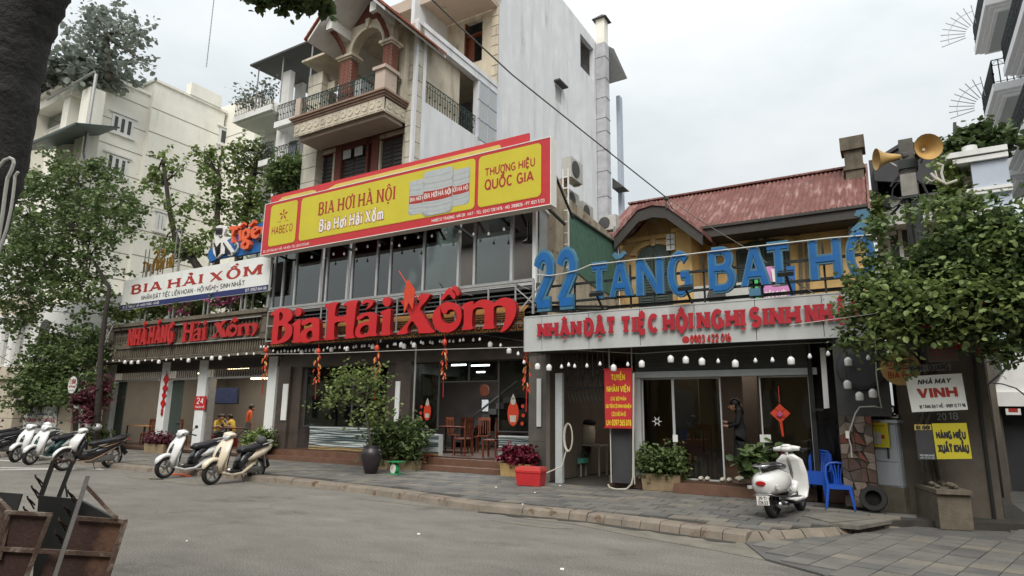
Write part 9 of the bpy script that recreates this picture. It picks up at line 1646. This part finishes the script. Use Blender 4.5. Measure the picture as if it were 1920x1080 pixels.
for k in range(7): a = V3((PLC.x+rr.uniform(-.15,.15),PLC.y+rr.uniform(-.15,.15),.5)); m.tube([a, a+V3((rr.uniform(-.1,.1),0,.8)), P(1742+rr.uniform(-25,25),740,12.45), P(1735+rr.uniform(-30,40),640,12.2)], [.04,.035,.03,.02], 7)
build('stem', m, M['barkg'], rt_, smooth=True, kind='stuff')
crown(rt_, 'blossom', [bpx(1735,612,Y-.6,5,3), bpx(1858,558,Y-.6,5,3)], 12, .05, 'leafr', seed=77, clump=.04, dens=6)
Y = 19.5; t = thing('creeper', 'yellow green creeper running down the left edge of the moulded terrace', 'creeper', P(1790,400,Y)); crown(t, 'foliage', [bpx(1785,310,Y,12,18), bpx(1778,360,Y,12,22), bpx(1785,410,Y,12,24), bpx(1790,460,Y,14,24), bpx(1645,400,24,10,30)], 2600, .14, 'leafl', seed=81, clump=.18)
Y = 20.; t = thing('terrace_shrubs', 'dark potted shrubs on top of the moulded terrace at right', 'shrubs', P(1830,270,Y)); crown(t, 'foliage', [bpx(1815,262,Y,24,14), bpx(1850,262,Y,22,14), bpx(1880,265,Y,18,12), bpx(1800,275,Y,14,12)], 2600, .15, 'leaf', seed=82, clump=.15)
Y = 18.6; t = thing('bare_branches', 'bare pale twisted branches between the pole and the terrace', 'branches', P(1790,345,Y)); m = MB(); rr = random.Random(6)
m.tube([P(u,v,Y) for u, v in ((1795,338),(1775,345),(1755,335),(1745,325))], .035, 6); m.tube([P(u,v,Y) for u, v in ((1770,342),(1765,325),(1768,310),(1756,306))], .03, 6); m.tube([P(u,v,Y) for u, v in ((1772,344),(1757,333),(1753,320))], .022, 5); m.tube([P(u,v,Y) for u, v in ((1755,335),(1747,340),(1735,332))], .018, 5); build('branch', m, M['pipe'], t)
def shrub_in(T, lb, n, size, mt_, rz_, nm='shrub', seed=1, hz=.5, asp=.4, stems=True, ry=.22, widen=.0, clump=.07):
 t_, x0, x1, yy = T; z = t_.location.z+.3; t = thing(nm, lb, 'shrub', ((x0+x1)/2,yy+.15,z)); k = 4; bl_ = [((x0+(x1-x0)*(i+.5)/k, yy+.15, z+hz*.5), ((x1-x0)/k*.75+widen, ry, hz*.5)) for i in range(k)]
 if stems:
  m = MB(); rr = random.Random(seed)
  for i in range(14): a = V3((rr.uniform(x0+.05,x1-.05),yy+.15+rr.uniform(-.08,.08),z-.05)); limb(m, a, a+V3((rr.uniform(-.1,.1),rr.uniform(-.08,.08),hz*.8)), .012, .006, rr, 3)
  build('stems', m, M['bark'], t)
 crown(t, 'foliage', bl_, n, size, mt_, seed, clump, asp=asp); return t
shrub_in(TR1, 'trimmed glossy green shrub in the stone trough before the right shop', 5200, .08, 'leafm', 0, seed=91, hz=.5, asp=.4, ry=.16); shrub_in(TR2, 'dark red leaved plants in the small stone trough by annexe', 1300, .1, 'leafp', 0, seed=92, hz=.35); shrub_in(TR3, 'slim bamboo like shrubs in the right long trough behind the jar', 2600, .15, 'leafm', 0, seed=93, hz=.95, asp=.22, clump=.14); shrub_in(TR4, 'slim bamboo like shrubs in the left long trough behind the jar', 1500, .15, 'leafm', 0, seed=94, hz=.85, asp=.22, clump=.14); shrub_in(TR5, 'small plants with deep red leaves in the ochre trough', 1200, .1, 'leafr', 0, seed=95, hz=.38)
p = P(488,832,13.6); t = thing('potted_shrub', 'bushy bright green shrub by the corner post behind the cream scooter', 'shrub', (p.x,13.6,PZ)); m = MB(); m.lathe((p.x,13.6,PZ), [(.2,0),(.27,.32),(.29,.36)], 12); build('pot', m, M['planter'], t); crown(t, 'foliage', [bpx(486,829,13.6,26,17), bpx(492,818,13.6,14,10)], 3000, .09, 'leafl', seed=96, clump=.09)
p = P(1437,862,12.95); t = thing('floor_plant', 'dark broad leaved plant standing behind the white retro scooter', 'plant', (p.x,12.7,PZ)); m = MB(); m.lathe((p.x,12.7,PZ), [(.12,0),(.16,.25)], 10); build('pot', m, M['planter'], t); crown(t, 'foliage', [bpx(1432,868,12.7,26,14)], 700, .16, 'leaf', seed=97, clump=.1); crown(t, 'foliage', [bpx(1463,862,12.6,9,10)], 90, .1, 'leafr', seed=98, clump=.05)
b_ = POT; Yt = POT.y; tree('small airy ornamental tree growing from the big glazed jar', [V3(b_), P(690,800,Yt), P(684,760,Yt), P(690,735,Yt)], .035, [bpx(660,725,Yt,50,26), bpx(620,750,Yt,30,16), bpx(690,710,Yt,40,20), bpx(640,700,Yt,22,16), bpx(720,760,Yt,30,22), bpx(690,775,Yt,34,24), bpx(600,760,Yt,14,10), bpx(700,680+10,Yt,20,14)], 1500, .085, 'leafl', 'barkg', seed=99, nb=34, nm='potted_tree', clump=.12, dens=8)
def Qb(px, py, d): return V3((0,0,CH))+ray(px,py)*d
t = thing('overhanging_branch', 'dark silhouetted leaves hanging into the top edge left of the gable', 'branch', Qb(550,-20,6)); m = MB(); rr = random.Random(4); limb(m, Qb(440,-160,6), Qb(600,-25,6), .03, .008, rr); build('twig', m, M['barkd'], t)
c = [(Qb(px,py,6), (.13,.13,.05)) for px, py in ((505,5),(530,8),(560,5),(585,8),(600,2),(520,-15),(560,-20),(590,-20),(480,-20))]; crown(t, 'foliage', c, 700, .085, 'leaf', seed=101, clump=.04, dens=10)
pts = [(-480,1500,3.3),(-330,900,3.4),(-160,640,3.5),(-85,500,3.55),(-42,385,3.6),(-16,300,3.6),(0,220,3.6),(12,140,3.6),(31,60,3.6),(56,0,3.6),(86,-70,3.6),(134,-220,3.7)]
t = thing('foreground_tree', 'thick dark tree trunk leaning across the top left corner', 'tree', Q(-480,1500,3.3)); m = MB(); n = 20; tp = [Q(*p) for p in pts]; tp[0] = V3((tp[1].x-.12,tp[1].y-.08,0)); rr = random.Random(8)
rad_ = [.3,.22,.19,.18,.17,.17,.165,.168,.165,.165,.17,.175]
fp_ = []; fr_ = []
for i in range(len(tp)-1):
 for k in range(5): f = k/5; fp_.append(tp[i].lerp(tp[i+1], f)); fr_.append(rad_[i]+(rad_[i+1]-rad_[i])*f+rr.uniform(-.006,.006))
m.tube(fp_, fr_, n); m.v = [(v[0]+rr.uniform(-.006,.006), v[1]+rr.uniform(-.006,.006), v[2]) for v in m.v]; build('trunk', m, M['barkd'], t, smooth=True)
m = MB(); m.tube([Q(u,v,3.38) for u, v in ((-20,330),(-2,312),(8,300),(18,296),(25,299),(26,306),(22,318),(14,335),(10,360),(5,400),(-3,450),(-12,500))], .009, 6); m.tube([Q(u,v,3.38) for u, v in ((34,322),(28,330),(27,345),(24,370),(20,395),(12,430),(0,465),(-12,500))], .008, 6); solo('cable_on_trunk', m, M['cablew'], 'pale cable looped against the foreground trunk', 'cable')
# ============================================================ people
def figure(label, loc, rz, pose, mats, nm='person', hair='short', group=None, scale=1., prop=None):
 J = pose; names = list(J); idx = {k: i for i, k in enumerate(names)}; E = [(a, b) for a, b in EDGES if a in J and b in J]
 me = bpy.data.meshes.new('body'); me.from_pydata([J[k][:3] for k in names], [(idx[a], idx[b]) for a, b in E], []); o = bpy.data.objects.new('tmp', me); COL.objects.link(o)
 sk = o.modifiers.new('s', 'SKIN'); ss = o.modifiers.new('u', 'SUBSURF'); ss.levels = 2; ss.render_levels = 2
 sv = me.skin_vertices[0].data
 for k, i in idx.items(): r_ = J[k][3]; sv[i].radius = (r_, r_) if not isinstance(r_, tuple) else r_; sv[i].use_root = (k == 'pelvis')
 bpy.context.view_layer.update(); dg = bpy.context.evaluated_depsgraph_get(); me2 = bpy.data.meshes.new_from_object(o.evaluated_get(dg)); bpy.data.objects.remove(o)
 me2.materials.clear()
 ml = ['skin', mats[0], mats[1], mats[2]]; [me2.materials.append(M[k]) for k in ml]
 cen = [(V3(J[a][:3]), V3(J[b][:3]), ZONE.get((a, b), 1)) for a, b in E]
 for p in me2.polygons:
  c = p.center; best = min(cen, key=lambda s: segd(c, s[0], s[1])); p.material_index = best[2]; p.use_smooth = True
 t = thing(nm, label, 'person', loc, group); b = bpy.data.objects.new('body', me2); COL.objects.link(b); b.parent = t
 h = V3(J['head'][:3]); m = MB(); m.ell(h+V3((-.018,0,.03)), (.105,.088,.112), 14, 9)
 if hair == 'bun': m.ell(h+V3((-.12,0,.03)), (.05,.05,.05), 8, 6)
 if hair == 'long': m.tube([h+V3((-.07,0,.0)), h+V3((-.1,0,-.15)), h+V3((-.09,0,-.3))], [.08,.085,.05], 8)
 hb = build('hair', m, M['hair'], None, smooth=True); hb.parent = t
 m = MB(); f = h+V3((.082,0,-.03)); m.ell(h+V3((.022,0,-.035)), (.078,.066,.088), 12, 8); fc = build('face', m, M['skin'], None, smooth=True); fc.parent = t
 m = MB(); [m.ell(f+V3((.012,s*.028,.018)), (.008,.012,.006), 6, 4) for s in (-1,1)]; m.ell(f+V3((.018,0,-.045)), (.006,.02,.005), 6, 4); m.mat(1).ell(f+V3((.022,0,-.008)), (.014,.011,.02), 6, 4); [m.ell(h+V3((.01,s*.085,-.02)), (.02,.01,.03), 6, 4) for s in (-1,1)]; ey = build('facial_features', m, [M['hair'],M['skin']], None); ey.parent = t
 t.rotation_euler = (0,0,rz); t.scale = (scale,)*3; return t
def segd(p, a, b):
 d = b-a; t = max(0, min(1, (p-a).dot(d)/max(1e-9, d.length_squared))); return (p-a-d*t).length
EDGES = [('pelvis','belly'),('belly','chest'),('chest','neck'),('neck','head'),('chest','shL'),('chest','shR'),('shL','elL'),('shR','elR'),('elL','wrL'),('elR','wrR'),('wrL','haL'),('wrR','haR'),('pelvis','hipL'),('pelvis','hipR'),('hipL','knL'),('hipR','knR'),('knL','anL'),('knR','anR'),('anL','toL'),('anR','toR'),('pelvis','hem')]
EDGES += [('ha'+s, 'f%s%d' % (s, k)) for s in 'LR' for k in range(5)]
ZONE = {('neck','head'):0,('elL','wrL'):0,('elR','wrR'):0,('wrL','haL'):0,('wrR','haR'):0,('hipL','knL'):2,('hipR','knR'):2,('knL','anL'):2,('knR','anR'):2,('anL','toL'):3,('anR','toR'):3,('pelvis','hipL'):2,('pelvis','hipR'):2}
ZONE.update({('ha'+s, 'f%s%d' % (s, k)): 0 for s in 'LR' for k in range(5)})
def fingers(J, side, hand, d, spread=(0,1,0), curl=-.02):
 h = V3(hand); d = V3(d).normalized(); s = V3(spread)
 for k in range(4): L = (.065,.075,.07,.055)[k]; q = h+d*L+s*(-.03+.02*k)+V3((0,0,curl)); J['f%s%d' % (side, k)] = (q.x,q.y,q.z,.0085)
 q = h+d*.03-s*.05; J['f%s4' % side] = (q.x,q.y,q.z,.010)
def standing(ll=(.27,-.1,1.18), rl=(.25,.08,1.2), el=((.06,-.22,1.12),(.05,.22,1.12)), headz=1.5, headx=.06, fl=(1,0,.3)):
 J = dict(pelvis=(0,0,.92,.125), belly=(0,0,1.05,.115), chest=(0,0,1.26,.13), neck=(.01,0,1.40,.05), head=(headx,0,headz,.082), shL=(0,-.15,1.33,.062), shR=(0,.15,1.33,.062), elL=el[0]+(.042,), elR=el[1]+(.042,), wrL=ll+(.028,), wrR=rl+(.028,),
      hipL=(0,-.085,.86,.098), hipR=(0,.085,.86,.098), knL=(.02,-.09,.48,.062), knR=(-.01,.09,.48,.062), anL=(0,-.09,.08,.042), anR=(-.03,.1,.08,.042), toL=(.15,-.1,.03,.035), toR=(.12,.11,.03,.035))
 for s, w in (('L',ll),('R',rl)):
  q = V3(w)+V3(fl).normalized()*.07; J['ha'+s] = (q.x,q.y,q.z,.03); fingers(J, s, q, fl)
 return J
def seated(reach=.35, hz=.78, lean=.1):
 J = dict(pelvis=(0,0,.52,.125), belly=(lean*.3,0,.66,.115), chest=(lean,0,.88,.13), neck=(lean+.04,0,1.02,.05), head=(lean+.1,0,1.12,.082), shL=(lean,-.16,.95,.062), shR=(lean,.16,.95,.062), elL=(lean+.12,-.24,.74,.042), elR=(lean+.12,.24,.74,.042), wrL=(reach,-.14,hz,.028), wrR=(reach,.12,hz,.028),
      hipL=(.05,-.1,.5,.095), hipR=(.05,.1,.5,.095), knL=(.45,-.12,.5,.065), knR=(.45,.12,.5,.065), anL=(.42,-.12,.08,.042), anR=(.42,.12,.08,.042), toL=(.56,-.12,.03,.035), toR=(.56,.12,.03,.035))
 for s, w in (('L',(reach,-.14,hz)),('R',(reach,.12,hz))):
  q = V3(w)+V3((.07,0,0)); J['ha'+s] = (q.x,q.y,q.z,.03); fingers(J, s, q, (1,0,0))
 return J
J = standing(ll=(.24,-.06,1.14), rl=(.22,.05,1.06), headz=1.49, headx=.09); J['hem'] = (0,0,.3,.17); ZONE[('elL','wrL')] = ZONE[('elR','wrR')] = 1
wx = X_(1390,850,13.35); ZONE[('pelvis','hem')] = 2
wm = figure('woman in long black clothes standing in the right doorway looking down at a phone', (wx,13.35,zfl), R(195), J, ('cblack','cblack','pipe'), hair='long', scale=.98)
a_ = R(195); hp_ = V3((wx,13.35,zfl))+V3((math.cos(a_)*.33-math.sin(a_)*-.03, math.sin(a_)*.33+math.cos(a_)*-.03, 1.16)); m = MB(); m.ob(hp_, V3((math.cos(a_)*.02,math.sin(a_)*.02,.03)), V3((-math.sin(a_)*.035,math.cos(a_)*.035,0)), V3((-math.cos(a_)*.05,-math.sin(a_)*.05,.05))*.12); solo('phone', m, M['plast'], 'dark phone held by the woman in the doorway', 'phone')
ZONE[('elL','wrL')] = ZONE[('elR','wrR')] = 0
def sitter(px, py, Y, rz, mats, lb, hair='short', z=PZ+.1, grp='people sitting and eating in the annexe'):
 q = P(px,py,Y); return figure(lb, (q.x,Y,z), rz, seated(), mats, hair=hair, group=grp)
m = MB()
sitter(405,815,15.95, R(0), ('cyell','cgrey','plast'), 'seated person in a yellow shirt bending over a bowl, leftmost at the table', 'bun'); sitter(437,812,16.3, R(200), ('cyell','cgrey','plast'), 'seated person in yellow facing left at the right end of the table'); sitter(424,800,16.9, R(-90), ('cgrey','cgrey','plast'), 'seated person in grey behind the table between two yellow shirts')
J = standing(ll=(.05,-.24,.86), rl=(.05,.24,.86), el=((-.02,-.23,1.08),(-.02,.23,1.08)), fl=(0,0,-1)); q = P(466,800,16.2); figure('person in a bright orange shirt standing with back turned near the corner post', (q.x,16.2,PZ+.1), R(70), J, ('corange','cgrey','plast'), hair='short', group=None)
sitter(1316,830,14.4, R(180), ('cgrey','cblack','plast'), 'seated person dimly seen behind the tall slatted chair in right shop', 'long', zfl, None)
for (px, Y_, z_) in ((405,15.95,PZ+.1),(437,16.3,PZ+.1),(424,16.9,PZ+.1)):
 x = P(px,812,Y_).x; t = thing('low_stool', {405:'stool under the leftmost yellow shirt',437:'stool under the right yellow shirt',424:'stool under the person in grey'}[px], 'stool', (x,Y_,z_), 'stools of the eating people'); m = MB(); m.box(x-.16,x+.16,Y_-.16,Y_+.16,z_+.37,z_+.41); build('seat', m, M['stool'], t); m = MB(); m.box(x-.14,x+.14,Y_-.14,Y_+.14,z_,z_+.37); build('base', m, M['stool'], t)
# ============================================================ other side of the street (seen only in the window reflections)
m = MB(); m.box(-80,-14,-16,-9,0,10); oh = solo('house_across_street', m, M['gatebeige'], 'long beige house front across the street, mirrored in the shop glass', 'house');
for i in range(33):
 for j in range(3): m = MB(); m.box(-79+i*1.95,-78+i*1.95,-9,-8.95,1.2+j*3.1,3+j*3.1); build('window', m, M['cabd'], oh)
m = MB(); m.box(-12,10,-20,-10,0,10); oh = solo('house_across_street', m, M['yellow'], 'ochre house across the street, mirrored in the right shop glass', 'house')
for i in range(9):
 for j in range(3): m = MB(); m.box(-11+i*2.3,-9.9+i*2.3,-10,-9.95,1.2+j*3.1,3+j*3.1); build('window', m, M['psign'], oh)
for k, x in enumerate((-36,-24,-14,-5,6)): tree('street tree number %s from the left across the road, mirrored in glass' % ('one','two','three','four','five')[k], [(x,-6,0),(x,-6,2.5),(x+.3,-6,4.5)], .22, [((x,-6,6),(2.4,1.8,2)),((x+1.4,-6,7.4),(1.8,1.5,1.5)),((x-1.5,-6,7),(1.7,1.5,1.5))], 3600, .42, 'leaf', seed=200+k, nb=6, clump=.5)
